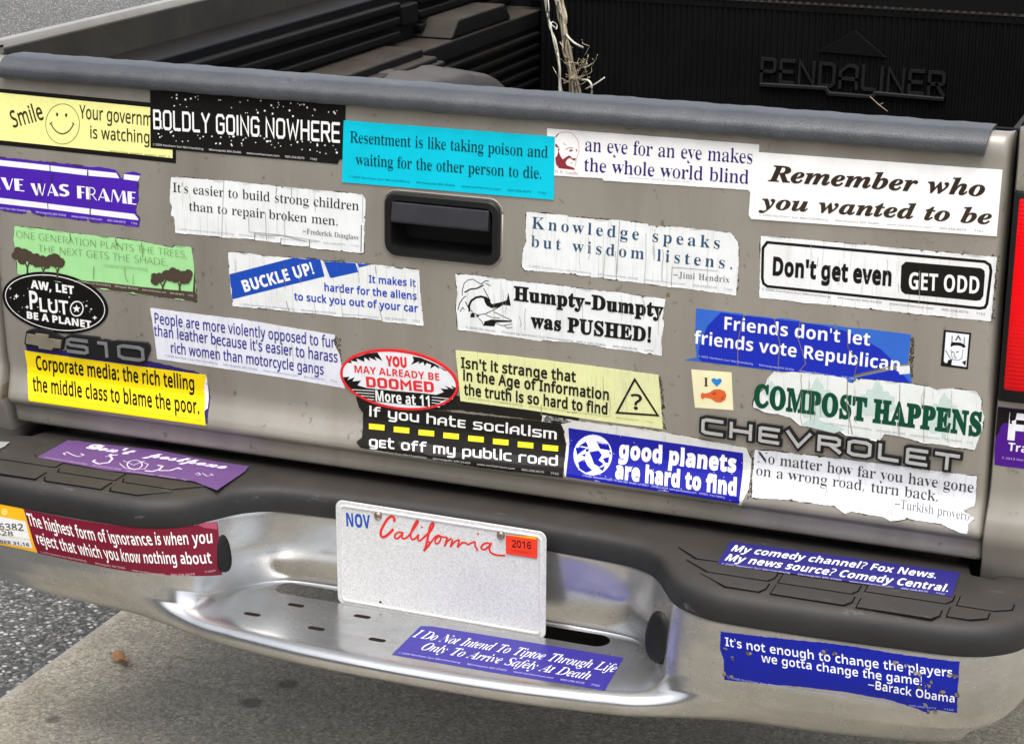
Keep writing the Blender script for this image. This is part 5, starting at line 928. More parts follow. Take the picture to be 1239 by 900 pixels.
99:[86,[50,-2,-18,3,-13,9,-9,14,-2,21,1,16,4,12,7,9,9,6,11,4,13,1,16,-1,12,-5,-7,-19,-11,4,-10,1,-11,-3,-7,-9,-2,-15,1,-12,4,-9,6,-5,9,-1,13,2,12,6,0,-22,-12,-5]],
100:[106,[42,-2,-14,3,-11,9,-7,15,-2,21,2,20,7,15,12,9,14,3,9,-1,7,-3,6,-4,4,-5,0,8,-1,10,0,30,25,0,0,-128,-19,0,-5,12,-1,0,-4,-5,-6,-5,-7,-3],[51,18,9,2,5,4,4,8,1,11,0,3,-1,11,-3,9,-6,5,-9,2,-8,-2,-5,-5,-4,-9,-1,-12,1,-11,4,-9,5,-5]],
101:[99,[55,-2,-13,2,-12,3,-9,7,-7,9,-5,12,-1,14,1,15,4,12,7,9,8,7,11,4,12,1,17,-2,13,-8,8,-14,3,-17,0,-12,-59,0,2,-10,4,-7,7,-5,10,-1,16,2,15,5,0,-19,-14,-5],[33,56,36,0,-2,8,-3,6,-5,4,-8,2,-7,-2,-5,-3,-4,-6]],
102:[65,[17,0,0,73,-14,0,0,12,14,7,0,6,1,11,3,8,5,5,6,4,8,2,10,0,13,-1,10,-2,-7,-19,-6,2,-8,1,-4,-1,-3,-3,-3,-8,0,-5,22,0,0,-19,-22,0,0,-73]],
103:[106,[47,-40,-18,1,-16,4,0,20,18,-5,18,-2,11,2,6,7,2,12,0,2,0,6,1,5,-6,-6,-6,-4,-7,-3,-8,-1,-14,3,-11,10,-7,15,-2,20,2,20,7,15,11,9,15,3,10,-1,9,-5,7,-7,3,12,21,0,0,-92,-3,-17,-8,-13,-15,-8],[51,18,8,1,6,4,4,8,1,11,0,4,-1,12,-4,9,-6,4,-8,2,-10,-3,-6,-9,-2,-16,2,-15,6,-9]],
104:[110,[13,0,0,128,25,0,0,-26,0,-13,-1,-9,1,0,5,6,7,4,7,3,8,0,13,-2,11,-6,6,-10,3,-15,0,-60,-25,0,0,54,-2,11,-5,6,-8,2,-10,-2,-6,-5,-3,-10,-1,-13,0,-43]],
105:[51,[26,103,-6,1,-4,2,-3,4,-1,5,1,6,3,4,10,3,9,-3,3,-4,1,-6,-1,-5,-3,-4],[13,0,0,92,25,0,0,-92]],
106:[51,[26,103,-6,1,-4,2,-3,4,-1,5,1,6,3,4,10,3,9,-3,3,-4,1,-6,-1,-5,-3,-4],[6,-40,-9,0,-8,2,0,19,6,-1,6,0,5,1,4,2,2,4,1,7,0,98,25,0,0,-102,-1,-8,-2,-7,-4,-6,-6,-5,-9,-3]],
107:[104,[13,0,0,128,25,0,0,-57,0,-11,-1,-10,5,7,6,7,26,28,28,0,-37,-40,39,-52,-29,0,-26,37,-11,-8,0,-29]],
108:[51,[13,0,0,128,25,0,0,-128]],
109:[165,[13,0,0,92,19,0,4,-12,1,0,5,6,6,4,8,3,8,0,9,0,8,-3,6,-4,5,-6,2,0,5,6,6,4,8,3,8,0,13,-2,10,-6,6,-10,2,-15,0,-60,-25,0,0,54,-1,11,-5,6,-8,2,-8,-1,-6,-6,-3,-8,-1,-12,0,-46,-25,0,0,54,-1,11,-5,6,-8,2,-8,-2,-6,-5,-3,-10,-1,-13,0,-43]],
110:[110,[13,0,0,92,19,0,4,-12,1,0,5,6,7,4,8,3,8,0,13,-2,11,-6,6,-10,3,-15,0,-60,-25,0,0,54,-1,8,-3,6,-4,4,-7,1,-10,-2,-6,-5,-3,-10,-1,-13,0,-43]],
111:[104,[52,-2,-12,2,-11,4,-9,7,-7,9,-4,12,-1,14,3,20,8,15,15,9,18,3,12,-1,11,-4,9,-7,7,-9,4,-12,1,-14,-3,-20,-9,-15,-14,-10],[52,18,9,2,5,5,4,9,1,12,-1,12,-4,8,-5,6,-9,1,-9,-1,-5,-6,-4,-8,-1,-12,1,-12,4,-9,5,-5]],
112:[106,[13,-40,0,132,20,0,4,-12,1,0,10,9,7,3,9,1,14,-3,11,-9,7,-14,3,-21,-3,-21,-7,-15,-11,-9,-15,-3,-8,1,-7,3,-10,8,-1,0,1,-13,0,-37],[56,19,8,1,5,6,3,8,1,12,-2,15,-5,9,-10,3,-8,-1,-6,-5,-3,-7,-1,-11,0,-3,1,-12,3,-8,6,-6]],
114:[76,[13,0,0,92,19,0,4,-16,1,0,5,7,6,5,8,4,8,1,5,0,4,0,-2,-24,-4,1,-4,0,-12,-2,-5,-3,-4,-5,-3,-6,-1,-7,0,-47]],
115:[83,[38,-2,-17,2,-13,4,0,20,16,-5,15,-2,6,0,4,2,3,2,0,4,-1,4,-5,4,-13,6,-15,7,-4,4,-4,5,-2,6,0,7,2,11,7,8,12,5,15,1,16,-1,16,-6,-7,-18,-13,5,-13,2,-8,-2,-3,-4,2,-4,5,-4,13,-5,13,-7,5,-4,4,-4,2,-6,1,-8,-2,-12,-8,-9,-12,-6]],
116:[73,[44,-2,-14,3,-6,4,-4,5,-3,8,-1,11,0,44,-12,0,0,10,14,9,7,19,16,0,0,-19,25,0,0,-19,-25,0,0,-44,1,-5,2,-3,3,-2,5,-1,8,1,7,2,0,-18,-9,-3]],
117:[110,[45,-2,-13,2,-11,6,-6,11,-2,15,0,60,25,0,0,-54,0,-8,3,-7,5,-3,6,-2,10,2,6,6,3,10,1,13,0,43,25,0,0,-92,-19,0,-3,12,-2,0,-5,-6,-7,-4,-8,-3]],
118:[96,[35,0,-35,92,26,0,18,-53,2,-9,1,-9,5,18,17,53,27,0,-35,-92]],
119:[144,[28,0,-26,92,25,0,10,-41,2,-10,2,-11,1,-9,1,6,2,8,1,8,1,5,11,44,28,0,11,-44,1,-8,2,-10,1,-9,1,8,2,12,3,10,11,41,24,0,-26,-92,-28,0,-7,32,-2,9,-2,12,-3,12,-2,8,-2,-8,-3,-12,-3,-13,-2,-8,-7,-32]],
120:[97,[1,0,31,47,-30,45,29,0,18,-30,17,30,29,0,-30,-45,31,-47,-28,0,-19,31,-20,-31]],
121:[96,[18,-40,-7,0,-5,1,0,20,4,-1,6,0,7,1,5,4,4,5,3,6,1,5,-36,91,27,0,18,-52,2,-8,1,-8,2,8,2,8,17,52,27,0,-39,-104,-7,-12,-8,-9,-11,-6]],
},
}
FINE = '© 2009 Northern Sun Merchandising      Minneapolis MN 55406      www.northernsun.com      800-258-8579      7162'
STICKERS = [
{'label':'pale yellow sticker with black border and a smiling round face','on':'tailgate','outline':[[-7426,10620],[-4324,10588],[-4343,9776],[-7461,9809]],'col':'#1a1816','items':[['P',[[-7386,10564],[-4377,10522],[-4393,9845],[-7415,9878]],'#f3f09a','panel'],['T','Smile','SA',[-6987,10075],[-6465,10237],235,'#3b3420',{'bold':0.012}],['L',[[-5885,10209],[-5890,10169],[-5899,10128],[-5914,10089],[-5934,10052],[-5959,10017],[-5988,9986],[-6021,9959],[-6056,9937],[-6094,9920],[-6133,9908],[-6173,9902],[-6213,9902],[-6252,9907],[-6289,9919],[-6323,9936],[-6354,9958],[-6381,9985],[-6404,10016],[-6422,10050],[-6435,10088],[-6442,10127],[-6443,10168],[-6439,10209],[-6429,10249],[-6414,10288],[-6393,10326],[-6369,10360],[-6339,10391],[-6307,10418],[-6271,10439],[-6234,10456],[-6195,10468],[-6155,10473],[-6116,10473],[-6077,10468],[-6040,10456],[-6006,10439],[-5975,10417],[-5948,10391],[-5925,10360],[-5907,10326],[-5894,10289],[-5887,10250]],9,'#3b3420','picture', True],['P',[[-6230,10320],[-6233,10306],[-6240,10296],[-6250,10291],[-6260,10294],[-6266,10303],[-6269,10317],[-6266,10330],[-6258,10341],[-6249,10345],[-6239,10342],[-6232,10333]],'#3b3420','picture'],['P',[[-6080,10320],[-6083,10306],[-6091,10296],[-6100,10292],[-6110,10295],[-6116,10304],[-6119,10317],[-6116,10331],[-6108,10341],[-6099,10346],[-6089,10343],[-6083,10333]],'#3b3420','picture'],['L',[[-6357,10185],[-6329,10134],[-6283,10084],[-6229,10055],[-6161,10048],[-6092,10074],[-6043,10114],[-6008,10158],[-5982,10207]],17,'#3b3420','picture', False],['L',[[-6379,10168],[-6333,10204]],13,'#3b3420','picture', False],['L',[[-6006,10223],[-5966,10196]],13,'#3b3420','picture', False],['T','Your government','SA',[-5883,10293],[-4432,10266],187,'#3b3420',{'bold':0.008}],['T','is watching','SA',[-5711,10025],[-4755,10025],170,'#3b3420',{'bold':0.008}],['T', FINE, 'SA',[-5409,9853],[-4427,9850],26,'#3b3420',{'part':'fine_print'}]]},
{'label':'black starry sticker with white outlined capitals, right under the black cap','on':'tailgate','outline':[[-4731,10776],[-1737,10780],[-1757,10033],[-1819,10039],[-1855,9968],[-1954,9972],[-4740,9964]],'col':'#1a1816','items':[['P',[[-3977,10197],[-3980,10191],[-3987,10189],[-3992,10192],[-3992,10199],[-3987,10203],[-3980,10202]],'#f1f1ee','stars'],['P',[[-2922,10580],[-2925,10573],[-2933,10571],[-2938,10575],[-2939,10583],[-2933,10588],[-2925,10587]],'#f1f1ee','stars'],['P',[[-1847,10128],[-1852,10116],[-1865,10112],[-1875,10119],[-1875,10132],[-1865,10141],[-1853,10139]],'#f1f1ee','stars'],['P',[[-2839,10157],[-2842,10150],[-2849,10148],[-2854,10152],[-2854,10159],[-2849,10163],[-2842,10162]],'#f1f1ee','stars'],['P',[[-2728,10736],[-2732,10727],[-2742,10724],[-2750,10729],[-2749,10739],[-2742,10746],[-2732,10744]],'#f1f1ee','stars'],['P',[[-2437,10224],[-2443,10212],[-2455,10208],[-2465,10215],[-2465,10228],[-2455,10237],[-2443,10235]],'#f1f1ee','stars'],['P',[[-3517,10598],[-3521,10589],[-3531,10586],[-3539,10592],[-3539,10602],[-3531,10608],[-3521,10607]],'#f1f1ee','stars'],['P',[[-4379,10222],[-4384,10213],[-4394,10210],[-4402,10215],[-4402,10225],[-4394,10232],[-4384,10231]],'#f1f1ee','stars'],['P',[[-3453,10164],[-3456,10157],[-3464,10154],[-3470,10158],[-3470,10166],[-3464,10171],[-3456,10170]],'#f1f1ee','stars'],['P',[[-2104,10109],[-2108,10102],[-2115,10100],[-2121,10104],[-2121,10112],[-2115,10117],[-2108,10116]],'#f1f1ee','stars'],['P',[[-2656,10688],[-2660,10681],[-2667,10678],[-2673,10683],[-2673,10690],[-2667,10695],[-2659,10694]],'#f1f1ee','stars'],['P',[[-2846,10566],[-2849,10560],[-2855,10558],[-2861,10561],[-2861,10568],[-2856,10572],[-2849,10571]],'#f1f1ee','stars'],['P',[[-3281,10181],[-3284,10175],[-3290,10173],[-3296,10176],[-3295,10183],[-3290,10187],[-3284,10186]],'#f1f1ee','stars'],['P',[[-3483,10213],[-3486,10207],[-3493,10205],[-3498,10209],[-3498,10215],[-3493,10220],[-3486,10219]],'#f1f1ee','stars'],['P',[[-4534,10252],[-4539,10243],[-4549,10240],[-4557,10245],[-4557,10255],[-4549,10262],[-4539,10260]],'#f1f1ee','stars'],['P',[[-3207,10563],[-3209,10557],[-3216,10555],[-3221,10558],[-3221,10565],[-3216,10569],[-3209,10568]],'#f1f1ee','stars'],['P',[[-2944,10233],[-2948,10224],[-2958,10221],[-2965,10227],[-2965,10237],[-2958,10243],[-2948,10242]],'#f1f1ee','stars'],['P',[[-2913,10261],[-2917,10252],[-2927,10249],[-2935,10254],[-2935,10264],[-2927,10271],[-2917,10269]],'#f1f1ee','stars'],['P',[[-3621,10112],[-3627,10100],[-3640,10096],[-3650,10103],[-3650,10116],[-3640,10125],[-3627,10123]],'#f1f1ee','stars'],['P',[[-2177,10678],[-2181,10669],[-2191,10666],[-2198,10671],[-2198,10681],[-2191,10688],[-2181,10686]],'#f1f1ee','stars'],['P',[[-3416,10224],[-3422,10212],[-3435,10208],[-3446,10215],[-3446,10228],[-3435,10237],[-3422,10235]],'#f1f1ee','stars'],['P',[[-1877,10654],[-1882,10642],[-1895,10638],[-1905,10646],[-1905,10658],[-1895,10667],[-1882,10665]],'#f1f1ee','stars'],['P',[[-1856,10691],[-1858,10685],[-1865,10683],[-1870,10687],[-1870,10693],[-1865,10698],[-1858,10697]],'#f1f1ee','stars'],['P',[[-2850,10206],[-2854,10197],[-2864,10194],[-2871,10200],[-2871,10210],[-2864,10216],[-2854,10215]],'#f1f1ee','stars'],['P',[[-2541,10744],[-2545,10735],[-2555,10732],[-2562,10737],[-2562,10747],[-2555,10754],[-2545,10752]],'#f1f1ee','stars'],['P',[[-3939,10157],[-3942,10150],[-3950,10148],[-3956,10152],[-3956,10160],[-3950,10165],[-3942,10164]],'#f1f1ee','stars'],['P',[[-3612,10199],[-3617,10190],[-3626,10187],[-3634,10193],[-3634,10202],[-3626,10209],[-3616,10208]],'#f1f1ee','stars'],['P',[[-2404,10729],[-2408,10720],[-2418,10717],[-2425,10722],[-2425,10732],[-2418,10739],[-2408,10737]],'#f1f1ee','stars'],['P',[[-3228,10219],[-3231,10212],[-3239,10210],[-3245,10214],[-3245,10221],[-3239,10227],[-3231,10225]],'#f1f1ee','stars'],['P',[[-2724,10252],[-2728,10243],[-2738,10240],[-2745,10246],[-2745,10255],[-2738,10262],[-2728,10261]],'#f1f1ee','stars'],['P',[[-2723,10706],[-2726,10700],[-2732,10698],[-2738,10702],[-2737,10708],[-2732,10713],[-2726,10712]],'#f1f1ee','stars'],['P',[[-3692,10107],[-3696,10098],[-3706,10095],[-3714,10100],[-3714,10110],[-3706,10117],[-3696,10116]],'#f1f1ee','stars'],['P',[[-4002,10723],[-4006,10714],[-4016,10711],[-4024,10717],[-4024,10727],[-4016,10733],[-4006,10732]],'#f1f1ee','stars'],['P',[[-2366,10239],[-2370,10230],[-2380,10227],[-2387,10232],[-2388,10242],[-2380,10249],[-2370,10247]],'#f1f1ee','stars'],['P',[[-2371,10129],[-2374,10122],[-2382,10120],[-2388,10124],[-2388,10132],[-2382,10137],[-2374,10136]],'#f1f1ee','stars'],['P',[[-3451,10115],[-3455,10106],[-3465,10103],[-3473,10108],[-3473,10118],[-3465,10125],[-3455,10123]],'#f1f1ee','stars'],['P',[[-2831,10694],[-2837,10682],[-2849,10678],[-2859,10686],[-2859,10699],[-2849,10707],[-2836,10706]],'#f1f1ee','stars'],['P',[[-4214,10093],[-4218,10086],[-4225,10084],[-4232,10088],[-4232,10096],[-4225,10101],[-4218,10100]],'#f1f1ee','stars'],['P',[[-4570,10125],[-4575,10116],[-4585,10113],[-4593,10118],[-4593,10128],[-4585,10135],[-4575,10134]],'#f1f1ee','stars'],['P',[[-2145,10122],[-2148,10116],[-2154,10114],[-2159,10117],[-2159,10124],[-2154,10128],[-2148,10127]],'#f1f1ee','stars'],['P',[[-2336,10740],[-2342,10728],[-2355,10724],[-2365,10732],[-2364,10744],[-2354,10753],[-2342,10751]],'#f1f1ee','stars'],['P',[[-2994,10745],[-2998,10736],[-3008,10733],[-3016,10738],[-3015,10748],[-3008,10755],[-2998,10753]],'#f1f1ee','stars'],['P',[[-3964,10742],[-3967,10736],[-3974,10734],[-3979,10737],[-3979,10744],[-3974,10748],[-3967,10747]],'#f1f1ee','stars'],['P',[[-3682,10111],[-3685,10105],[-3692,10103],[-3697,10107],[-3697,10113],[-3692,10118],[-3685,10117]],'#f1f1ee','stars'],['P',[[-3639,10710],[-3643,10702],[-3650,10700],[-3656,10705],[-3656,10712],[-3650,10717],[-3642,10716]],'#f1f1ee','stars'],['P',[[-3965,10695],[-3968,10689],[-3974,10687],[-3979,10690],[-3979,10697],[-3974,10701],[-3967,10700]],'#f1f1ee','stars'],['P',[[-3264,10196],[-3267,10188],[-3275,10186],[-3281,10190],[-3281,10198],[-3275,10203],[-3267,10202]],'#f1f1ee','stars'],['P',[[-3885,10188],[-3890,10179],[-3900,10176],[-3908,10181],[-3908,10191],[-3900,10198],[-3890,10197]],'#f1f1ee','stars'],['P',[[-2437,10747],[-2440,10741],[-2446,10739],[-2451,10743],[-2451,10750],[-2446,10754],[-2440,10753]],'#f1f1ee','stars'],['P',[[-4289,10733],[-4296,10721],[-4309,10717],[-4319,10724],[-4319,10737],[-4308,10746],[-4295,10744]],'#f1f1ee','stars'],['P',[[-3749,10202],[-3754,10192],[-3764,10189],[-3772,10195],[-3772,10205],[-3764,10212],[-3754,10210]],'#f1f1ee','stars'],['P',[[-3613,10711],[-3617,10704],[-3624,10701],[-3630,10706],[-3630,10713],[-3624,10719],[-3616,10717]],'#f1f1ee','stars'],['P',[[-3062,10615],[-3066,10608],[-3073,10606],[-3079,10610],[-3079,10618],[-3073,10623],[-3065,10622]],'#f1f1ee','stars'],['P',[[-4543,10143],[-4546,10137],[-4553,10135],[-4558,10139],[-4558,10145],[-4553,10150],[-4546,10149]],'#f1f1ee','stars'],['P',[[-2880,10203],[-2884,10194],[-2893,10191],[-2901,10196],[-2901,10206],[-2893,10213],[-2884,10211]],'#f1f1ee','stars'],['P',[[-3446,10618],[-3449,10611],[-3457,10609],[-3463,10613],[-3463,10621],[-3456,10626],[-3449,10625]],'#f1f1ee','stars'],['P',[[-3126,10254],[-3129,10247],[-3137,10245],[-3143,10249],[-3143,10257],[-3137,10262],[-3129,10261]],'#f1f1ee','stars'],['P',[[-3438,10100],[-3443,10090],[-3452,10087],[-3460,10093],[-3460,10103],[-3452,10109],[-3443,10108]],'#f1f1ee','stars'],['P',[[-4316,10093],[-4319,10087],[-4325,10085],[-4331,10089],[-4330,10095],[-4325,10100],[-4318,10099]],'#f1f1ee','stars'],['P',[[-2554,10645],[-2559,10633],[-2572,10629],[-2582,10636],[-2582,10649],[-2572,10658],[-2559,10656]],'#f1f1ee','stars'],['P',[[-4246,10601],[-4249,10595],[-4255,10593],[-4261,10597],[-4261,10603],[-4255,10608],[-4249,10607]],'#f1f1ee','stars'],['P',[[-2784,10124],[-2787,10118],[-2793,10116],[-2798,10120],[-2798,10126],[-2793,10131],[-2787,10130]],'#f1f1ee','stars'],['P',[[-4590,10173],[-4594,10164],[-4604,10161],[-4612,10167],[-4612,10177],[-4604,10183],[-4594,10182]],'#f1f1ee','stars'],['P',[[-2375,10741],[-2378,10735],[-2385,10733],[-2390,10737],[-2390,10743],[-2384,10748],[-2378,10747]],'#f1f1ee','stars'],['P',[[-3075,10170],[-3079,10162],[-3086,10160],[-3092,10164],[-3092,10172],[-3086,10177],[-3079,10176]],'#f1f1ee','stars'],['P',[[-2288,10704],[-2294,10692],[-2306,10688],[-2316,10696],[-2316,10709],[-2306,10717],[-2294,10715]],'#f1f1ee','stars'],['P',[[-2895,10199],[-2901,10187],[-2914,10183],[-2924,10191],[-2924,10204],[-2914,10212],[-2901,10211]],'#f1f1ee','stars'],['P',[[-2010,10103],[-2013,10096],[-2020,10094],[-2026,10098],[-2026,10106],[-2020,10111],[-2013,10110]],'#f1f1ee','stars'],['P',[[-1889,10674],[-1894,10662],[-1907,10658],[-1917,10665],[-1917,10678],[-1907,10687],[-1894,10685]],'#f1f1ee','stars'],['P',[[-2694,10151],[-2697,10144],[-2704,10141],[-2710,10146],[-2710,10153],[-2704,10158],[-2697,10157]],'#f1f1ee','stars'],['P',[[-2810,10583],[-2816,10571],[-2829,10567],[-2839,10574],[-2839,10587],[-2829,10596],[-2816,10594]],'#f1f1ee','stars'],['P',[[-2533,10179],[-2537,10172],[-2544,10170],[-2550,10174],[-2550,10182],[-2544,10187],[-2537,10186]],'#f1f1ee','stars'],['P',[[-4269,10235],[-4273,10228],[-4280,10225],[-4287,10230],[-4286,10237],[-4280,10243],[-4273,10242]],'#f1f1ee','stars'],['P',[[-2246,10135],[-2250,10126],[-2260,10123],[-2267,10128],[-2267,10138],[-2260,10145],[-2250,10143]],'#f1f1ee','stars'],['P',[[-2141,10225],[-2144,10218],[-2151,10216],[-2157,10220],[-2157,10228],[-2152,10233],[-2144,10232]],'#f1f1ee','stars'],['P',[[-4152,10679],[-4158,10667],[-4172,10663],[-4182,10670],[-4182,10683],[-4171,10692],[-4158,10690]],'#f1f1ee','stars'],['P',[[-1865,10169],[-1868,10163],[-1874,10161],[-1879,10164],[-1879,10171],[-1874,10175],[-1868,10174]],'#f1f1ee','stars'],['P',[[-3285,10114],[-3288,10108],[-3294,10106],[-3299,10110],[-3299,10117],[-3294,10121],[-3287,10120]],'#f1f1ee','stars'],['P',[[-3309,10704],[-3312,10697],[-3320,10695],[-3326,10699],[-3326,10707],[-3320,10712],[-3312,10711]],'#f1f1ee','stars'],['P',[[-2238,10238],[-2242,10231],[-2249,10229],[-2255,10233],[-2255,10241],[-2249,10246],[-2242,10245]],'#f1f1ee','stars'],['P',[[-4124,10109],[-4127,10102],[-4135,10099],[-4141,10104],[-4141,10111],[-4135,10117],[-4127,10115]],'#f1f1ee','stars'],['P',[[-2193,10691],[-2196,10685],[-2203,10683],[-2208,10687],[-2207,10693],[-2202,10697],[-2196,10696]],'#f1f1ee','stars'],['P',[[-4390,10209],[-4396,10197],[-4409,10193],[-4420,10200],[-4419,10213],[-4409,10222],[-4395,10220]],'#f1f1ee','stars'],['P',[[-2998,10267],[-3002,10258],[-3012,10255],[-3019,10260],[-3019,10270],[-3012,10277],[-3002,10275]],'#f1f1ee','stars'],['P',[[-3402,10229],[-3408,10217],[-3421,10213],[-3431,10220],[-3431,10233],[-3421,10242],[-3408,10240]],'#f1f1ee','stars'],['P',[[-4288,10686],[-4294,10674],[-4308,10670],[-4318,10678],[-4318,10691],[-4307,10700],[-4294,10698]],'#f1f1ee','stars'],['P',[[-4332,10580],[-4337,10571],[-4347,10568],[-4355,10574],[-4355,10584],[-4347,10590],[-4337,10589]],'#f1f1ee','stars'],['P',[[-2728,10190],[-2731,10184],[-2738,10182],[-2743,10185],[-2743,10192],[-2738,10196],[-2731,10195]],'#f1f1ee','stars'],['P',[[-2499,10572],[-2505,10560],[-2517,10556],[-2528,10564],[-2528,10576],[-2518,10585],[-2505,10583]],'#f1f1ee','stars'],['P',[[-3190,10736],[-3194,10729],[-3201,10726],[-3207,10731],[-3207,10738],[-3201,10743],[-3193,10742]],'#f1f1ee','stars'],['P',[[-4143,10580],[-4146,10574],[-4152,10572],[-4157,10576],[-4157,10582],[-4152,10587],[-4145,10586]],'#f1f1ee','stars'],['P',[[-2022,10215],[-2026,10206],[-2036,10203],[-2043,10208],[-2043,10218],[-2036,10225],[-2026,10223]],'#f1f1ee','stars'],['P',[[-2802,10663],[-2805,10657],[-2811,10655],[-2816,10659],[-2816,10665],[-2811,10670],[-2805,10669]],'#f1f1ee','stars'],['P',[[-4351,10162],[-4356,10153],[-4366,10150],[-4374,10155],[-4374,10165],[-4366,10172],[-4356,10171]],'#f1f1ee','stars'],['P',[[-4370,10695],[-4374,10688],[-4380,10686],[-4385,10690],[-4385,10697],[-4380,10701],[-4373,10700]],'#f1f1ee','stars'],['P',[[-3287,10143],[-3292,10134],[-3302,10131],[-3309,10137],[-3309,10146],[-3301,10153],[-3292,10152]],'#f1f1ee','stars'],['P',[[-1970,10667],[-1974,10658],[-1984,10655],[-1991,10661],[-1991,10670],[-1983,10677],[-1974,10675]],'#f1f1ee','stars'],['P',[[-3228,10563],[-3231,10557],[-3237,10555],[-3242,10559],[-3242,10565],[-3237,10570],[-3231,10569]],'#f1f1ee','stars'],['P',[[-3032,10580],[-3038,10568],[-3050,10564],[-3061,10571],[-3061,10584],[-3050,10593],[-3038,10591]],'#f1f1ee','stars'],['P',[[-2737,10676],[-2740,10669],[-2747,10666],[-2753,10671],[-2753,10678],[-2747,10683],[-2740,10682]],'#f1f1ee','stars'],['P',[[-2212,10602],[-2215,10595],[-2222,10593],[-2228,10597],[-2228,10605],[-2222,10610],[-2215,10609]],'#f1f1ee','stars'],['P',[[-4065,10699],[-4071,10687],[-4084,10683],[-4095,10691],[-4094,10704],[-4084,10713],[-4071,10711]],'#f1f1ee','stars'],['P',[[-2130,10206],[-2136,10194],[-2149,10190],[-2159,10197],[-2159,10210],[-2149,10219],[-2136,10217]],'#f1f1ee','stars'],['P',[[-1902,10221],[-1905,10215],[-1911,10213],[-1916,10217],[-1916,10223],[-1911,10227],[-1905,10227]],'#f1f1ee','stars'],['P',[[-2926,10614],[-2932,10602],[-2945,10598],[-2955,10605],[-2955,10618],[-2945,10627],[-2932,10625]],'#f1f1ee','stars'],['T','BOLDLY GOING NOWHERE','TK',[-4677,10232],[-1809,10263],276,'#f1f1ee',{'stroke':0.165}],['T', FINE, 'SA',[-4686,10006],[-2152,10000],28,'#d8d8d8',{'part':'fine_print'}]],'layer':1},
{'label':'bright cyan sticker directly above the tailgate handle','on':'tailgate','outline':[[-1762,10567],[1248,10581],[1260,9758],[-1781,9732]],'col':'#00c2da','items':[['T','Resentment is like taking poison and','SR',[-1665,10281],[1159,10300],153,'#0a3a48',{}],['T','waiting for the other person to die.','SR',[-1579,9986],[1080,10019],152,'#0a3a48',{}],['T', FINE, 'SA',[-1670,9804],[1155,9825],27,'#0a5a68',{'part':'fine_print'}]],'layer':2},
{'label':'white sticker with maroon drawing of a bald moustached man','on':'tailgate','outline':[[1136,10682],[3948,10693],[3960,10060],[3885,10076],[3840,10112],[1928,10069],[1916,10096],[1147,10074]],'col':'#f4f3f1','items':[['P',[[1263,10308],[1287,10338],[1302,10397],[1291,10425],[1314,10431],[1311,10388],[1331,10342],[1365,10297],[1419,10335],[1453,10357],[1474,10344],[1494,10322],[1545,10326],[1536,10292],[1516,10295],[1485,10311],[1459,10324],[1425,10297],[1406,10262],[1423,10225],[1479,10211],[1524,10200],[1540,10173],[1318,10178],[1276,10228]],'#8a3038','picture'],['P',[[1253,10574],[1277,10614],[1317,10638],[1287,10600],[1268,10575]],'#8a3038','picture'],['P',[[1256,10493],[1276,10490],[1293,10463],[1332,10418],[1304,10440],[1273,10447],[1258,10455]],'#8a3038','picture'],['L',[[1312,10635],[1391,10653],[1462,10649],[1513,10618],[1555,10569],[1577,10514],[1586,10429],[1568,10361],[1554,10331],[1547,10264],[1534,10215]],8,'#c49a98','picture', False],['P',[[1451,10418],[1480,10438],[1505,10427],[1486,10412],[1456,10400]],'#8a3038','picture'],['P',[[1540,10449],[1560,10441],[1556,10408],[1541,10416]],'#b07074','picture'],['L',[[1400,10426],[1439,10451],[1504,10456]],8,'#8a3038','picture', False],['L',[[1467,10262],[1507,10261]],7,'#b07074','picture', False],['L',[[1367,10507],[1403,10486]],8,'#c49a98','picture', False],['T','M. K. Gandhi','SR',[1254,10118],[1583,10113],39,'#b88a8a',{}],['T','an eye for an eye makes','SR',[1665,10428],[3874,10443],180,'#33206e',{}],['T','the whole world blind','SR',[1663,10171],[3841,10188],176,'#33206e',{}],['T', FINE, 'SA',[2261,10130],[3160,10143],19,'#a9a0b8',{'part':'fine_print'}]],'layer':1,'jag':0.25},
{'label':'clean white sticker with fancy bold italic lettering at the top right corner','on':'tailgate','outline':[[3885,10594],[6945,10620],[6946,9816],[3903,9749],[3868,9799]],'col':'#f6f6f4','items':[['T','Remember who','SI',[4090,10249],[6764,10288],196,'#35291f',{'bold':0.01}],['T','you wanted to be','SI',[3991,9896],[6872,9957],183,'#3a2e24',{'bold':0.01}],['T', FINE, 'SA',[4007,9801],[6785,9852],24,'#8a8378',{'part':'fine_print'}]],'layer':2},
{'label':'white sticker with black rounded frame and a black box at its right end','on':'tailgate','outline':[[4037,9547],[6968,9558],[6963,8755],[4059,8743]],'col':'#eceeee','items':[['L',[[4124,9469],[6830,9490],[6893,9456],[6913,9385],[6897,8973],[6876,8922],[6817,8905],[4154,8903],[4103,8936],[4084,9003],[4072,9392]],36,'#1a1816','border', True],['P',[[5876,9395],[6791,9406],[6836,9378],[6844,9323],[6847,9067],[6816,9008],[6764,8995],[5894,8988],[5848,9017],[5833,9071],[5825,9342]],'#1a1816','panel'],['T', "Don't get even", 'SA',[4214,9066],[5717,9083],213,'#1a1816',{'bold':0.04}],['T','GET ODD','SX',[5936,9054],[6792,9085],214,'#f1f1ee',{}],['T', FINE, 'SA',[4089,8848],[6888,8825],26,'#6a6a66',{'part':'fine_print'}]],'jag':0.5,'cracks':7,'notch':5,'grime':[[6907,9578],[6997,9566],[7002,8770],[6923,8761]]},
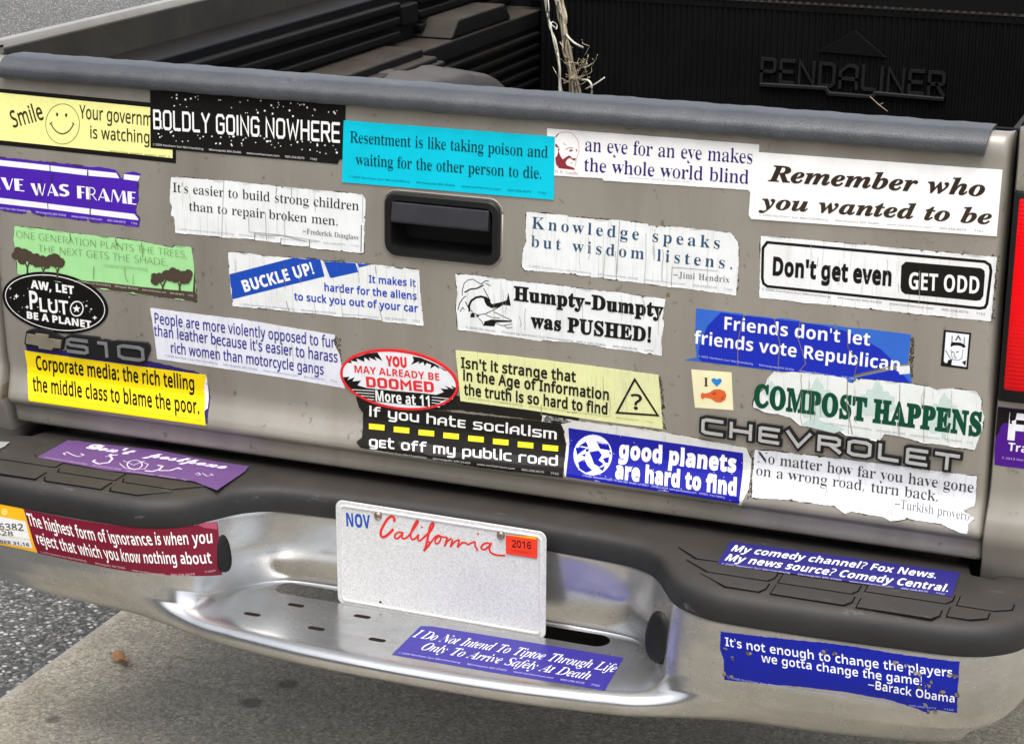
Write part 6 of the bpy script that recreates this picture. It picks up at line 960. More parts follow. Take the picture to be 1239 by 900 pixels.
{'label':'ragged violet sticker with two white stripes at the left edge','on':'tailgate','outline':[[-7569,9638],[-7232,9629],[-7109,9625],[-6927,9631],[-6404,9619],[-6105,9617],[-5788,9609],[-5493,9619],[-5317,9603],[-5270,9561],[-5234,9487],[-5204,9498],[-5182,9563],[-5025,9607],[-4910,9579],[-4952,9476],[-4967,9338],[-4962,9218],[-5017,9058],[-5000,8990],[-4954,8942],[-4970,8810],[-5077,8818],[-5628,8819],[-5766,8818],[-5804,8864],[-5836,8817],[-6426,8838],[-6517,8824],[-6493,8897],[-6547,8830],[-6688,8844],[-6795,8914],[-6841,8839],[-7055,8834],[-7279,8856],[-7619,8866]],'col':'#4a20a8','items':[['P',[[-7565,9590],[-7234,9589],[-6406,9579],[-6405,9497],[-7238,9505],[-7570,9505]],'#ececf0','band'],['P',[[-6394,9578],[-5780,9566],[-5789,9483],[-6398,9496]],'#ececf0','band'],['P',[[-5764,9566],[-5303,9560],[-5259,9488],[-5772,9483]],'#ececf0','band'],['P',[[-5181,9556],[-4921,9551],[-4952,9473],[-5189,9480]],'#ececf0','band'],['P',[[-7600,9031],[-7267,9031],[-6471,9021],[-6468,8938],[-7273,8946],[-7606,8947]],'#ececf0','band'],['P',[[-6455,9019],[-5766,9007],[-5771,8923],[-6456,8938]],'#ececf0','band'],['P',[[-5746,9006],[-5033,8996],[-4974,8932],[-4975,8911],[-5751,8923]],'#ececf0','band'],['T','EVE','BW',[-7422,9159],[-6845,9161],177,'#f2f0f6',{}],['T','WAS','BW',[-6729,9116],[-6084,9155],175,'#f2f0f6',{}],['T','FRAME','BW',[-5961,9142],[-4993,9132],181,'#f2f0f6',{}],['T', FINE, 'SA',[-7562,8871],[-4992,8846],30,'#d8d0ee',{'part':'fine_print'}],['L',[[-6566,9374],[-6553,9253],[-6573,9075]],13,'#3a3228','crack', False],['L',[[-6357,9470],[-6382,9320]],17,'#3a3228','crack', False],['L',[[-5768,9614],[-5766,9424],[-5757,9182],[-5765,8850]],10,'#4a4238','crack', False],['L',[[-6396,9614],[-6390,9493]],8,'#4a4238','crack', False]],'jag':0.35},
{'label':'white cracked sticker about strong children, left of the handle','on':'tailgate','outline':[[-4423,9580],[-3589,9597],[-2771,9589],[-1477,9587],[-1438,9519],[-1438,9377],[-1468,8785],[-1507,8774],[-2267,8772],[-2293,8789],[-2719,8777],[-2731,8800],[-3134,8801],[-3147,8817],[-3623,8784],[-3732,8793],[-4381,8786],[-4392,9010],[-4441,9030],[-4422,9156],[-4456,9215],[-4442,9401]],'col':'#e9ecec','items':[['T', "It's easier to build strong children", 'SR',[-4401,9368],[-1535,9361],135,'#35332f',{}],['T','than to repair broken men.','SR',[-4147,9126],[-1854,9125],130,'#35332f',{}],['T','–Frederick Douglass','SR',[-2382,8968],[-1544,8957],70,'#5a5854',{}],['T', FINE, 'SA',[-4340,8836],[-1538,8859],26,'#a8a8a4',{'part':'fine_print'}],['L',[[-3589,9597],[-3616,9204],[-3645,8794]],8,'#8f8f8c','crack', False],['L',[[-3219,9166],[-3212,8909],[-2756,8916],[-2120,8879]],8,'#a0a09c','crack', False],['L',[[-2771,9589],[-2786,9472]],10,'#7c7a76','crack', False],['L',[[-2546,9602],[-2547,9469]],8,'#8f8f8c','crack', False],['L',[[-3118,8906],[-3134,8794]],11,'#5c5a55','crack', False],['L',[[-2716,8871],[-2727,8776]],11,'#5c5a55','crack', False],['L',[[-2278,8888],[-2285,8778]],11,'#5c5a55','crack', False],['L',[[-1496,9168],[-1506,8793]],12,'#4c4a45','crack', False],['L',[[-1477,9563],[-1478,9206]],7,'#9c9a95','crack', False],['L',[[-3132,8892],[-2917,8888],[-2702,8909],[-2331,8859]],11,'#9a9a98','crack', False]],'jag':0.45,'cracks':4,'notch':4},
{'label':'white sticker with widely spaced slate blue lettering, right of the handle','on':'tailgate','outline':[[878,9563],[1443,9568],[1457,9551],[2171,9566],[2549,9558],[2563,9539],[3040,9558],[3638,9544],[3745,9437],[3769,9201],[3753,8744],[3253,8755],[3085,8763],[2904,8769],[2865,8758],[2552,8771],[1998,8778],[1957,8800],[1811,8777],[1784,8795],[880,8781],[833,8829],[848,9067],[887,9175]],'col':'#e9ecec','items':[['T','Knowledge speaks','SR',[964,9351],[3510,9324],157,'#2f4e6c',{'track':0.13,'thick':0.008}],['T','but wisdom listens.','SR',[956,9104],[3687,9077],155,'#2f4e6c',{'track':0.13,'thick':0.008}],['T','–Jimi Hendrix','SR',[2918,8892],[3657,8901],79,'#55585c',{'track':0.04}],['T', FINE, 'SA',[935,8831],[3703,8797],26,'#9aa0a4',{'part':'fine_print'}],['L',[[2171,9566],[2158,9169],[2154,8859]],8,'#8f8f8c','crack', False],['L',[[2528,9434],[2541,9079],[2526,8768]],7,'#a09f9a','crack', False],['L',[[2891,8768],[2894,9025],[3498,9035]],8,'#9a9994','crack', False],['L',[[1987,9152],[1971,8789]],8,'#a5a49f','crack', False]],'jag':0.6,'cracks':9,'notch':5,'grime':[[3714,9466],[3759,9428],[3781,8751],[3727,8745]]},
{'label':'mint green sticker with brown tree silhouettes, above the badge','on':'tailgate','outline':[[-7053,8628],[-6727,8634],[-6111,8618],[-5723,8618],[-5365,8616],[-4943,8608],[-4447,8559],[-4391,8601],[-4137,8601],[-4098,8290],[-4082,7810],[-4621,7818],[-5112,7815],[-5552,7831],[-6109,7847],[-7053,7912],[-7054,8240],[-7082,8438]],'col':'#a6e09a','items':[['P',[[-6103,7923],[-5656,7937],[-4968,7935],[-4142,7951],[-4098,8290],[-4082,7810],[-4621,7818],[-5552,7831],[-6109,7847]],'#4d4136','band'],['P',[[-6946,8209],[-6995,8185],[-7049,8194],[-7083,8231],[-7080,8279],[-7043,8315],[-6989,8323],[-6942,8299],[-6925,8254]],'#4d4136','picture'],['P',[[-6833,8223],[-6874,8189],[-6931,8182],[-6978,8206],[-6992,8250],[-6967,8292],[-6915,8314],[-6859,8304],[-6827,8268]],'#4d4136','picture'],['P',[[-6960,8205],[-7011,8186],[-7062,8201],[-7090,8242],[-7081,8290],[-7041,8323],[-6986,8325],[-6944,8296],[-6934,8248]],'#4d4136','picture'],['P',[[-6866,8228],[-6902,8189],[-6959,8175],[-7011,8192],[-7033,8232],[-7015,8276],[-6965,8304],[-6907,8302],[-6868,8272]],'#4d4136','picture'],['P',[[-6800,8174],[-6837,8136],[-6894,8124],[-6945,8142],[-6965,8183],[-6946,8227],[-6896,8254],[-6839,8251],[-6801,8219]],'#4d4136','picture'],['P',[[-6893,8092],[-6939,8063],[-6995,8065],[-7036,8096],[-7041,8142],[-7010,8182],[-6955,8197],[-6904,8180],[-6879,8138]],'#4d4136','picture'],['P',[[-6744,8157],[-6790,8127],[-6846,8129],[-6886,8159],[-6892,8206],[-6861,8246],[-6807,8260],[-6756,8243],[-6731,8203]],'#4d4136','picture'],['P',[[-6971,8175],[-7007,8137],[-7065,8123],[-7116,8140],[-7138,8180],[-7120,8224],[-7070,8252],[-7012,8250],[-6973,8220]],'#4d4136','picture'],['P',[[-6743,8174],[-6783,8139],[-6840,8130],[-6888,8152],[-6905,8195],[-6882,8238],[-6830,8261],[-6774,8254],[-6740,8220]],'#4d4136','picture'],['P',[[-6757,8225],[-6795,8168],[-6885,8126],[-6994,8115],[-7079,8139],[-7108,8190],[-7070,8246],[-6980,8288],[-6871,8299],[-6787,8275]],'#4d4136','picture'],['P',[[-6901,7923],[-6889,8024],[-6927,8183],[-6911,8191],[-6879,8050],[-6810,8219],[-6794,8209],[-6862,8027],[-6865,7927]],'#4d4136','picture'],['P',[[-6769,8084],[-6805,8073],[-6838,8086],[-6855,8116],[-6846,8149],[-6816,8170],[-6779,8169],[-6753,8146],[-6749,8113]],'#4d4136','picture'],['P',[[-6757,8161],[-6788,8140],[-6827,8140],[-6855,8161],[-6860,8193],[-6839,8221],[-6802,8232],[-6766,8221],[-6748,8193]],'#4d4136','picture'],['P',[[-6804,8155],[-6834,8133],[-6873,8131],[-6903,8149],[-6910,8181],[-6891,8209],[-6854,8222],[-6817,8213],[-6797,8186]],'#4d4136','picture'],['P',[[-6781,8179],[-6814,8161],[-6851,8165],[-6876,8189],[-6877,8221],[-6853,8247],[-6816,8255],[-6782,8240],[-6768,8210]],'#4d4136','picture'],['P',[[-6715,8177],[-6748,8159],[-6786,8163],[-6811,8187],[-6811,8220],[-6787,8246],[-6750,8253],[-6716,8238],[-6703,8208]],'#4d4136','picture'],['P',[[-6654,8187],[-6686,8169],[-6724,8172],[-6749,8196],[-6750,8229],[-6726,8255],[-6689,8262],[-6656,8248],[-6642,8218]],'#4d4136','picture'],['P',[[-6773,8148],[-6798,8121],[-6837,8111],[-6873,8122],[-6888,8150],[-6876,8181],[-6842,8200],[-6802,8199],[-6775,8179]],'#4d4136','picture'],['P',[[-6733,8132],[-6750,8101],[-6787,8083],[-6826,8085],[-6850,8107],[-6847,8138],[-6818,8164],[-6777,8172],[-6744,8160]],'#4d4136','picture'],['P',[[-6769,8139],[-6805,8128],[-6838,8141],[-6855,8170],[-6846,8204],[-6816,8225],[-6780,8224],[-6753,8201],[-6749,8168]],'#4d4136','picture'],['P',[[-6646,8180],[-6672,8141],[-6734,8112],[-6808,8104],[-6867,8121],[-6887,8156],[-6861,8195],[-6799,8224],[-6724,8231],[-6666,8214]],'#4d4136','picture'],['P',[[-6901,7923],[-6889,8024],[-6932,8126],[-6916,8134],[-6879,8050],[-6815,8163],[-6799,8152],[-6862,8027],[-6865,7927]],'#4d4136','picture'],['P',[[-6555,8110],[-6594,8099],[-6630,8114],[-6647,8148],[-6637,8184],[-6604,8207],[-6564,8204],[-6535,8179],[-6532,8142]],'#4d4136','picture'],['P',[[-6495,8144],[-6521,8114],[-6563,8102],[-6603,8112],[-6622,8142],[-6610,8176],[-6574,8198],[-6530,8199],[-6499,8178]],'#4d4136','picture'],['P',[[-6629,8122],[-6654,8092],[-6696,8078],[-6737,8087],[-6757,8115],[-6747,8149],[-6711,8173],[-6667,8176],[-6634,8156]],'#4d4136','picture'],['P',[[-6480,8128],[-6518,8113],[-6556,8124],[-6578,8155],[-6572,8191],[-6541,8216],[-6500,8218],[-6468,8196],[-6460,8161]],'#4d4136','picture'],['P',[[-6559,8135],[-6598,8126],[-6633,8144],[-6646,8179],[-6633,8215],[-6599,8235],[-6559,8230],[-6534,8202],[-6534,8165]],'#4d4136','picture'],['P',[[-6540,8189],[-6562,8158],[-6604,8142],[-6646,8150],[-6668,8177],[-6659,8211],[-6625,8236],[-6580,8240],[-6547,8222]],'#4d4136','picture'],['P',[[-6478,8086],[-6503,8055],[-6546,8042],[-6586,8053],[-6605,8081],[-6594,8115],[-6558,8139],[-6514,8140],[-6483,8119]],'#4d4136','picture'],['P',[[-6642,8065],[-6681,8051],[-6719,8062],[-6740,8093],[-6733,8130],[-6702,8155],[-6661,8156],[-6630,8134],[-6622,8097]],'#4d4136','picture'],['P',[[-6653,8092],[-6677,8061],[-6719,8046],[-6760,8055],[-6781,8082],[-6771,8117],[-6736,8141],[-6692,8144],[-6659,8125]],'#4d4136','picture'],['P',[[-6469,8142],[-6497,8099],[-6565,8067],[-6647,8059],[-6711,8077],[-6733,8115],[-6705,8158],[-6637,8190],[-6555,8198],[-6491,8180]],'#4d4136','picture'],['P',[[-6626,7914],[-6616,8002],[-6659,8098],[-6643,8106],[-6606,8028],[-6543,8134],[-6527,8124],[-6589,8005],[-6591,7918]],'#4d4136','picture'],['P',[[-6443,8099],[-6489,8088],[-6530,8107],[-6548,8147],[-6534,8190],[-6494,8215],[-6447,8211],[-6416,8179],[-6414,8135]],'#4d4136','picture'],['P',[[-6436,8142],[-6481,8127],[-6525,8142],[-6548,8181],[-6537,8224],[-6500,8251],[-6452,8251],[-6417,8223],[-6411,8179]],'#4d4136','picture'],['P',[[-6331,8216],[-6361,8181],[-6412,8166],[-6458,8179],[-6480,8214],[-6466,8253],[-6424,8280],[-6372,8281],[-6335,8255]],'#4d4136','picture'],['P',[[-6336,8186],[-6380,8166],[-6427,8175],[-6456,8209],[-6452,8252],[-6419,8284],[-6371,8289],[-6330,8266],[-6317,8226]],'#4d4136','picture'],['P',[[-6242,8129],[-6271,8093],[-6321,8077],[-6369,8089],[-6392,8122],[-6379,8162],[-6337,8190],[-6285,8192],[-6248,8168]],'#4d4136','picture'],['P',[[-6237,8137],[-6272,8105],[-6323,8096],[-6366,8115],[-6381,8153],[-6362,8191],[-6317,8213],[-6267,8208],[-6235,8178]],'#4d4136','picture'],['P',[[-6379,8195],[-6414,8163],[-6465,8155],[-6508,8174],[-6522,8212],[-6502,8251],[-6457,8272],[-6407,8266],[-6376,8235]],'#4d4136','picture'],['P',[[-6306,8189],[-6348,8166],[-6396,8170],[-6429,8201],[-6431,8243],[-6401,8277],[-6353,8287],[-6309,8268],[-6291,8230]],'#4d4136','picture'],['P',[[-6346,8180],[-6380,8148],[-6431,8138],[-6475,8157],[-6491,8194],[-6472,8233],[-6427,8255],[-6377,8250],[-6345,8221]],'#4d4136','picture'],['P',[[-6219,8179],[-6252,8129],[-6332,8091],[-6428,8082],[-6504,8103],[-6530,8148],[-6496,8199],[-6417,8236],[-6321,8246],[-6245,8224]],'#4d4136','picture'],['P',[[-6388,7914],[-6377,8014],[-6418,8134],[-6402,8142],[-6367,8040],[-6303,8171],[-6287,8160],[-6350,8017],[-6353,7917]],'#4d4136','picture'],['P',[[-4697,8091],[-4722,8066],[-4760,8060],[-4792,8074],[-4804,8103],[-4790,8132],[-4757,8148],[-4719,8144],[-4696,8121]],'#4d4136','picture'],['P',[[-4701,8057],[-4734,8044],[-4768,8054],[-4787,8082],[-4782,8114],[-4755,8137],[-4720,8138],[-4692,8118],[-4684,8086]],'#4d4136','picture'],['P',[[-4736,8005],[-4770,7995],[-4802,8008],[-4817,8038],[-4808,8070],[-4780,8090],[-4745,8089],[-4720,8066],[-4716,8033]],'#4d4136','picture'],['P',[[-4681,8021],[-4703,7994],[-4740,7982],[-4775,7991],[-4792,8016],[-4784,8047],[-4753,8067],[-4714,8069],[-4686,8051]],'#4d4136','picture'],['P',[[-4693,8122],[-4711,8094],[-4747,8079],[-4784,8084],[-4805,8107],[-4799,8138],[-4770,8161],[-4732,8166],[-4701,8151]],'#4d4136','picture'],['P',[[-4611,8120],[-4628,8091],[-4663,8074],[-4700,8078],[-4722,8100],[-4718,8130],[-4690,8155],[-4652,8161],[-4620,8148]],'#4d4136','picture'],['P',[[-4663,8096],[-4689,8073],[-4726,8068],[-4758,8083],[-4768,8113],[-4753,8142],[-4719,8157],[-4683,8151],[-4660,8127]],'#4d4136','picture'],['P',[[-4622,8105],[-4653,8088],[-4689,8092],[-4714,8116],[-4715,8148],[-4692,8173],[-4656,8180],[-4624,8165],[-4611,8136]],'#4d4136','picture'],['P',[[-4607,8105],[-4634,8083],[-4672,8080],[-4702,8097],[-4710,8127],[-4693,8155],[-4659,8169],[-4623,8161],[-4602,8136]],'#4d4136','picture'],['P',[[-4581,8096],[-4605,8057],[-4664,8029],[-4735,8021],[-4791,8038],[-4811,8072],[-4787,8110],[-4728,8138],[-4657,8146],[-4601,8129]],'#4d4136','picture'],['P',[[-4639,7924],[-4634,7974],[-4677,8061],[-4662,8069],[-4624,8000],[-4566,8097],[-4551,8086],[-4608,7977],[-4606,7928]],'#4d4136','picture'],['P',[[-4450,8144],[-4469,8105],[-4514,8082],[-4563,8084],[-4593,8111],[-4591,8150],[-4556,8183],[-4506,8195],[-4464,8179]],'#4d4136','picture'],['P',[[-4369,8089],[-4407,8064],[-4455,8066],[-4489,8094],[-4494,8134],[-4468,8169],[-4422,8181],[-4379,8166],[-4358,8129]],'#4d4136','picture'],['P',[[-4353,8165],[-4386,8133],[-4434,8125],[-4476,8144],[-4491,8181],[-4473,8219],[-4430,8240],[-4382,8234],[-4352,8205]],'#4d4136','picture'],['P',[[-4376,8197],[-4412,8169],[-4460,8166],[-4498,8190],[-4508,8229],[-4486,8265],[-4441,8282],[-4395,8270],[-4370,8237]],'#4d4136','picture'],['P',[[-4386,8066],[-4430,8055],[-4470,8072],[-4489,8111],[-4478,8153],[-4441,8179],[-4396,8176],[-4364,8145],[-4360,8102]],'#4d4136','picture'],['P',[[-4498,8131],[-4537,8106],[-4584,8108],[-4618,8136],[-4623,8177],[-4596,8211],[-4551,8223],[-4507,8207],[-4486,8171]],'#4d4136','picture'],['P',[[-4468,8173],[-4494,8137],[-4541,8120],[-4588,8129],[-4612,8161],[-4603,8200],[-4564,8229],[-4514,8233],[-4476,8211]],'#4d4136','picture'],['P',[[-4506,8123],[-4544,8099],[-4592,8101],[-4626,8129],[-4631,8170],[-4604,8204],[-4558,8216],[-4515,8200],[-4494,8163]],'#4d4136','picture'],['P',[[-4426,8125],[-4470,8116],[-4509,8136],[-4525,8176],[-4510,8218],[-4472,8241],[-4428,8236],[-4399,8204],[-4398,8160]],'#4d4136','picture'],['P',[[-4316,8166],[-4347,8116],[-4423,8079],[-4515,8070],[-4587,8091],[-4613,8135],[-4582,8185],[-4506,8221],[-4415,8230],[-4342,8209]],'#4d4136','picture'],['P',[[-4364,7929],[-4357,8015],[-4399,8133],[-4384,8140],[-4348,8041],[-4289,8168],[-4274,8158],[-4331,8018],[-4331,7933]],'#4d4136','picture'],['P',[[-4143,8168],[-4164,8131],[-4210,8110],[-4258,8115],[-4286,8144],[-4280,8183],[-4244,8214],[-4195,8222],[-4155,8204]],'#4d4136','picture'],['P',[[-4220,8111],[-4263,8097],[-4305,8112],[-4326,8150],[-4317,8192],[-4282,8219],[-4236,8218],[-4203,8190],[-4196,8148]],'#4d4136','picture'],['P',[[-4199,8115],[-4219,8077],[-4263,8053],[-4312,8056],[-4342,8084],[-4338,8123],[-4304,8155],[-4254,8166],[-4213,8150]],'#4d4136','picture'],['P',[[-4173,8100],[-4204,8068],[-4253,8059],[-4295,8077],[-4311,8114],[-4293,8152],[-4251,8174],[-4203,8169],[-4172,8140]],'#4d4136','picture'],['P',[[-4171,8167],[-4196,8131],[-4243,8113],[-4290,8122],[-4314,8153],[-4305,8193],[-4267,8221],[-4218,8226],[-4180,8204]],'#4d4136','picture'],['P',[[-4142,8171],[-4185,8155],[-4228,8168],[-4251,8204],[-4245,8246],[-4211,8275],[-4165,8276],[-4130,8250],[-4121,8208]],'#4d4136','picture'],['P',[[-4238,8087],[-4278,8065],[-4324,8071],[-4355,8103],[-4355,8144],[-4325,8177],[-4279,8185],[-4239,8165],[-4222,8126]],'#4d4136','picture'],['P',[[-4166,8114],[-4209,8100],[-4250,8116],[-4271,8154],[-4261,8196],[-4225,8223],[-4180,8221],[-4147,8193],[-4141,8150]],'#4d4136','picture'],['P',[[-4329,8151],[-4372,8138],[-4414,8153],[-4435,8191],[-4426,8233],[-4390,8260],[-4345,8259],[-4311,8230],[-4305,8188]],'#4d4136','picture'],['P',[[-4156,8182],[-4187,8133],[-4262,8096],[-4353,8087],[-4426,8108],[-4452,8152],[-4421,8201],[-4346,8237],[-4254,8247],[-4182,8226]],'#4d4136','picture'],['P',[[-4364,7929],[-4357,8015],[-4399,8133],[-4384,8140],[-4348,8041],[-4289,8168],[-4274,8158],[-4331,8018],[-4331,7933]],'#4d4136','picture'],['T','ONE GENERATION PLANTS THE TREES,','SA',[-7021,8466],[-4206,8435],107,'#5c6b48',{'bold':-0.016}],['T','THE NEXT GETS THE SHADE.','SA',[-6662,8287],[-4519,8289],110,'#5c6b48',{'bold':-0.016}],['T','–CHINESE PROVERB','SA',[-5604,8173],[-4852,8183],44,'#6f8a58',{'bold':-0.012}],['T', FINE, 'SA',[-6088,7895],[-4133,7881],29,'#c8c0b4',{'part':'fine_print'}],['L',[[-6111,8618],[-6104,8508]],11,'#4d4136','crack', False],['L',[[-5738,8160],[-5759,7971]],9,'#5d6136','crack', False],['L',[[-5352,8610],[-5344,8508]],12,'#4d4136','crack', False],['L',[[-5223,8225],[-5228,8064],[-5184,7982]],8,'#6d8156','crack', False],['L',[[-4930,8597],[-4920,8378]],10,'#5d6136','crack', False],['L',[[-5093,8115],[-5104,7940]],7,'#7d9166','crack', False]],'jag':0.35},
{'label':'black oval sticker with white rim and stars, above the badge','on':'tailgate','outline':[[-5562,7474],[-5587,7415],[-5626,7358],[-5680,7304],[-5747,7254],[-5826,7209],[-5916,7169],[-6015,7135],[-6121,7109],[-6234,7089],[-6350,7077],[-6469,7074],[-6587,7078],[-6702,7090],[-6814,7110],[-6919,7138],[-7017,7172],[-7104,7213],[-7180,7260],[-7244,7311],[-7293,7367],[-7328,7425],[-7348,7485],[-7352,7547],[-7341,7607],[-7314,7667],[-7272,7724],[-7216,7778],[-7147,7828],[-7066,7872],[-6975,7911],[-6875,7944],[-6768,7969],[-6655,7987],[-6539,7997],[-6422,8000],[-6306,7994],[-6192,7981],[-6082,7961],[-5979,7933],[-5884,7899],[-5798,7859],[-5724,7814],[-5661,7763],[-5612,7709],[-5577,7653],[-5557,7594],[-5552,7534]],'col':'#141312','items':[['L',[[-5616,7478],[-5638,7426],[-5675,7375],[-5725,7327],[-5787,7282],[-5860,7242],[-5944,7206],[-6036,7177],[-6136,7153],[-6241,7136],[-6350,7126],[-6460,7123],[-6571,7127],[-6680,7139],[-6784,7157],[-6884,7182],[-6975,7213],[-7058,7250],[-7130,7292],[-7190,7338],[-7237,7388],[-7271,7440],[-7290,7494],[-7295,7549],[-7285,7603],[-7261,7656],[-7222,7708],[-7171,7756],[-7107,7800],[-7032,7840],[-6947,7874],[-6853,7903],[-6753,7925],[-6648,7941],[-6539,7950],[-6429,7952],[-6320,7946],[-6213,7934],[-6110,7916],[-6013,7891],[-5923,7860],[-5842,7824],[-5772,7783],[-5712,7738],[-5666,7689],[-5632,7638],[-5612,7585],[-5607,7532]],12,'#f1f1ee','border', True],['T','AW, LET','SX',[-6841,7724],[-6106,7706],118,'#f1f1ee',{'bold':0.02}],['T','P','SA',[-6884,7403],[-6739,7400],269,'#f1f1ee',{'bold':0.02}],['T','LUT','SA',[-6714,7384],[-6221,7384],198,'#f1f1ee',{'bold':0.02}],['L',[[-5974,7487],[-5984,7461],[-5999,7435],[-6018,7413],[-6041,7395],[-6067,7383],[-6093,7377],[-6118,7377],[-6141,7384],[-6161,7397],[-6175,7416],[-6184,7438],[-6187,7464],[-6184,7491],[-6175,7518],[-6160,7543],[-6140,7565],[-6117,7583],[-6091,7595],[-6065,7601],[-6040,7601],[-6017,7594],[-5998,7581],[-5983,7562],[-5974,7540],[-5971,7514]],18,'#f1f1ee','picture', True],['P',[[-6078,7551],[-6063,7513],[-6015,7514],[-6054,7482],[-6046,7441],[-6086,7459],[-6129,7431],[-6114,7475],[-6149,7500],[-6100,7509]],'#f1f1ee','stars'],['T','BE A PLANET','SX',[-6949,7247],[-5854,7218],106,'#f1f1ee',{'bold':0.02}],['P',[[-7197,7697],[-7193,7684],[-7177,7686],[-7190,7676],[-7187,7663],[-7199,7670],[-7212,7661],[-7207,7674],[-7218,7681],[-7203,7683]],'#f1f1ee','stars'],['P',[[-7097,7611],[-7087,7583],[-7055,7575],[-7089,7560],[-7105,7529],[-7116,7557],[-7147,7565],[-7113,7580]],'#f1f1ee','stars'],['P',[[-7203,7550],[-7201,7542],[-7190,7543],[-7199,7536],[-7197,7528],[-7205,7532],[-7214,7526],[-7210,7535],[-7218,7540],[-7207,7541]],'#f1f1ee','stars'],['P',[[-7140,7541],[-7137,7531],[-7124,7532],[-7135,7524],[-7132,7514],[-7142,7519],[-7153,7512],[-7148,7523],[-7157,7528],[-7145,7530]],'#f1f1ee','stars'],['P',[[-6927,7454],[-6919,7432],[-6893,7425],[-6921,7413],[-6934,7387],[-6942,7410],[-6968,7417],[-6940,7429]],'#f1f1ee','stars'],['P',[[-7016,7415],[-7014,7409],[-7006,7409],[-7013,7404],[-7011,7397],[-7018,7401],[-7025,7396],[-7022,7403],[-7028,7407],[-7020,7408]],'#f1f1ee','stars'],['P',[[-7081,7342],[-7079,7337],[-7073,7337],[-7078,7333],[-7077,7328],[-7082,7331],[-7087,7327],[-7085,7333],[-7089,7336],[-7083,7336]],'#f1f1ee','stars'],['P',[[-6190,7671],[-6186,7659],[-6172,7661],[-6184,7652],[-6181,7640],[-6192,7646],[-6204,7637],[-6199,7650],[-6209,7656],[-6195,7658]],'#f1f1ee','stars'],['P',[[-5911,7574],[-5906,7560],[-5888,7561],[-5903,7550],[-5899,7535],[-5913,7542],[-5929,7531],[-5922,7548],[-5936,7556],[-5918,7558]],'#f1f1ee','stars'],['P',[[-5832,7530],[-5828,7517],[-5812,7519],[-5826,7508],[-5822,7495],[-5835,7502],[-5849,7492],[-5843,7507],[-5855,7514],[-5839,7516]],'#f1f1ee','stars'],['P',[[-5893,7639],[-5891,7632],[-5883,7633],[-5890,7628],[-5888,7621],[-5894,7625],[-5901,7620],[-5898,7627],[-5904,7631],[-5896,7632]],'#f1f1ee','stars'],['P',[[-5958,7612],[-5956,7606],[-5949,7607],[-5955,7602],[-5953,7596],[-5959,7599],[-5965,7595],[-5962,7602],[-5967,7605],[-5960,7606]],'#f1f1ee','stars'],['P',[[-5781,7424],[-5772,7398],[-5742,7391],[-5774,7376],[-5788,7348],[-5797,7374],[-5827,7381],[-5795,7395]],'#f1f1ee','stars'],['P',[[-5857,7478],[-5856,7473],[-5849,7473],[-5855,7469],[-5853,7463],[-5858,7466],[-5864,7462],[-5862,7468],[-5867,7471],[-5860,7472]],'#f1f1ee','stars'],['P',[[-6970,7605],[-6968,7598],[-6960,7599],[-6967,7594],[-6965,7587],[-6971,7590],[-6978,7585],[-6975,7593],[-6982,7596],[-6973,7597]],'#f1f1ee','stars'],['P',[[-6889,7719],[-6887,7714],[-6880,7714],[-6886,7710],[-6884,7704],[-6890,7707],[-6896,7703],[-6893,7709],[-6899,7712],[-6892,7713]],'#f1f1ee','stars'],['P',[[-6507,7558],[-6500,7539],[-6479,7534],[-6502,7523],[-6512,7502],[-6520,7521],[-6541,7527],[-6518,7537]],'#f1f1ee','stars'],['P',[[-6371,7428],[-6368,7418],[-6356,7419],[-6366,7411],[-6364,7401],[-6373,7407],[-6384,7399],[-6379,7410],[-6388,7416],[-6376,7417]],'#f1f1ee','stars'],['P',[[-6743,7456],[-6740,7446],[-6729,7447],[-6738,7440],[-6736,7431],[-6744,7436],[-6754,7429],[-6750,7439],[-6759,7444],[-6747,7446]],'#f1f1ee','stars']],'layer':1},
{'label':'torn dark violet sticker peeping out around the bright yellow one','on':'tailgate','outline':[[-7020,6819],[-6609,6797],[-5761,6833],[-4933,6818],[-4125,6739],[-3977,6568],[-3931,6038],[-4082,6108],[-6967,6176]],'col':'#2b2168','items':[['P',[[-4127,6720],[-3995,6692],[-3965,6240],[-4010,6203],[-4076,6504]],'#e8e6ea','paper']],'jag':0.4},
{'label':'bright yellow sticker with condensed black lettering at lower left','on':'tailgate','outline':[[-7048,6729],[-6051,6721],[-4002,6716],[-4055,6507],[-4000,6171],[-3944,6012],[-6917,6010],[-7020,6341]],'col':'#f8da10','items':[['T','Corporate media: the rich telling','SA',[-6872,6461],[-4208,6463],208,'#1c1a10',{'bold':0.02,'up':[3,208]}],['T','the middle class to blame the poor.','SA',[-6876,6160],[-4073,6157],189,'#1c1a10',{'bold':0.02,'up':[-57,181]}],['T', FINE, 'SA',[-6859,6093],[-4030,6059],26,'#b09a20',{'part':'fine_print','up':[-8,24]}]],'layer':1},
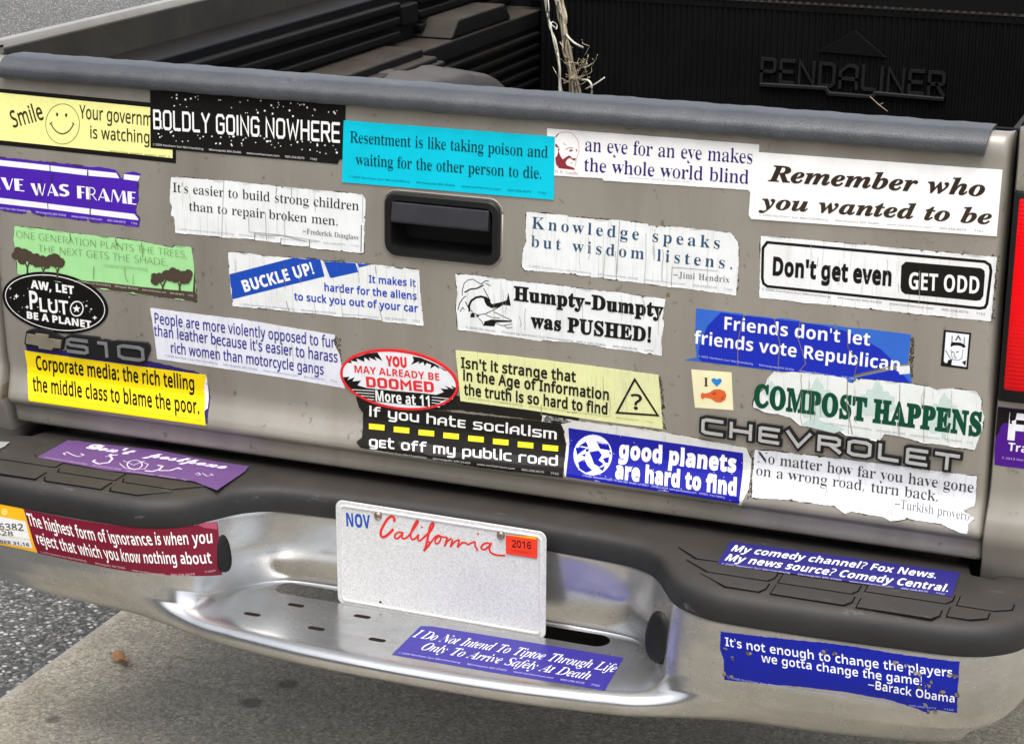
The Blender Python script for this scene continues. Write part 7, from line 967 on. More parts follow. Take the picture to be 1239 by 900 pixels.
{'label':'white sticker with a slanting blue band of brush capitals','on':'tailgate','outline':[[-3553,8588],[-3219,8600],[-3023,8589],[-2688,8596],[-2494,8610],[-2108,8623],[-2081,8606],[-1591,8630],[-1348,8629],[-1026,8636],[-1000,8614],[-893,8612],[-866,8632],[-646,8625],[-630,8299],[-587,7851],[-1199,7841],[-1212,7857],[-1497,7859],[-1825,7841],[-2211,7839],[-2629,7825],[-2657,7835],[-2938,7830],[-3514,7806],[-3526,7990],[-3548,8276]],'col':'#e9ecec','items':[['P',[[-3542,8269],[-2535,8609],[-2122,8622],[-2063,8390],[-3515,7907]],'#1046ae','band'],['P',[[-2073,8607],[-1591,8627],[-1552,8507],[-1976,8374]],'#1046ae','band'],['P',[[-1564,8627],[-1361,8627],[-1537,8572]],'#1046ae','band'],['T','BUCKLE UP!','SX',[-3310,8036],[-2214,8418],163,'#f1f1ee',{'bold':0.012}],['T','It makes it','SA',[-1392,8376],[-695,8389],100,'#1f3fae',{'bold':0.02}],['T','harder for the aliens','SA',[-2068,8188],[-684,8207],104,'#1f3fae',{'bold':0.02}],['T','to suck you out of your car','SA',[-2538,8007],[-664,8036],103,'#1f3fae',{'bold':0.02}],['T', FINE, 'SA',[-3397,7839],[-639,7894],28,'#8f96a8',{'part':'fine_print'}],['L',[[-2094,8617],[-2016,8408],[-1962,8375]],10,'#d8d8d8','crack', False],['L',[[-2665,7978],[-2623,7825]],10,'#8a8a86','crack', False],['L',[[-1841,8298],[-1798,7839]],7,'#a0a09a','crack', False],['L',[[-1294,8622],[-1282,8509]],10,'#8a8a86','crack', False],['L',[[-1249,8054],[-1198,7854]],9,'#8a8a86','crack', False],['L',[[-2234,7998],[-2211,7839]],7,'#a0a09a','crack', False]],'jag':0.35,'cracks':6,'notch':5},
{'label':'white sticker with heavy black serif lettering and an ink drawing','on':'tailgate','outline':[[-125,8629],[213,8633],[587,8625],[614,8608],[1037,8621],[1456,8619],[1612,8610],[2280,8613],[2383,8598],[2826,8596],[2795,8379],[2812,8230],[2779,8048],[2798,7821],[2350,7839],[1963,7838],[1937,7853],[1624,7863],[1150,7847],[1097,7828],[831,7836],[-81,7855],[-106,8137],[-84,8374]],'col':'#e9ecec','items':[['L',[[-19,8334],[-13,8427],[11,8509],[65,8561],[136,8580],[196,8552],[256,8523]],10,'#1a1816','picture', False],['L',[[89,8126],[83,8207],[113,8279],[185,8333],[256,8352],[328,8342],[387,8303]],29,'#1a1816','picture', False],['L',[[113,8152],[137,8108],[209,8093],[316,8117],[435,8187],[530,8244]],10,'#1a1816','picture', False],['P',[[292,8344],[363,8329],[411,8265],[529,8301],[624,8340],[647,8451],[671,8328],[683,8272],[577,8272],[506,8230],[411,8208],[340,8234],[310,8277]],'#1a1816','picture'],['L',[[17,8384],[101,8439],[196,8460],[291,8516]],18,'#1a1816','picture', False],['L',[[256,8523],[315,8575],[362,8580]],10,'#1a1816','picture', False],['L',[[315,8541],[398,8516]],9,'#1a1816','picture', False],['L',[[291,8470],[381,8319]],11,'#1a1816','picture', False],['L',[[-79,8131],[-55,8226],[-7,8301],[41,8340]],11,'#1a1816','picture', False],['L',[[-49,8111],[-7,8174],[17,8141]],9,'#1a1816','picture', False],['L',[[29,8258],[65,8193],[101,8139]],13,'#1a1816','picture', False],['P',[[107,8099],[155,8116],[167,8054],[101,8046]],'#1a1816','picture'],['P',[[185,8085],[233,8084],[221,8066],[187,8062]],'#1a1816','picture'],['P',[[304,8011],[411,8052],[696,8067],[696,8049],[471,8018],[447,7958],[292,7952]],'#1a1816','picture'],['L',[[435,8164],[554,8120],[696,8072]],9,'#1a1816','picture', False],['L',[[328,8106],[411,8081],[530,8083]],8,'#1a1816','picture', False],['L',[[221,8048],[268,8007],[292,7952]],9,'#1a1816','picture', False],['L',[[471,8007],[554,7981],[708,8022]],8,'#1a1816','picture', False],['L',[[590,7985],[637,7956],[708,7976]],8,'#1a1816','picture', False],['T','Humpty-Dumpty','SB',[723,8357],[2800,8349],185,'#1a1816',{'bold':0.022}],['T','was PUSHED!','SB',[967,8011],[2641,7992],189,'#1a1816',{'bold':0.022}],['T','© 2000 De House      Printed by Northern Sun Merchandising   MPLS MN 55406      800-258-8579      1404','SA',[40,7888],[2673,7859],27,'#7a7a78',{'part':'fine_print'}]],'jag':0.5,'cracks':11,'notch':6},
{'label':'pale lavender white sticker with three lines of condensed navy print','on':'tailgate','outline':[[-4854,7634],[-4103,7625],[-3431,7629],[-1928,7562],[-1954,7436],[-1865,7282],[-1807,6791],[-2545,6825],[-3700,6851],[-4795,6868],[-4813,7229]],'col':'#e6e8f2','items':[['T','People are more violently opposed to fur','SA',[-4791,7411],[-1935,7375],158,'#33338c',{'bold':0.01}],['T', "than leather because it's easier to harass", 'SA',[-4814,7224],[-1899,7164],159,'#33338c',{'bold':0.01}],['T','rich women than motorcycle gangs','SA',[-4554,6995],[-2124,6957],156,'#33338c',{'bold':0.01}],['T', FINE, 'SA',[-4665,6926],[-1918,6864],28,'#8a8cb0',{'part':'fine_print'}]],'jag':0.25,'cracks':5,'grime':[[-1942,7543],[-1841,7530],[-1842,7155],[-1915,7243]]},
{'label':'torn two-tone blue sticker with bold white lettering','on':'tailgate','outline':[[3236,8513],[3853,8509],[3881,8477],[3906,8499],[4233,8498],[4273,8476],[4311,8506],[4583,8502],[4623,8480],[5032,8487],[5211,8481],[5489,8486],[6002,8480],[5990,8100],[5866,8072],[5322,7860],[5336,7836],[5623,7937],[6017,8064],[6028,7973],[6056,7845],[5931,7835],[5337,7822],[5303,7751],[5172,7794],[4290,7801],[3106,7803],[3266,7855],[3231,8122]],'col':'#3268c8','items':[['P',[[3564,8495],[3880,8485],[4260,8485],[4571,8483],[4880,8470],[5163,8436],[5421,8348],[5629,8254],[5814,8105],[5768,8034],[5322,7860],[5248,7811],[4290,7810],[3335,7808],[3279,7856],[3300,8049],[3398,8303]],'#0c26ae','panel'],['P',[[5349,7832],[5623,7929],[5821,8001],[5937,7949],[6030,7855],[5931,7845]],'#0c26ae','panel'],['P',[[5843,8043],[6016,8077],[6023,7973],[5899,7944]],'#dfe3ea','paper'],['T', "Friends don't let", 'SX',[3618,8276],[5501,8275],170,'#f1f1ee',{}],['T','friends vote Republican.','SX',[3222,8042],[5951,7986],172,'#f1f1ee',{}],['T', FINE, 'SA',[3288,7864],[5608,7801],26,'#b8c4ee',{'part':'fine_print'}],['L',[[3867,8502],[3803,8134],[3815,7812]],10,'#7d7364','crack', False],['L',[[4265,8493],[4353,8171],[4343,7808]],10,'#7d7364','crack', False],['L',[[4601,8496],[4581,8278],[4701,7945],[4603,7813]],10,'#7d7364','crack', False],['L',[[5206,8480],[5226,8220],[5363,8051],[5323,7847]],11,'#6d6354','crack', False],['L',[[5045,8488],[5061,8438]],13,'#7d7364','crack', False],['L',[[5322,7866],[5521,7938],[5768,8034]],11,'#6d6354','crack', False]],'jag':0.25,'grime':[[6008,8457],[6046,8429],[6062,7869],[6006,8101]]},
{'label':'tiny black framed sticker with a crowned face','on':'tailgate','outline':[[6400,8584],[6738,8582],[6730,8113],[6395,8117]],'col':'#1a1816','items':[['P',[[6430,8560],[6713,8558],[6708,8142],[6515,8146],[6532,8196],[6453,8160],[6429,8184]],'#e9ecf0','paper'],['P',[[6498,8390],[6504,8439],[6615,8446],[6667,8426],[6684,8396],[6655,8382],[6629,8400],[6578,8405],[6528,8394],[6509,8376]],'#1a1816','picture'],['P',[[6548,8471],[6583,8544],[6623,8479],[6608,8470],[6585,8507],[6563,8462]],'#55585e','picture'],['L',[[6508,8524],[6512,8440]],11,'#55585e','picture', False],['L',[[6658,8520],[6662,8425]],11,'#55585e','picture', False],['P',[[6513,8312],[6543,8324],[6542,8309],[6516,8302]],'#44464c','picture'],['P',[[6569,8321],[6605,8333],[6604,8320],[6572,8310]],'#44464c','picture'],['L',[[6554,8306],[6549,8263],[6573,8260]],8,'#6a6c72','picture', False],['L',[[6554,8247],[6584,8245]],8,'#55585e','picture', False],['L',[[6511,8344],[6518,8270],[6540,8219],[6611,8217],[6649,8253],[6652,8360]],8,'#8a8c92','picture', False],['P',[[6481,8201],[6529,8228],[6525,8142],[6474,8146]],'#1a1816','picture'],['P',[[6653,8200],[6702,8227],[6697,8152]],'#1a1816','picture'],['L',[[6441,8325],[6509,8226]],9,'#55585e','picture', False]]},
{'label':'small square cream sticker with a blue heart','on':'tailgate','outline':[[3196,7682],[3734,7706],[3775,7194],[3258,7163]],'col':'#f3ecc0','items':[['T','I','SB',[3372,7475],[3431,7477],119,'#40302a',{}],['P',[[3546,7491],[3482,7547],[3471,7573],[3481,7593],[3507,7605],[3540,7587],[3572,7607],[3599,7605],[3610,7585],[3600,7553]],'#1f84d0','picture'],['P',[[3334,7354],[3352,7384],[3388,7375],[3454,7400],[3507,7445],[3587,7461],[3655,7442],[3678,7389],[3666,7327],[3606,7278],[3539,7278],[3470,7316],[3389,7319],[3363,7294],[3338,7313]],'#d8622a','picture'],['P',[[3482,7387],[3521,7419],[3549,7395],[3509,7363]],'#b8481c','picture'],['P',[[3604,7347],[3638,7373],[3644,7338],[3613,7315]],'#b8481c','picture']]},
{'label':'torn white sticker with pale leaves and tall dark green letters','on':'tailgate','outline':[[4296,7788],[4749,7825],[5217,7815],[5263,7757],[5309,7763],[5360,7825],[5784,7840],[6274,7835],[6363,7801],[6516,7839],[6860,7845],[6930,7726],[6928,7615],[6975,7529],[6963,7361],[6887,7070],[6566,7082],[6252,7077],[5967,7125],[5753,7131],[5695,7020],[5256,7048],[5145,7110],[4892,7091],[4672,7100],[4522,7196],[4152,7236],[4032,7278],[4053,7416],[4178,7527],[4208,7683]],'col':'#e9edea','items':[['P',[[4859,7793],[4909,7709],[4936,7697],[4954,7624],[5025,7633],[5048,7576],[5130,7556],[5120,7464],[5167,7380],[5083,7339],[5029,7255],[4913,7255],[4903,7162],[4854,7156],[4841,7246],[4712,7214],[4665,7284],[4590,7335],[4644,7434],[4611,7521],[4697,7547],[4723,7625],[4787,7618],[4806,7696]],'#c3d6cf','picture'],['P',[[5624,7850],[5669,7777],[5692,7766],[5708,7702],[5770,7710],[5791,7660],[5862,7642],[5854,7562],[5896,7488],[5823,7452],[5777,7379],[5676,7379],[5668,7298],[5625,7292],[5613,7371],[5501,7343],[5460,7404],[5394,7449],[5440,7536],[5411,7612],[5485,7635],[5507,7704],[5563,7697],[5579,7766]],'#c3d6cf','picture'],['P',[[6468,7788],[6517,7706],[6543,7695],[6562,7623],[6630,7632],[6653,7576],[6732,7557],[6724,7467],[6771,7384],[6691,7343],[6641,7262],[6530,7262],[6522,7171],[6475,7165],[6461,7253],[6338,7221],[6292,7290],[6219,7340],[6268,7437],[6235,7522],[6317,7547],[6340,7624],[6402,7617],[6419,7693]],'#c3d6cf','picture'],['P',[[4264,7674],[4284,7639],[4295,7635],[4303,7605],[4332,7608],[4342,7585],[4375,7577],[4371,7539],[4390,7504],[4355,7487],[4333,7453],[4285,7454],[4280,7416],[4260,7413],[4255,7450],[4201,7437],[4182,7465],[4152,7486],[4174,7527],[4161,7562],[4196,7573],[4207,7605],[4233,7602],[4242,7634]],'#c3d6cf','picture'],['P',[[4672,7112],[4813,7227],[5252,7132],[5111,7055]],'#c3d6cf','picture'],['T','COMPOST HAPPENS','SB',[4044,7297],[6951,7275],282,'#0f4a34',{'bold':0.034}],['T', FINE, 'SA',[5005,7166],[6859,7147],26,'#9aa39e',{'part':'fine_print'}],['L',[[5246,7811],[5253,7474],[5345,7068]],12,'#8a8578','crack', False],['L',[[5908,7818],[5939,7110]],10,'#9a958a','crack', False],['L',[[6208,7782],[6252,7077]],7,'#b0aca4','crack', False]],'layer':1,'jag':0.6,'cracks':14,'notch':3},
{'label':'remnant of an old black sticker around the red rimmed oval','on':'tailgate','outline':[[-1639,6689],[-1601,6546],[-1552,6478],[-1400,6498],[-74,6696],[941,6697],[1422,6689],[1651,6779],[1675,6877],[-21,6896],[-758,6924]],'col':'#211f1d','items':[],'jag':0.5},
{'label':'black sticker with white lettering and a row of yellow road dashes','on':'tailgate','outline':[[-1545,6550],[-872,6624],[1393,6694],[1424,6645],[1477,6379],[1484,6197],[1496,5990],[287,5961],[-470,5995],[-1487,6009],[-1567,6081],[-1495,6136],[-1529,6380]],'col':'#201e1b','items':[['P',[[-968,6162],[-475,6184],[-106,6123],[1488,6243],[1473,6117],[1031,6087],[14,6069],[-445,6037],[-929,6108]],'#3a3937','panel'],['P',[[-1431,6331],[-1194,6339],[-1184,6269],[-1420,6261]],'#f2dc20','lane_dashes'],['P',[[-1053,6336],[-818,6344],[-808,6274],[-1043,6266]],'#f2dc20','lane_dashes'],['P',[[-678,6341],[-445,6349],[-436,6279],[-669,6271]],'#f2dc20','lane_dashes'],['P',[[-307,6346],[-76,6354],[-67,6284],[-298,6276]],'#f2dc20','lane_dashes'],['P',[[61,6351],[290,6359],[299,6289],[70,6281]],'#f2dc20','lane_dashes'],['P',[[426,6355],[653,6364],[662,6294],[435,6286]],'#f2dc20','lane_dashes'],['P',[[788,6360],[1013,6368],[1021,6299],[796,6291]],'#f2dc20','lane_dashes'],['P',[[1146,6365],[1369,6373],[1378,6304],[1155,6296]],'#f2dc20','lane_dashes'],['T','if you hAtE sociAlism','TK',[-1441,6427],[1339,6455],155,'#f1f1ee',{'stroke':0.235,'up':[4,155]}],['T','gEt off my public roAd','TK',[-1370,6045],[1408,6128],131,'#f1f1ee',{'stroke':0.235,'up':[-24,129]}],['T', FINE, 'SA',[-1378,5976],[1439,6019],26,'#c8c8c4',{'part':'fine_print','up':[-1,26]}]],'layer':1,'jag':0.3},
{'label':'white and black oval sticker with a bright red rim','on':'tailgate','outline':[[-82,7009],[-97,6957],[-125,6905],[-165,6855],[-217,6807],[-279,6762],[-352,6721],[-434,6685],[-524,6653],[-620,6627],[-722,6606],[-828,6592],[-935,6584],[-1044,6582],[-1151,6587],[-1256,6599],[-1357,6617],[-1452,6641],[-1541,6671],[-1620,6706],[-1690,6746],[-1750,6790],[-1798,6837],[-1833,6887],[-1856,6940],[-1865,6993],[-1862,7047],[-1845,7101],[-1815,7153],[-1773,7204],[-1719,7251],[-1654,7296],[-1579,7336],[-1495,7371],[-1404,7402],[-1307,7427],[-1205,7446],[-1100,7459],[-993,7466],[-885,7466],[-780,7460],[-677,7448],[-578,7430],[-485,7406],[-399,7376],[-322,7342],[-253,7303],[-195,7260],[-148,7214],[-113,7165],[-90,7114],[-80,7062]],'col':'#e0252c','items':[['P',[[-122,7010],[-136,6962],[-162,6915],[-200,6869],[-249,6826],[-309,6785],[-378,6748],[-456,6715],[-541,6686],[-633,6662],[-730,6644],[-830,6631],[-933,6624],[-1036,6622],[-1139,6627],[-1239,6638],[-1336,6654],[-1427,6676],[-1511,6703],[-1587,6735],[-1654,6772],[-1711,6812],[-1757,6855],[-1792,6901],[-1814,6948],[-1823,6997],[-1820,7046],[-1805,7095],[-1777,7143],[-1737,7189],[-1686,7232],[-1624,7272],[-1553,7309],[-1474,7342],[-1387,7369],[-1294,7392],[-1197,7409],[-1096,7421],[-994,7427],[-892,7427],[-791,7422],[-693,7411],[-598,7394],[-509,7372],[-427,7345],[-353,7314],[-287,7278],[-232,7239],[-186,7197],[-152,7152],[-130,7106],[-120,7058]],'#e6e7ea','paper'],['P',[[-1832,6958],[-1718,6981],[-1755,6926],[-1640,6982],[-1677,6919],[-1546,6944],[-1601,6869],[-1463,6845],[-1049,6855],[-639,6874],[-410,6878],[-299,6933],[-348,6977],[-231,6984],[-280,7027],[-155,6993],[-188,7039],[-88,7010],[-97,6943],[-167,6834],[-373,6682],[-542,6685],[-1055,6669],[-1453,6652],[-1624,6731],[-1759,6833]],'#1c1a19','panel'],['P',[[-1816,7136],[-1638,7266],[-1428,7358],[-1281,7389],[-1207,7277],[-1326,7320],[-1293,7266],[-1412,7302],[-1397,7246],[-1482,7294],[-1484,7227],[-1603,7262],[-1588,7214],[-1691,7218],[-1675,7187],[-1745,7179]],'#1c1a19','panel'],['P',[[-753,7397],[-626,7388],[-425,7330],[-242,7246],[-276,7241],[-376,7295],[-351,7257],[-426,7297],[-494,7248],[-476,7307],[-543,7324],[-578,7279],[-594,7334],[-671,7292],[-653,7335],[-781,7270],[-737,7333]],'#1c1a19','panel'],['L',[[-1717,6791],[-1346,6817]],10,'#f1f1ee','stripes', False],['L',[[-479,6836],[-166,6847]],10,'#f1f1ee','stripes', False],['L',[[-1640,6755],[-1348,6773]],10,'#f1f1ee','stripes', False],['L',[[-480,6794],[-231,6799]],10,'#f1f1ee','stripes', False],['L',[[-1563,6719],[-1349,6729]],10,'#f1f1ee','stripes', False],['L',[[-481,6752],[-297,6751]],10,'#f1f1ee','stripes', False],['L',[[-1486,6683],[-1351,6685]],10,'#f1f1ee','stripes', False],['L',[[-482,6710],[-362,6702]],10,'#f1f1ee','stripes', False],['L',[[-104,7010],[-119,6960],[-145,6911],[-184,6863],[-234,6818],[-295,6775],[-366,6737],[-446,6702],[-533,6672],[-627,6647],[-726,6627],[-829,6614],[-934,6606],[-1040,6605],[-1145,6610],[-1247,6621],[-1345,6638],[-1438,6661],[-1524,6689],[-1602,6722],[-1671,6760],[-1729,6802],[-1776,6847],[-1810,6895],[-1833,6945],[-1842,6996],[-1839,7047],[-1823,7098],[-1794,7147],[-1753,7195],[-1701,7241],[-1638,7283],[-1565,7321],[-1484,7355],[-1395,7384],[-1300,7407],[-1201,7425],[-1098,7438],[-994,7444],[-889,7444],[-786,7439],[-685,7427],[-589,7410],[-498,7387],[-415,7359],[-339,7326],[-272,7289],[-215,7248],[-169,7204],[-135,7158],[-112,7110],[-102,7060]],34,'#e0252c','border', True],['T','YOU','SA',[-1154,7220],[-843,7230],127,'#e0252c',{'bold':0.05}],['T','MAY ALREADY BE','SX',[-1637,7055],[-359,7092],105,'#e0252c',{}],['T','DOOMED','TK',[-1463,6862],[-443,6908],152,'#e0252c',{'stroke':0.27}],['T','More at 11','SX',[-1329,6672],[-511,6692],160,'#f1f1ee',{'bold':0.005}]],'layer':2},
{'label':'cream sticker with black print and a question mark triangle','on':'tailgate','outline':[[-120,7554],[708,7569],[1879,7564],[2752,7550],[2787,7255],[2829,6806],[1885,6804],[942,6829],[-59,6831],[-88,7248]],'col':'#e8eaa8','items':[['T', "Isn't it strange that", 'SA',[-40,7318],[1612,7316],145,'#22221a',{'bold':0.026}],['T','in the Age of Information','SA',[-12,7141],[2077,7120],148,'#22221a',{'bold':0.026}],['T','the truth is so hard to find','SA',[-3,6935],[2059,6915],149,'#22221a',{'bold':0.026}],['L',[[2432,7453],[2758,6990],[2191,6956]],29,'#22221a','sign', True],['T','?','SX',[2386,7035],[2546,7043],209,'#22221a',{'bold':0.01}],['T', FINE, 'SA',[15,6877],[2692,6870],27,'#a8aa78',{'part':'fine_print'}],['L',[[1121,6935],[1120,6768]],9,'#8a8a60','crack', False]],'layer':1,'jag':0.2,'cracks':6,'grime':[[2748,7538],[2804,7533],[2875,6800],[2818,6805]]},
{'label':'dirty white paper strip left from an older sticker above the dark blue one','on':'tailgate','outline':[[1132,6782],[1687,6760],[2647,6770],[3966,6692],[4037,6539],[4046,6183],[3963,5926],[3862,5999],[1522,6013],[1454,6323],[1490,6402],[1416,6604],[1131,6662]],'col':'#dcdcd6','items':[],'jag':0.5,'cracks':4},
{'label':'dark blue sticker with a white globe and rounded white lettering','on':'tailgate','outline':[[1507,6643],[3923,6616],[3946,5971],[1544,6008]],'col':'#16189a','items':[['P',[[2141,6330],[2138,6278],[2125,6229],[2101,6184],[2067,6144],[2024,6112],[1974,6090],[1920,6077],[1863,6074],[1807,6082],[1753,6101],[1705,6128],[1663,6165],[1631,6208],[1609,6256],[1599,6307],[1601,6360],[1618,6413],[1648,6464],[1690,6511],[1739,6550],[1793,6578],[1850,6593],[1907,6596],[1962,6585],[2012,6563],[2055,6529],[2089,6485],[2115,6435],[2132,6382]],'#eef0f8','globe'],['P',[[1815,6350],[1945,6385],[1999,6332],[1964,6268],[2040,6228],[1992,6183],[1907,6212],[1859,6285]],'#16189a','globe'],['P',[[1617,6376],[1757,6481],[1796,6409],[1703,6336],[1653,6290]],'#16189a','globe'],['P',[[1905,6502],[2074,6490],[2133,6338],[2069,6390],[1966,6399]],'#16189a','globe'],['P',[[1681,6205],[1763,6254],[1822,6182],[1899,6133],[1816,6094],[1718,6131]],'#16189a','globe'],['P',[[1764,6384],[1812,6401],[1802,6354],[1765,6346]],'#16189a','globe'],['P',[[2016,6294],[2102,6324],[2104,6245],[2054,6249]],'#16189a','globe'],['P',[[1709,6297],[1773,6325],[1768,6284]],'#16189a','globe'],['P',[[1982,6172],[2065,6211],[2045,6141]],'#16189a','globe'],['P',[[2103,6085],[2100,6080],[2093,6079],[2089,6084],[2091,6089],[2098,6090]],'#c8ccf0','stars'],['P',[[1838,6224],[1836,6219],[1829,6218],[1824,6223],[1827,6228],[1834,6229]],'#c8ccf0','stars'],['P',[[1718,6483],[1714,6476],[1707,6475],[1703,6481],[1707,6487],[1714,6488]],'#c8ccf0','stars'],['P',[[3922,6481],[3919,6475],[3912,6474],[3909,6479],[3912,6486],[3918,6487]],'#c8ccf0','stars'],['P',[[3079,6344],[3076,6338],[3069,6337],[3065,6342],[3068,6348],[3074,6348]],'#c8ccf0','stars'],['P',[[2625,6329],[2623,6323],[2616,6322],[2612,6327],[2614,6333],[2621,6334]],'#c8ccf0','stars'],['P',[[2009,6156],[2007,6151],[2000,6150],[1995,6154],[1998,6160],[2005,6161]],'#c8ccf0','stars'],['P',[[1729,6491],[1725,6484],[1718,6483],[1715,6489],[1718,6496],[1725,6497]],'#c8ccf0','stars'],['P',[[1556,6473],[1552,6466],[1545,6465],[1542,6471],[1545,6477],[1552,6478]],'#c8ccf0','stars'],['P',[[2540,6112],[2537,6107],[2530,6106],[2526,6111],[2528,6116],[2535,6117]],'#c8ccf0','stars'],['P',[[2443,6560],[2440,6554],[2433,6553],[2429,6558],[2433,6565],[2440,6566]],'#c8ccf0','stars'],['P',[[2182,6069],[2180,6064],[2173,6063],[2168,6067],[2171,6073],[2178,6074]],'#c8ccf0','stars'],['P',[[1676,6271],[1673,6265],[1666,6265],[1662,6269],[1664,6275],[1671,6276]],'#c8ccf0','stars'],['P',[[2450,6241],[2448,6236],[2441,6235],[2437,6239],[2439,6245],[2446,6246]],'#c8ccf0','stars'],['P',[[2358,6226],[2355,6220],[2348,6220],[2344,6224],[2347,6230],[2353,6231]],'#c8ccf0','stars'],['P',[[2741,6244],[2739,6238],[2732,6238],[2728,6242],[2730,6248],[2737,6249]],'#c8ccf0','stars'],['P',[[3702,6270],[3699,6265],[3693,6264],[3688,6268],[3691,6274],[3697,6275]],'#c8ccf0','stars'],['P',[[1864,6599],[1861,6592],[1854,6591],[1850,6597],[1854,6603],[1861,6604]],'#c8ccf0','stars'],['P',[[3803,6320],[3800,6314],[3794,6313],[3790,6318],[3792,6324],[3799,6324]],'#c8ccf0','stars'],['P',[[2021,6095],[2019,6089],[2012,6089],[2007,6093],[2010,6099],[2017,6100]],'#c8ccf0','stars'],['P',[[2942,6200],[2940,6194],[2933,6193],[2929,6198],[2931,6203],[2938,6204]],'#c8ccf0','stars'],['P',[[3644,6438],[3641,6432],[3634,6431],[3630,6436],[3633,6442],[3640,6443]],'#c8ccf0','stars'],['P',[[2414,6126],[2412,6121],[2405,6120],[2401,6125],[2403,6130],[2410,6131]],'#c8ccf0','stars'],['P',[[1864,6193],[1861,6187],[1854,6186],[1850,6191],[1852,6197],[1859,6197]],'#c8ccf0','stars'],['P',[[1766,6233],[1764,6227],[1757,6227],[1752,6231],[1755,6237],[1762,6238]],'#c8ccf0','stars'],['P',[[3250,6079],[3247,6073],[3241,6072],[3237,6077],[3239,6083],[3246,6083]],'#c8ccf0','stars'],['P',[[3561,6314],[3559,6308],[3552,6308],[3548,6312],[3550,6318],[3557,6319]],'#c8ccf0','stars'],['P',[[1998,6542],[1995,6535],[1988,6534],[1984,6540],[1988,6547],[1995,6548]],'#c8ccf0','stars'],['P',[[2809,6319],[2806,6313],[2800,6312],[2795,6317],[2798,6323],[2805,6323]],'#c8ccf0','stars'],['P',[[1716,6121],[1714,6116],[1707,6115],[1703,6119],[1705,6125],[1712,6126]],'#c8ccf0','stars'],['P',[[2768,6216],[2766,6211],[2759,6210],[2755,6215],[2757,6220],[2764,6221]],'#c8ccf0','stars'],['P',[[2050,6481],[2047,6475],[2040,6474],[2036,6479],[2040,6486],[2047,6487]],'#c8ccf0','stars'],['P',[[1536,6427],[1533,6420],[1525,6419],[1522,6425],[1525,6431],[1532,6432]],'#c8ccf0','stars'],['P',[[2167,6373],[2165,6367],[2158,6366],[2154,6371],[2156,6377],[2163,6378]],'#c8ccf0','stars'],['P',[[2461,6149],[2458,6144],[2451,6143],[2447,6147],[2450,6153],[2456,6154]],'#c8ccf0','stars'],['P',[[3669,6506],[3666,6500],[3659,6499],[3656,6504],[3659,6511],[3666,6512]],'#c8ccf0','stars'],['P',[[2483,6526],[2480,6519],[2473,6518],[2470,6524],[2473,6531],[2480,6532]],'#c8ccf0','stars'],['P',[[3158,6067],[3156,6061],[3149,6060],[3145,6065],[3147,6070],[3154,6071]],'#c8ccf0','stars'],['P',[[2028,6190],[2026,6184],[2019,6183],[2015,6188],[2017,6194],[2024,6194]],'#c8ccf0','stars'],['P',[[2254,6627],[2250,6620],[2243,6619],[2240,6625],[2243,6632],[2250,6633]],'#c8ccf0','stars'],['T','good planets','SX',[2233,6336],[3845,6350],216,'#f1f1ee',{'bold':0.026,'up':[-2,216]}],['T','are hard to find','SX',[2230,6087],[3897,6079],190,'#f1f1ee',{'bold':0.026,'up':[-23,189]}],['T','© People Resource Project  PO Box 500  Arcata, CA 95521   (707)822-4229  www.goodplanets.com   UP3955  Free Catalog','SA',[1777,6050],[3749,6024],23,'#c0c4f0',{'part':'fine_print','up':[-3,23]}]],'layer':1},
{'label':'white sticker with torn bottom edge below the raised chrome lettering','on':'tailgate','outline':[[4077,6681],[4281,6697],[5632,6723],[6938,6718],[6942,6331],[6806,6259],[6918,6215],[6964,6189],[6897,6123],[6896,6000],[6773,6008],[6719,6029],[6554,6080],[6129,6083],[5923,6023],[5846,6064],[5412,6074],[5345,6043],[5188,6111],[4896,6107],[4602,6104],[4105,6075],[4074,6321]],'col':'#e4e6ea','items':[['T','No matter how far you have gone','SR',[4119,6516],[6908,6493],150,'#3a3a40',{'up':[2,150]}],['T','on a wrong road, turn back.','SR',[4115,6344],[6480,6326],130,'#3a3a40',{'up':[-5,130]}],['T','–Turkish proverb','SR',[5951,6189],[6902,6160],104,'#6c6e74',{'up':[-7,104]}],['T', FINE, 'SA',[4167,6120],[6780,6101],21,'#a8aab0',{'part':'fine_print','up':[-2,21]}]],'layer':1,'jag':0.6,'cracks':6,'notch':4,'grime':[[3967,6657],[4067,6660],[4095,6091],[4050,6025]]},
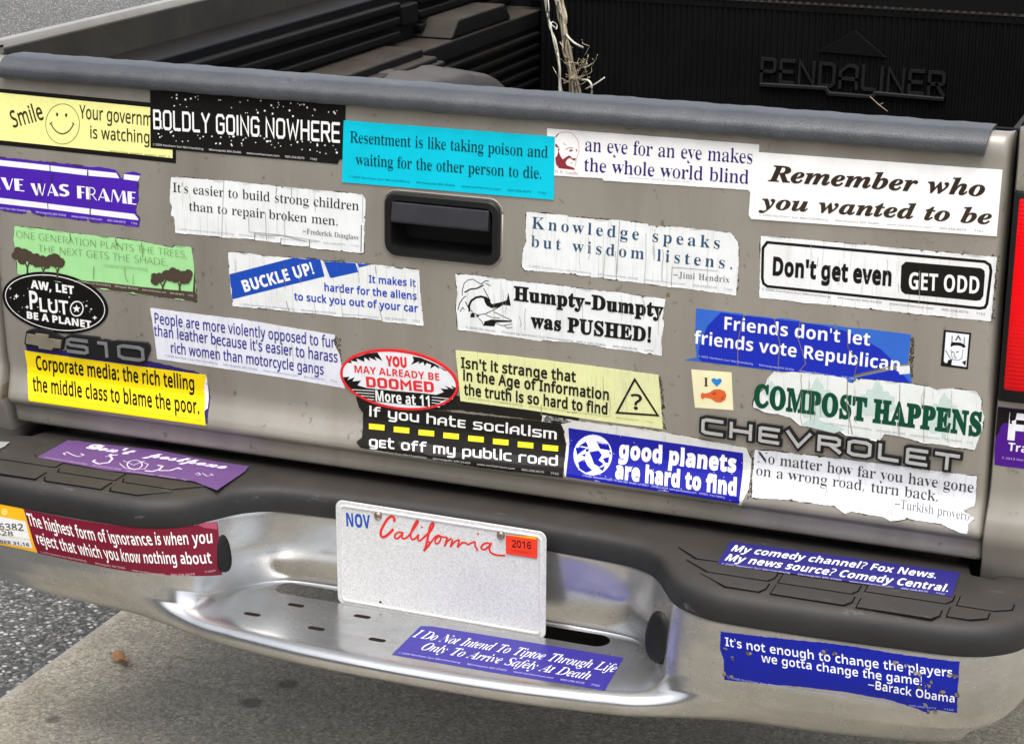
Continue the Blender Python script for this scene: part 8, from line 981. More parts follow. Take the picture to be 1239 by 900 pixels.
{'label':'scuffed purple sticker with scrollwork on the left end of the bumper step','on':'pad','outline':[[-6293,-166],[-5634,-110],[-4821,-48],[-3874,-142],[-3288,-146],[-3248,-331],[-3244,-607],[-3253,-1167],[-3729,-978],[-4439,-1002],[-5113,-1056],[-6301,-974]],'col':'#684a7c','items':[['T', "Don't", 'SC',[-5871,-362],[-5110,-377],185,'#d8cfe2',{'bold':0.035}],['T','postpone','SC',[-4889,-343],[-3556,-377],176,'#d8cfe2',{'bold':0.035}],['L',[[-5972,-739],[-6035,-699],[-6016,-624],[-5876,-700],[-5762,-736],[-5726,-638],[-5801,-602]],16,'#d8cfe2','scrollwork', False],['L',[[-5464,-754],[-5454,-832],[-5323,-884],[-5224,-779],[-5256,-628],[-5382,-497],[-5273,-452]],30,'#d8cfe2','scrollwork', False],['L',[[-5401,-588],[-5329,-509],[-5394,-452]],16,'#d8cfe2','scrollwork', False],['L',[[-4733,-675],[-4708,-728],[-4695,-780],[-4695,-825],[-4708,-859],[-4734,-879],[-4769,-884],[-4810,-872],[-4853,-845],[-4895,-805],[-4930,-756],[-4956,-703],[-4970,-651],[-4970,-606],[-4956,-571],[-4931,-550],[-4895,-546],[-4853,-558],[-4810,-586],[-4768,-626]],16,'#d8cfe2','scrollwork', True],['L',[[-5061,-752],[-4891,-885],[-4734,-901],[-4611,-810],[-4660,-628],[-4813,-569]],12,'#d8cfe2','scrollwork', False],['L',[[-5072,-634],[-4831,-739],[-4785,-516]],11,'#d8cfe2','scrollwork', False],['L',[[-4573,-875],[-4460,-868],[-4403,-765],[-4431,-615],[-4521,-612]],29,'#d8cfe2','scrollwork', False],['L',[[-4384,-797],[-4242,-739],[-4196,-616],[-4114,-630],[-4199,-585]],27,'#d8cfe2','scrollwork', False],['L',[[-3838,-732],[-3816,-668],[-3757,-722],[-3789,-768]],12,'#d8cfe2','scrollwork', False],['L',[[-3762,-661],[-3649,-734],[-3585,-668],[-3649,-631]],12,'#d8cfe2','scrollwork', False],['T', FINE, 'SA',[-6199,-977],[-3826,-1014],56,'#b89ac8',{'part':'fine_print'}]],'jag':0.3},
{'label':'indigo sticker with bold white italic lettering on the right bumper step','on':'pad','outline':[[3876,-287],[6842,-194],[6883,-1000],[6353,-997],[5317,-1014],[3918,-1080]],'col':'#2c2874','items':[['T','My comedy channel? Fox News.','SX',[3963,-605],[6594,-508],215,'#f1f1ee',{'slant':0.12}],['T','My news source? Comedy Central.','SX',[3974,-940],[6805,-873],226,'#f1f1ee',{'slant':0.12}],['T', FINE, 'SA',[3975,-1086],[6789,-984],50,'#b8b6dc',{'part':'fine_print'}]]},
{'label':'indigo sticker lying on the bright metal shelf in front of the licence plate','on':'shelf','outline':[[-226,-1049],[-74,-1002],[1330,-978],[2664,-965],[2732,-1941],[1250,-1993],[-232,-2000]],'col':'#352d86','items':[['T','I Do Not Intend To Tiptoe Through Life','SI',[-198,-1407],[2680,-1424],239,'#eeeef4',{'thick':-0.004}],['T','Only To Arrive Safely At Death','SI',[61,-1727],[2435,-1746],228,'#eeeef4',{'thick':-0.004}],['T', FINE, 'SA',[-161,-1944],[2632,-1878],45,'#b8b4e4',{'part':'fine_print'}]],'jag':0.15},
{'label':'orange and white permit sticker at the left edge of the bumper','on':'bumper','outline':[[-7099,5043],[-6017,5049],[-5987,5042],[-5759,4414],[-6127,4426],[-7153,4409]],'col':'#f3b41e','items':[['P',[[-7088,4847],[-5946,4856],[-5835,4472],[-7122,4439]],'#dfe0e2','paper'],['T','446382','SA',[-6629,4623],[-5976,4717],94,'#4a4a48',{'bold':0.02}],['T','00428','SA',[-6691,4546],[-6156,4607],64,'#55554f',{'bold':0.02}],['T','DECEMBER 31,16','SA',[-6771,4429],[-5889,4495],46,'#4a4a48',{'bold':0.03}],['L',[[-7105,4647],[-5905,4710]],8,'#d8b860','rule', False],['L',[[-7114,4543],[-5865,4601]],8,'#d8b860','rule', False],['P',[[-6245,4946],[-6253,4917],[-6275,4893],[-6304,4881],[-6333,4884],[-6354,4900],[-6361,4926],[-6353,4955],[-6331,4979],[-6302,4991],[-6273,4988],[-6252,4972]],'#f6cf6a','emblem']]},
{'label':"maroon sticker with condensed white lettering on the bumper's left end", 'on':'bumper','outline':[[-5964,5029],[-5122,5018],[-4453,5029],[-3874,5074],[-3496,5069],[-3253,5003],[-3207,4664],[-3188,4226],[-3472,4326],[-3870,4372],[-4482,4374],[-5151,4391],[-5760,4407]],'col':'#74142c','items':[['T','The highest form of ignorance','SX',[-5876,4813],[-3904,4809],182,'#f1f1ee',{'bold':-0.01,'curve':[[-5876,4813],[-5540,4788],[-4992,4760],[-4460,4762],[-3904,4797]],'up':[-58,173]}],['T','is when you','SX',[-3872,4803],[-3274,4722],177,'#f1f1ee',{'bold':-0.01,'curve':[[-3872,4800],[-3521,4786],[-3274,4724]],'up':[-21,176]}],['T','reject that which you','SX',[-5734,4561],[-4404,4513],177,'#f1f1ee',{'bold':-0.01,'curve':[[-5734,4561],[-5273,4525],[-4867,4509],[-4403,4519]],'up':[-52,170]}],['T','know nothing about','SX',[-4365,4517],[-3263,4447],172,'#f1f1ee',{'bold':-0.01,'curve':[[-4364,4520],[-3919,4531],[-3564,4513],[-3263,4445]],'up':[-26,170]}],['T','© 2010 Northern Sun Merchandising','SA',[-5701,4424],[-4945,4413],29,'#d8b8c0',{'part':'fine_print','up':[-6,29]}],['T','Minneapolis MN 55406','SA',[-4797,4406],[-4322,4404],29,'#d8b8c0',{'part':'fine_print','up':[-4,29]}],['T','www.northernsun.com      800-258-8579       7360','SA',[-4221,4393],[-3237,4312],28,'#d8b8c0',{'part':'fine_print','up':[-4,28]}],['P',[[-3446,5060],[-3255,5002],[-3245,4899],[-3363,4967]],'#a84a62','painted_gloss']]},  # lighter corner patch is a highlight put into the print colour
{'label':'chipped royal blue sticker on the right end of the bumper','on':'bumper','outline':[[4209,4920],[4415,4933],[5650,4995],[5923,4994],[6501,4974],[7141,4972],[7136,4806],[7149,4282],[6888,4304],[6777,4251],[6661,4295],[6352,4362],[5885,4384],[5332,4369],[4286,4277],[4271,4530],[4213,4691]],'col':'#081a92','items':[['T', "It's not enough to change the players,", 'SX',[4283,4748],[7101,4772],114,'#e6e8f0',{'bold':-0.012,'up':[-14,113]}],['T','we gotta change the game!','SX',[4752,4620],[6721,4623],110,'#e6e8f0',{'bold':-0.012,'up':[-11,110]}],['T','–Barack Obama','SX',[6084,4490],[7115,4431],117,'#e6e8f0',{'bold':-0.012,'up':[-4,117]}],['T', FINE, 'SA',[4332,4310],[7110,4313],24,'#a8b0e0',{'part':'fine_print','up':[-2,24]}],['P',[[6824,4600],[6813,4589],[6798,4593],[6794,4608],[6804,4618],[6819,4614]],'#56493a','bare_patch'],['P',[[6842,4654],[6821,4656],[6808,4680],[6817,4702],[6838,4699],[6850,4675]],'#6a6355','bare_patch'],['P',[[6769,4614],[6761,4614],[6755,4623],[6757,4631],[6765,4631],[6771,4623]],'#7d786c','bare_patch'],['P',[[6770,4605],[6765,4597],[6754,4596],[6749,4603],[6754,4610],[6764,4611]],'#6a6355','bare_patch'],['P',[[6798,4631],[6789,4628],[6779,4635],[6780,4646],[6790,4650],[6799,4642]],'#7d786c','bare_patch'],['P',[[6724,4570],[6701,4564],[6675,4583],[6672,4609],[6695,4615],[6721,4596]],'#56493a','bare_patch'],['P',[[6826,4619],[6812,4604],[6796,4610],[6794,4631],[6808,4645],[6824,4639]],'#7d786c','bare_patch'],['P',[[6745,4649],[6738,4648],[6734,4654],[6737,4661],[6744,4662],[6748,4656]],'#6a6355','bare_patch'],['P',[[6790,4624],[6782,4624],[6775,4633],[6776,4642],[6785,4642],[6791,4633]],'#56493a','bare_patch'],['P',[[6709,4754],[6693,4736],[6666,4738],[6654,4757],[6669,4774],[6696,4773]],'#56493a','bare_patch'],['P',[[6703,4754],[6688,4738],[6666,4743],[6659,4763],[6674,4779],[6696,4774]],'#6a6355','bare_patch'],['P',[[6677,4765],[6669,4766],[6664,4774],[6667,4782],[6675,4782],[6680,4774]],'#7d786c','bare_patch'],['P',[[6624,4756],[6605,4764],[6599,4788],[6613,4805],[6633,4798],[6638,4773]],'#6a6355','bare_patch'],['P',[[6665,4761],[6650,4746],[6631,4753],[6627,4773],[6642,4788],[6661,4781]],'#9a958a','bare_patch'],['P',[[6650,4751],[6634,4738],[6618,4747],[6619,4767],[6635,4780],[6650,4771]],'#9a958a','bare_patch'],['P',[[6694,4780],[6687,4774],[6676,4776],[6672,4783],[6679,4789],[6690,4787]],'#7d786c','bare_patch'],['P',[[6707,4734],[6683,4730],[6657,4753],[6655,4778],[6679,4782],[6705,4759]],'#7d786c','bare_patch'],['P',[[6521,4827],[6513,4819],[6501,4822],[6497,4833],[6505,4840],[6517,4837]],'#9a958a','bare_patch'],['P',[[6520,4831],[6511,4825],[6498,4829],[6495,4840],[6504,4846],[6517,4842]],'#6a6355','bare_patch'],['P',[[6514,4829],[6500,4831],[6492,4847],[6499,4861],[6513,4859],[6521,4843]],'#9a958a','bare_patch'],['P',[[6536,4842],[6526,4848],[6522,4865],[6528,4876],[6538,4870],[6542,4853]],'#7d786c','bare_patch'],['P',[[6559,4806],[6549,4804],[6542,4812],[6545,4823],[6555,4825],[6562,4817]],'#56493a','bare_patch'],['P',[[6949,4543],[6939,4543],[6933,4554],[6936,4564],[6947,4564],[6953,4554]],'#56493a','bare_patch'],['P',[[6982,4566],[6973,4566],[6965,4575],[6966,4585],[6974,4585],[6982,4575]],'#9a958a','bare_patch'],['P',[[6948,4549],[6938,4556],[6934,4575],[6940,4586],[6950,4579],[6954,4560]],'#6a6355','bare_patch'],['P',[[6982,4532],[6960,4541],[6945,4574],[6953,4600],[6975,4592],[6990,4558]],'#56493a','bare_patch'],['P',[[6990,4545],[6974,4550],[6964,4573],[6968,4591],[6984,4586],[6995,4563]],'#9a958a','bare_patch'],['P',[[7007,4561],[6988,4547],[6960,4555],[6950,4578],[6968,4592],[6997,4584]],'#7d786c','bare_patch'],['P',[[6994,4579],[6984,4575],[6973,4582],[6971,4594],[6981,4598],[6992,4591]],'#6a6355','bare_patch'],['P',[[7082,4785],[7067,4778],[7046,4788],[7039,4804],[7054,4811],[7076,4802]],'#6a6355','bare_patch'],['P',[[7108,4764],[7089,4763],[7077,4781],[7085,4800],[7104,4802],[7115,4784]],'#7d786c','bare_patch'],['P',[[7135,4777],[7121,4773],[7106,4786],[7106,4803],[7120,4806],[7135,4793]],'#6a6355','bare_patch'],['P',[[7115,4787],[7099,4772],[7075,4778],[7066,4799],[7081,4814],[7106,4808]],'#56493a','bare_patch'],['P',[[7027,4784],[7018,4773],[7004,4776],[7000,4790],[7009,4801],[7022,4798]],'#6a6355','bare_patch'],['P',[[7052,4771],[7045,4766],[7033,4770],[7029,4778],[7037,4783],[7048,4780]],'#56493a','bare_patch'],['P',[[7041,4814],[7037,4807],[7027,4806],[7023,4813],[7027,4820],[7036,4820]],'#9a958a','bare_patch'],['P',[[7058,4777],[7039,4763],[7009,4772],[6997,4793],[7017,4807],[7047,4799]],'#9a958a','bare_patch'],['P',[[7055,4793],[7045,4788],[7031,4795],[7028,4807],[7038,4812],[7052,4805]],'#6a6355','bare_patch'],['P',[[6806,4344],[6796,4337],[6785,4343],[6783,4355],[6792,4362],[6803,4357]],'#7d786c','bare_patch'],['P',[[6759,4377],[6754,4371],[6747,4373],[6745,4381],[6751,4388],[6758,4386]],'#7d786c','bare_patch'],['P',[[6785,4365],[6777,4352],[6763,4353],[6758,4368],[6767,4382],[6781,4380]],'#56493a','bare_patch'],['P',[[6766,4348],[6756,4348],[6753,4358],[6759,4367],[6769,4367],[6772,4357]],'#6a6355','bare_patch'],['P',[[6800,4342],[6792,4337],[6781,4342],[6778,4352],[6786,4357],[6797,4352]],'#7d786c','bare_patch'],['P',[[6804,4341],[6781,4335],[6757,4356],[6755,4384],[6778,4390],[6802,4369]],'#7d786c','bare_patch'],['P',[[6802,4227],[6792,4232],[6790,4249],[6797,4260],[6806,4255],[6809,4239]],'#9a958a','bare_patch'],['P',[[6899,4278],[6891,4280],[6887,4291],[6891,4300],[6899,4298],[6903,4287]],'#6a6355','bare_patch'],['P',[[6835,4255],[6824,4238],[6805,4236],[6795,4251],[6805,4267],[6825,4269]],'#56493a','bare_patch'],['P',[[6871,4278],[6864,4271],[6852,4273],[6847,4281],[6854,4288],[6866,4287]],'#9a958a','bare_patch'],['P',[[6885,4277],[6876,4270],[6866,4277],[6865,4289],[6875,4295],[6884,4289]],'#7d786c','bare_patch'],['P',[[6824,4278],[6814,4274],[6803,4283],[6803,4296],[6813,4300],[6824,4291]],'#9a958a','bare_patch'],['P',[[6926,4262],[6910,4240],[6881,4241],[6867,4263],[6883,4284],[6912,4284]],'#7d786c','bare_patch'],['P',[[4628,4707],[4615,4688],[4592,4688],[4582,4707],[4596,4726],[4619,4726]],'#7d786c','bare_patch'],['P',[[4583,4679],[4560,4682],[4546,4708],[4555,4732],[4578,4729],[4592,4703]],'#56493a','bare_patch'],['P',[[4600,4694],[4594,4687],[4584,4687],[4580,4694],[4586,4701],[4596,4701]],'#7d786c','bare_patch'],['P',[[4596,4675],[4579,4674],[4564,4691],[4565,4710],[4583,4710],[4598,4693]],'#56493a','bare_patch'],['P',[[4583,4691],[4573,4693],[4569,4705],[4576,4715],[4587,4713],[4590,4701]],'#56493a','bare_patch'],['P',[[4404,4581],[4396,4575],[4384,4578],[4381,4587],[4389,4593],[4400,4590]],'#7d786c','bare_patch'],['P',[[4387,4585],[4377,4584],[4372,4594],[4378,4604],[4389,4604],[4393,4595]],'#56493a','bare_patch'],['P',[[4405,4621],[4392,4607],[4367,4607],[4356,4620],[4370,4633],[4394,4634]],'#6a6355','bare_patch'],['P',[[4394,4578],[4378,4577],[4366,4593],[4370,4611],[4387,4611],[4399,4595]],'#56493a','bare_patch'],['P',[[5561,4914],[5555,4908],[5545,4908],[5541,4916],[5547,4922],[5557,4922]],'#6a6355','bare_patch'],['P',[[5542,4844],[5519,4839],[5495,4858],[5494,4883],[5517,4888],[5542,4869]],'#6a6355','bare_patch'],['P',[[5541,4861],[5528,4863],[5525,4876],[5535,4886],[5549,4884],[5551,4871]],'#56493a','bare_patch'],['P',[[5532,4884],[5523,4883],[5514,4892],[5513,4901],[5523,4903],[5532,4894]],'#6a6355','bare_patch'],['P',[[5524,4873],[5511,4875],[5507,4887],[5516,4898],[5529,4896],[5533,4884]],'#9a958a','bare_patch'],['P',[[5516,4886],[5504,4876],[5490,4880],[5486,4895],[5498,4905],[5512,4901]],'#7d786c','bare_patch'],['P',[[5685,4880],[5673,4867],[5651,4866],[5640,4878],[5652,4891],[5674,4892]],'#6a6355','bare_patch'],['P',[[5674,4872],[5663,4872],[5653,4884],[5654,4896],[5666,4897],[5676,4885]],'#9a958a','bare_patch'],['P',[[5647,4852],[5628,4863],[5626,4891],[5643,4908],[5661,4897],[5663,4869]],'#56493a','bare_patch'],['P',[[5639,4851],[5625,4850],[5617,4863],[5624,4877],[5638,4878],[5646,4865]],'#6a6355','bare_patch'],['P',[[4283,4712],[4274,4710],[4267,4716],[4268,4725],[4277,4728],[4284,4721]],'#6a6355','bare_patch'],['P',[[4310,4704],[4294,4697],[4278,4707],[4277,4724],[4293,4730],[4309,4720]],'#9a958a','bare_patch'],['P',[[4301,4706],[4293,4708],[4292,4715],[4299,4720],[4306,4719],[4307,4711]],'#56493a','bare_patch'],['P',[[4278,4711],[4268,4705],[4259,4709],[4260,4720],[4269,4727],[4278,4722]],'#7d786c','bare_patch'],['P',[[4302,4700],[4286,4698],[4276,4712],[4281,4728],[4296,4730],[4307,4716]],'#6a6355','bare_patch'],['P',[[4290,4328],[4273,4326],[4259,4342],[4262,4361],[4279,4363],[4293,4347]],'#6a6355','bare_patch'],['P',[[4405,4345],[4386,4328],[4361,4333],[4354,4356],[4373,4374],[4398,4368]],'#7d786c','bare_patch'],['P',[[4333,4330],[4322,4336],[4319,4354],[4326,4366],[4337,4361],[4340,4343]],'#6a6355','bare_patch'],['P',[[4300,4344],[4276,4349],[4263,4382],[4274,4409],[4298,4404],[4311,4371]],'#7d786c','bare_patch'],['P',[[7148,4510],[7126,4518],[7112,4553],[7119,4578],[7141,4570],[7156,4536]],'#6a6355','bare_patch'],['P',[[7172,4525],[7158,4508],[7136,4513],[7128,4535],[7142,4552],[7164,4547]],'#56493a','bare_patch'],['P',[[7134,4552],[7127,4545],[7119,4549],[7118,4560],[7125,4567],[7133,4563]],'#9a958a','bare_patch'],['P',[[7156,4528],[7149,4524],[7139,4529],[7136,4538],[7144,4543],[7153,4537]],'#7d786c','bare_patch'],['P',[[7142,4538],[7133,4537],[7123,4546],[7122,4556],[7131,4557],[7141,4548]],'#6a6355','bare_patch'],['P',[[7138,4532],[7133,4522],[7123,4521],[7118,4531],[7123,4541],[7133,4542]],'#7d786c','bare_patch'],['P',[[6406,4878],[6393,4862],[6374,4864],[6366,4883],[6379,4900],[6399,4898]],'#6a6355','bare_patch'],['P',[[6430,4876],[6418,4865],[6400,4867],[6393,4881],[6404,4892],[6423,4889]],'#9a958a','bare_patch'],['P',[[6394,4843],[6372,4842],[6355,4865],[6359,4889],[6381,4889],[6399,4866]],'#7d786c','bare_patch']],'jag':0.5},
{'label':'purple and black sticker on the pillar under the tail light','on':'side','outline':[[7086,7660],[7878,7668],[7945,6886],[7139,6895]],'col':'#4a0c86','items':[['P',[[7090,7653],[7878,7661],[7895,7464],[7274,7459],[7211,7461],[7170,7395],[7160,7309],[7119,7270]],'#191416','panel'],['T','F','SX',[7271,7259],[7467,7259],332,'#e8e8ee',{'bold':0.02}],['T','Tra','SX',[7288,7109],[7520,7103],107,'#e8e8ee',{}],['T','© 2013 Northern Sun','SA',[7226,6992],[7730,6991],26,'#cbb8e0',{'part':'fine_print'}]]},
{'label':'silver foil scrap on the left end of the bumper step','on':'pad','outline':[[-7270,-898],[-7228,-625],[-7048,-551],[-7001,-748],[-7037,-1112]],'col':'#9a9a98','items':[],'jag':0.4,'name':'foil_scrap'},
]
PLATE = {'outline':[[-1643,5418],[1463,5376],[1473,3835],[-1635,3828]],'NOV':['T','NOV','SX',[-1479,5040],[-1114,5056],191,'#1a4ea8',{'bold':0.012}],'SCRIPT':[[[[-760,5208],[-752,5254],[-792,5280],[-852,5239],[-913,5140],[-955,5046],[-958,4978],[-918,4958],[-849,5008],[-767,5101]],30],[[[-627,5061],[-686,5068],[-740,5022],[-749,4973],[-708,4969],[-654,5025],[-627,5061],[-643,5000],[-606,4984],[-546,5025]],22],[[[-546,5025],[-464,5147],[-402,5249],[-415,5273],[-464,5192],[-508,5068],[-498,4996],[-454,5002],[-389,5079]],21],[[[-389,5079],[-403,5010],[-377,4988],[-309,5051]],21],[[[-309,5051],[-220,5149],[-167,5252],[-183,5279],[-220,5218],[-253,5060],[-288,4908],[-307,4860],[-256,4921],[-224,4979],[-256,4993]],25],[[[-213,4981],[-149,5076],[-82,5112],[-61,5068],[-96,4999],[-138,4987],[-141,5045],[-79,5097],[-21,5095]],20],[[[-21,5095],[32,5093],[14,5035],[0,4977],[38,5046],[96,5097]],20],[[[112,5084],[96,5021],[85,4974],[144,5055],[207,5088],[197,5029],[191,4986],[250,5053],[308,5067]],20],[[[308,5067],[342,5046],[434,5097],[445,5041],[482,4973]],20],[[[670,5102],[607,5108],[545,5061],[534,5018],[582,5009],[644,5066],[675,5108],[650,5036],[676,4977],[763,4956],[880,4969]],22]],'DOTS':[[-343,5191],[486,5220]],'TAGY':[[890,5272],[1329,5315],[1337,5273],[891,5204]],'TAGR':[[890,5272],[1347,5274],[1346,5004],[900,5002]],'YEAR':['T','2016','SX',[985,5114],[1260,5127],103,'#3a1416',{'bold':-0.02}],'YSM':['T','1234567','SA',[970,5044],[1255,5052],36,'#b02018',{}],'BOLTS':[[-998,5262],[815,5250]],'HOLE':[-978,3976]}
BADGES = {'BOWTIE_B':[[-6966,7051],[-6893,7087],[-6742,7108],[-6501,7111],[-6493,7074],[-6316,7023],[-6362,6831],[-6544,6794],[-6797,6789],[-7023,6842]],'BOWTIE':[[-6946,7022],[-6809,7013],[-6794,7044],[-6569,7045],[-6588,6991],[-6354,6987],[-6389,6854],[-6520,6847],[-6538,6808],[-6761,6810],[-6768,6851],[-6988,6859]],'S10_B':[[-6296,7046],[-6207,7091],[-5733,7101],[-5691,7064],[-5634,7081],[-5501,7066],[-5433,7084],[-4921,7109],[-4885,7067],[-4886,6995],[-4979,6800],[-5025,6774],[-5483,6764],[-5639,6772],[-6092,6759],[-6293,6791]],'S10':['T','S10','TK',[-6251,6829],[-4996,6831],188,'#8e9090',{'stroke':0.24}],'CHEV':['T','CHEVROLET','TK',[3386,6850],[6695,6791],179,'#a9aaa8',{'stroke':0.12}],'PEND':['T','PENDALINER','TK',[-713,8302],[3251,8251],534,'#000',{'stroke':0.14}],'PENDLINE':[[-711,8248],[737,8268],[815,8158],[1740,8152],[1805,8236],[3254,8207]],'PENDTRI':[[517,9022],[1287,9523],[1986,8992]]}

# ------------------------------------------------------------------ lettering engine
OUTL = {}
for f_, d_ in GLYPHS.items():
    for ch_, rec in d_.items():
        cs_ = []
        for c in rec[1:]:
            x = y = 0; q = []
            for i in range(0, len(c), 2):
                x += c[i]; y += c[i + 1]; q.append((x / 250.0, y / 250.0))
            if len(q) > 2: cs_.append(q)
        OUTL[f_ + chr(ch_)] = (rec[0] / 250.0, cs_)
def tenth(o):
    """tenths of a millimetre -> millimetres, through nested lists"""
    if isinstance(o, list): return [tenth(x) for x in o]
    return o / 10.0 if isinstance(o, (int, float)) and not isinstance(o, bool) else o
def item_mm(it):
    if it[0] == 'T':
        kw = dict(it[7])
        if 'curve' in kw: kw['curve'] = tenth(kw['curve'])
        if 'up' in kw: kw['up'] = tenth(kw['up'])
        return ['T', it[1], it[2], tenth(it[3]), tenth(it[4]), it[5] / 10.0, it[6], kw]
    return tenth(it)
for sp_ in STICKERS:
    sp_['outline'] = tenth(sp_['outline']); sp_['items'] = [item_mm(i) for i in sp_['items']]
    if 'grime' in sp_: sp_['grime'] = tenth(sp_['grime'])
PLATE = {k: (item_mm(v) if v[0] == 'T' else tenth(v)) for k, v in PLATE.items()}
BADGES = {k: (item_mm(v) if v[0] == 'T' else tenth(v)) for k, v in BADGES.items()}

def area(c): return 0.5 * sum(c[i][0] * c[(i + 1) % len(c)][1] - c[(i + 1) % len(c)][0] * c[i][1] for i in range(len(c)))
def embolden(cs, ex, ey):
    if not cs or (ex == 0 and ey == 0): return cs
    big = max(cs, key=lambda c: abs(area(c))); sg = 1 if area(big) > 0 else -1
    out = []
    for c in cs:
        n = len(c); q = []
        for i in range(n):
            a, b, d = c[i - 1], c[i], c[(i + 1) % n]
            t1 = (b[0] - a[0], b[1] - a[1]); t2 = (d[0] - b[0], d[1] - b[1])
            l1 = math.hypot(*t1) or 1; l2 = math.hypot(*t2) or 1
            nx = sg * (t1[1] / l1 + t2[1] / l2); ny = -sg * (t1[0] / l1 + t2[0] / l2)
            L = math.hypot(nx, ny)
            if L < 0.2: q.append(b); continue
            nx /= L; ny /= L
            k = min(1.6, 2.0 / max(L, 0.9))
            q.append((b[0] + nx * ex * k, b[1] + ny * ey * k))
        out.append(q)
    return out
def subdivide(c, d):
    out = []
    for i in range(len(c)):
        a, b = c[i], c[(i + 1) % len(c)]; n = max(1, int(math.hypot(b[0] - a[0], b[1] - a[1]) / d + 0.5))
        out += [(a[0] + (b[0] - a[0]) * j / n, a[1] + (b[1] - a[1]) * j / n) for j in range(n)]
    return out
def inside(p, cs):
    r = False
    for c in cs:
        j = len(c) - 1
        for i in range(len(c)):
            (xi, yi), (xj, yj) = c[i], c[j]
            if (yi > p[1]) != (yj > p[1]) and p[0] < (xj - xi) * (p[1] - yi) / (yj - yi) + xi: r = not r
            j = i
    return r
def fill(cs, grid=0.0):
    """triangles of the area between closed contours; grid adds inner points so that the sheet can bend"""
    V = []; E = []
    for c in cs:
        if grid: c = subdivide(c, grid)
        k = len(V); n = len(c); V += [Vector(p) for p in c]; E += [(k + i, k + (i + 1) % n) for i in range(n)]
    if grid:
        x0 = min(v.x for v in V); x1 = max(v.x for v in V); y0 = min(v.y for v in V); y1 = max(v.y for v in V)
        nx = int((x1 - x0) / grid); ny = int((y1 - y0) / grid)
        for i in range(1, nx + 1):
            for j in range(1, ny + 1):
                p = (x0 + (i - 0.5 + 0.03 * ((i * 7 + j * 3) % 5)) * grid, y0 + (j - 0.5 + 0.03 * ((i * 3 + j * 5) % 4)) * grid)
                if inside(p, cs): V.append(Vector(p))
    r = delaunay_2d_cdt(V, E, [], 0, 1e-6)
    P = [(v.x, v.y) for v in r[0]]; F = []
    for f in r[2]:
        c = (sum(P[i][0] for i in f) / len(f), sum(P[i][1] for i in f) / len(f))
        if inside(c, cs): F.append(tuple(f))
    return P, F
def ribbon(pts, w, closed=False, cap=0.0):
    """outline strip of a polyline with mitred joints -> verts, faces"""
    pts = [p for i, p in enumerate(pts) if i == 0 or math.hypot(p[0] - pts[i - 1][0], p[1] - pts[i - 1][1]) > 1e-6]
    if closed and math.hypot(pts[0][0] - pts[-1][0], pts[0][1] - pts[-1][1]) < 1e-6: pts = pts[:-1]
    n = len(pts); V = []
    if cap and not closed and n > 1:
        for a, b in ((0, 1), (n - 1, n - 2)):
            dx, dy = pts[a][0] - pts[b][0], pts[a][1] - pts[b][1]; L = math.hypot(dx, dy); pts[a] = (pts[a][0] + dx / L * cap, pts[a][1] + dy / L * cap)
    for i in range(n):
        a = pts[i - 1] if (i or closed) else None; d = pts[(i + 1) % n] if (i < n - 1 or closed) else None; b = pts[i]
        def nn(p, q):
            L = math.hypot(q[0] - p[0], q[1] - p[1]) or 1; return (-(q[1] - p[1]) / L, (q[0] - p[0]) / L)
        if a is None: m = nn(b, d); k = 1
        elif d is None: m = nn(a, b); k = 1
        else:
            m1, m2 = nn(a, b), nn(b, d); sx, sy = m1[0] + m2[0], m1[1] + m2[1]; L = math.hypot(sx, sy)
            if L < 0.3: m = m1; k = 1
            else: m = (sx / L, sy / L); k = min(2.0, 2.0 / L)
        V += [(b[0] + m[0] * w / 2 * k, b[1] + m[1] * w / 2 * k), (b[0] - m[0] * w / 2 * k, b[1] - m[1] * w / 2 * k)]
    F = [(2 * i, 2 * i + 1, 2 * i + 3, 2 * i + 2) for i in range(n - 1)]
    if closed: F.append((2 * n - 2, 2 * n - 1, 1, 0))
    return V, F
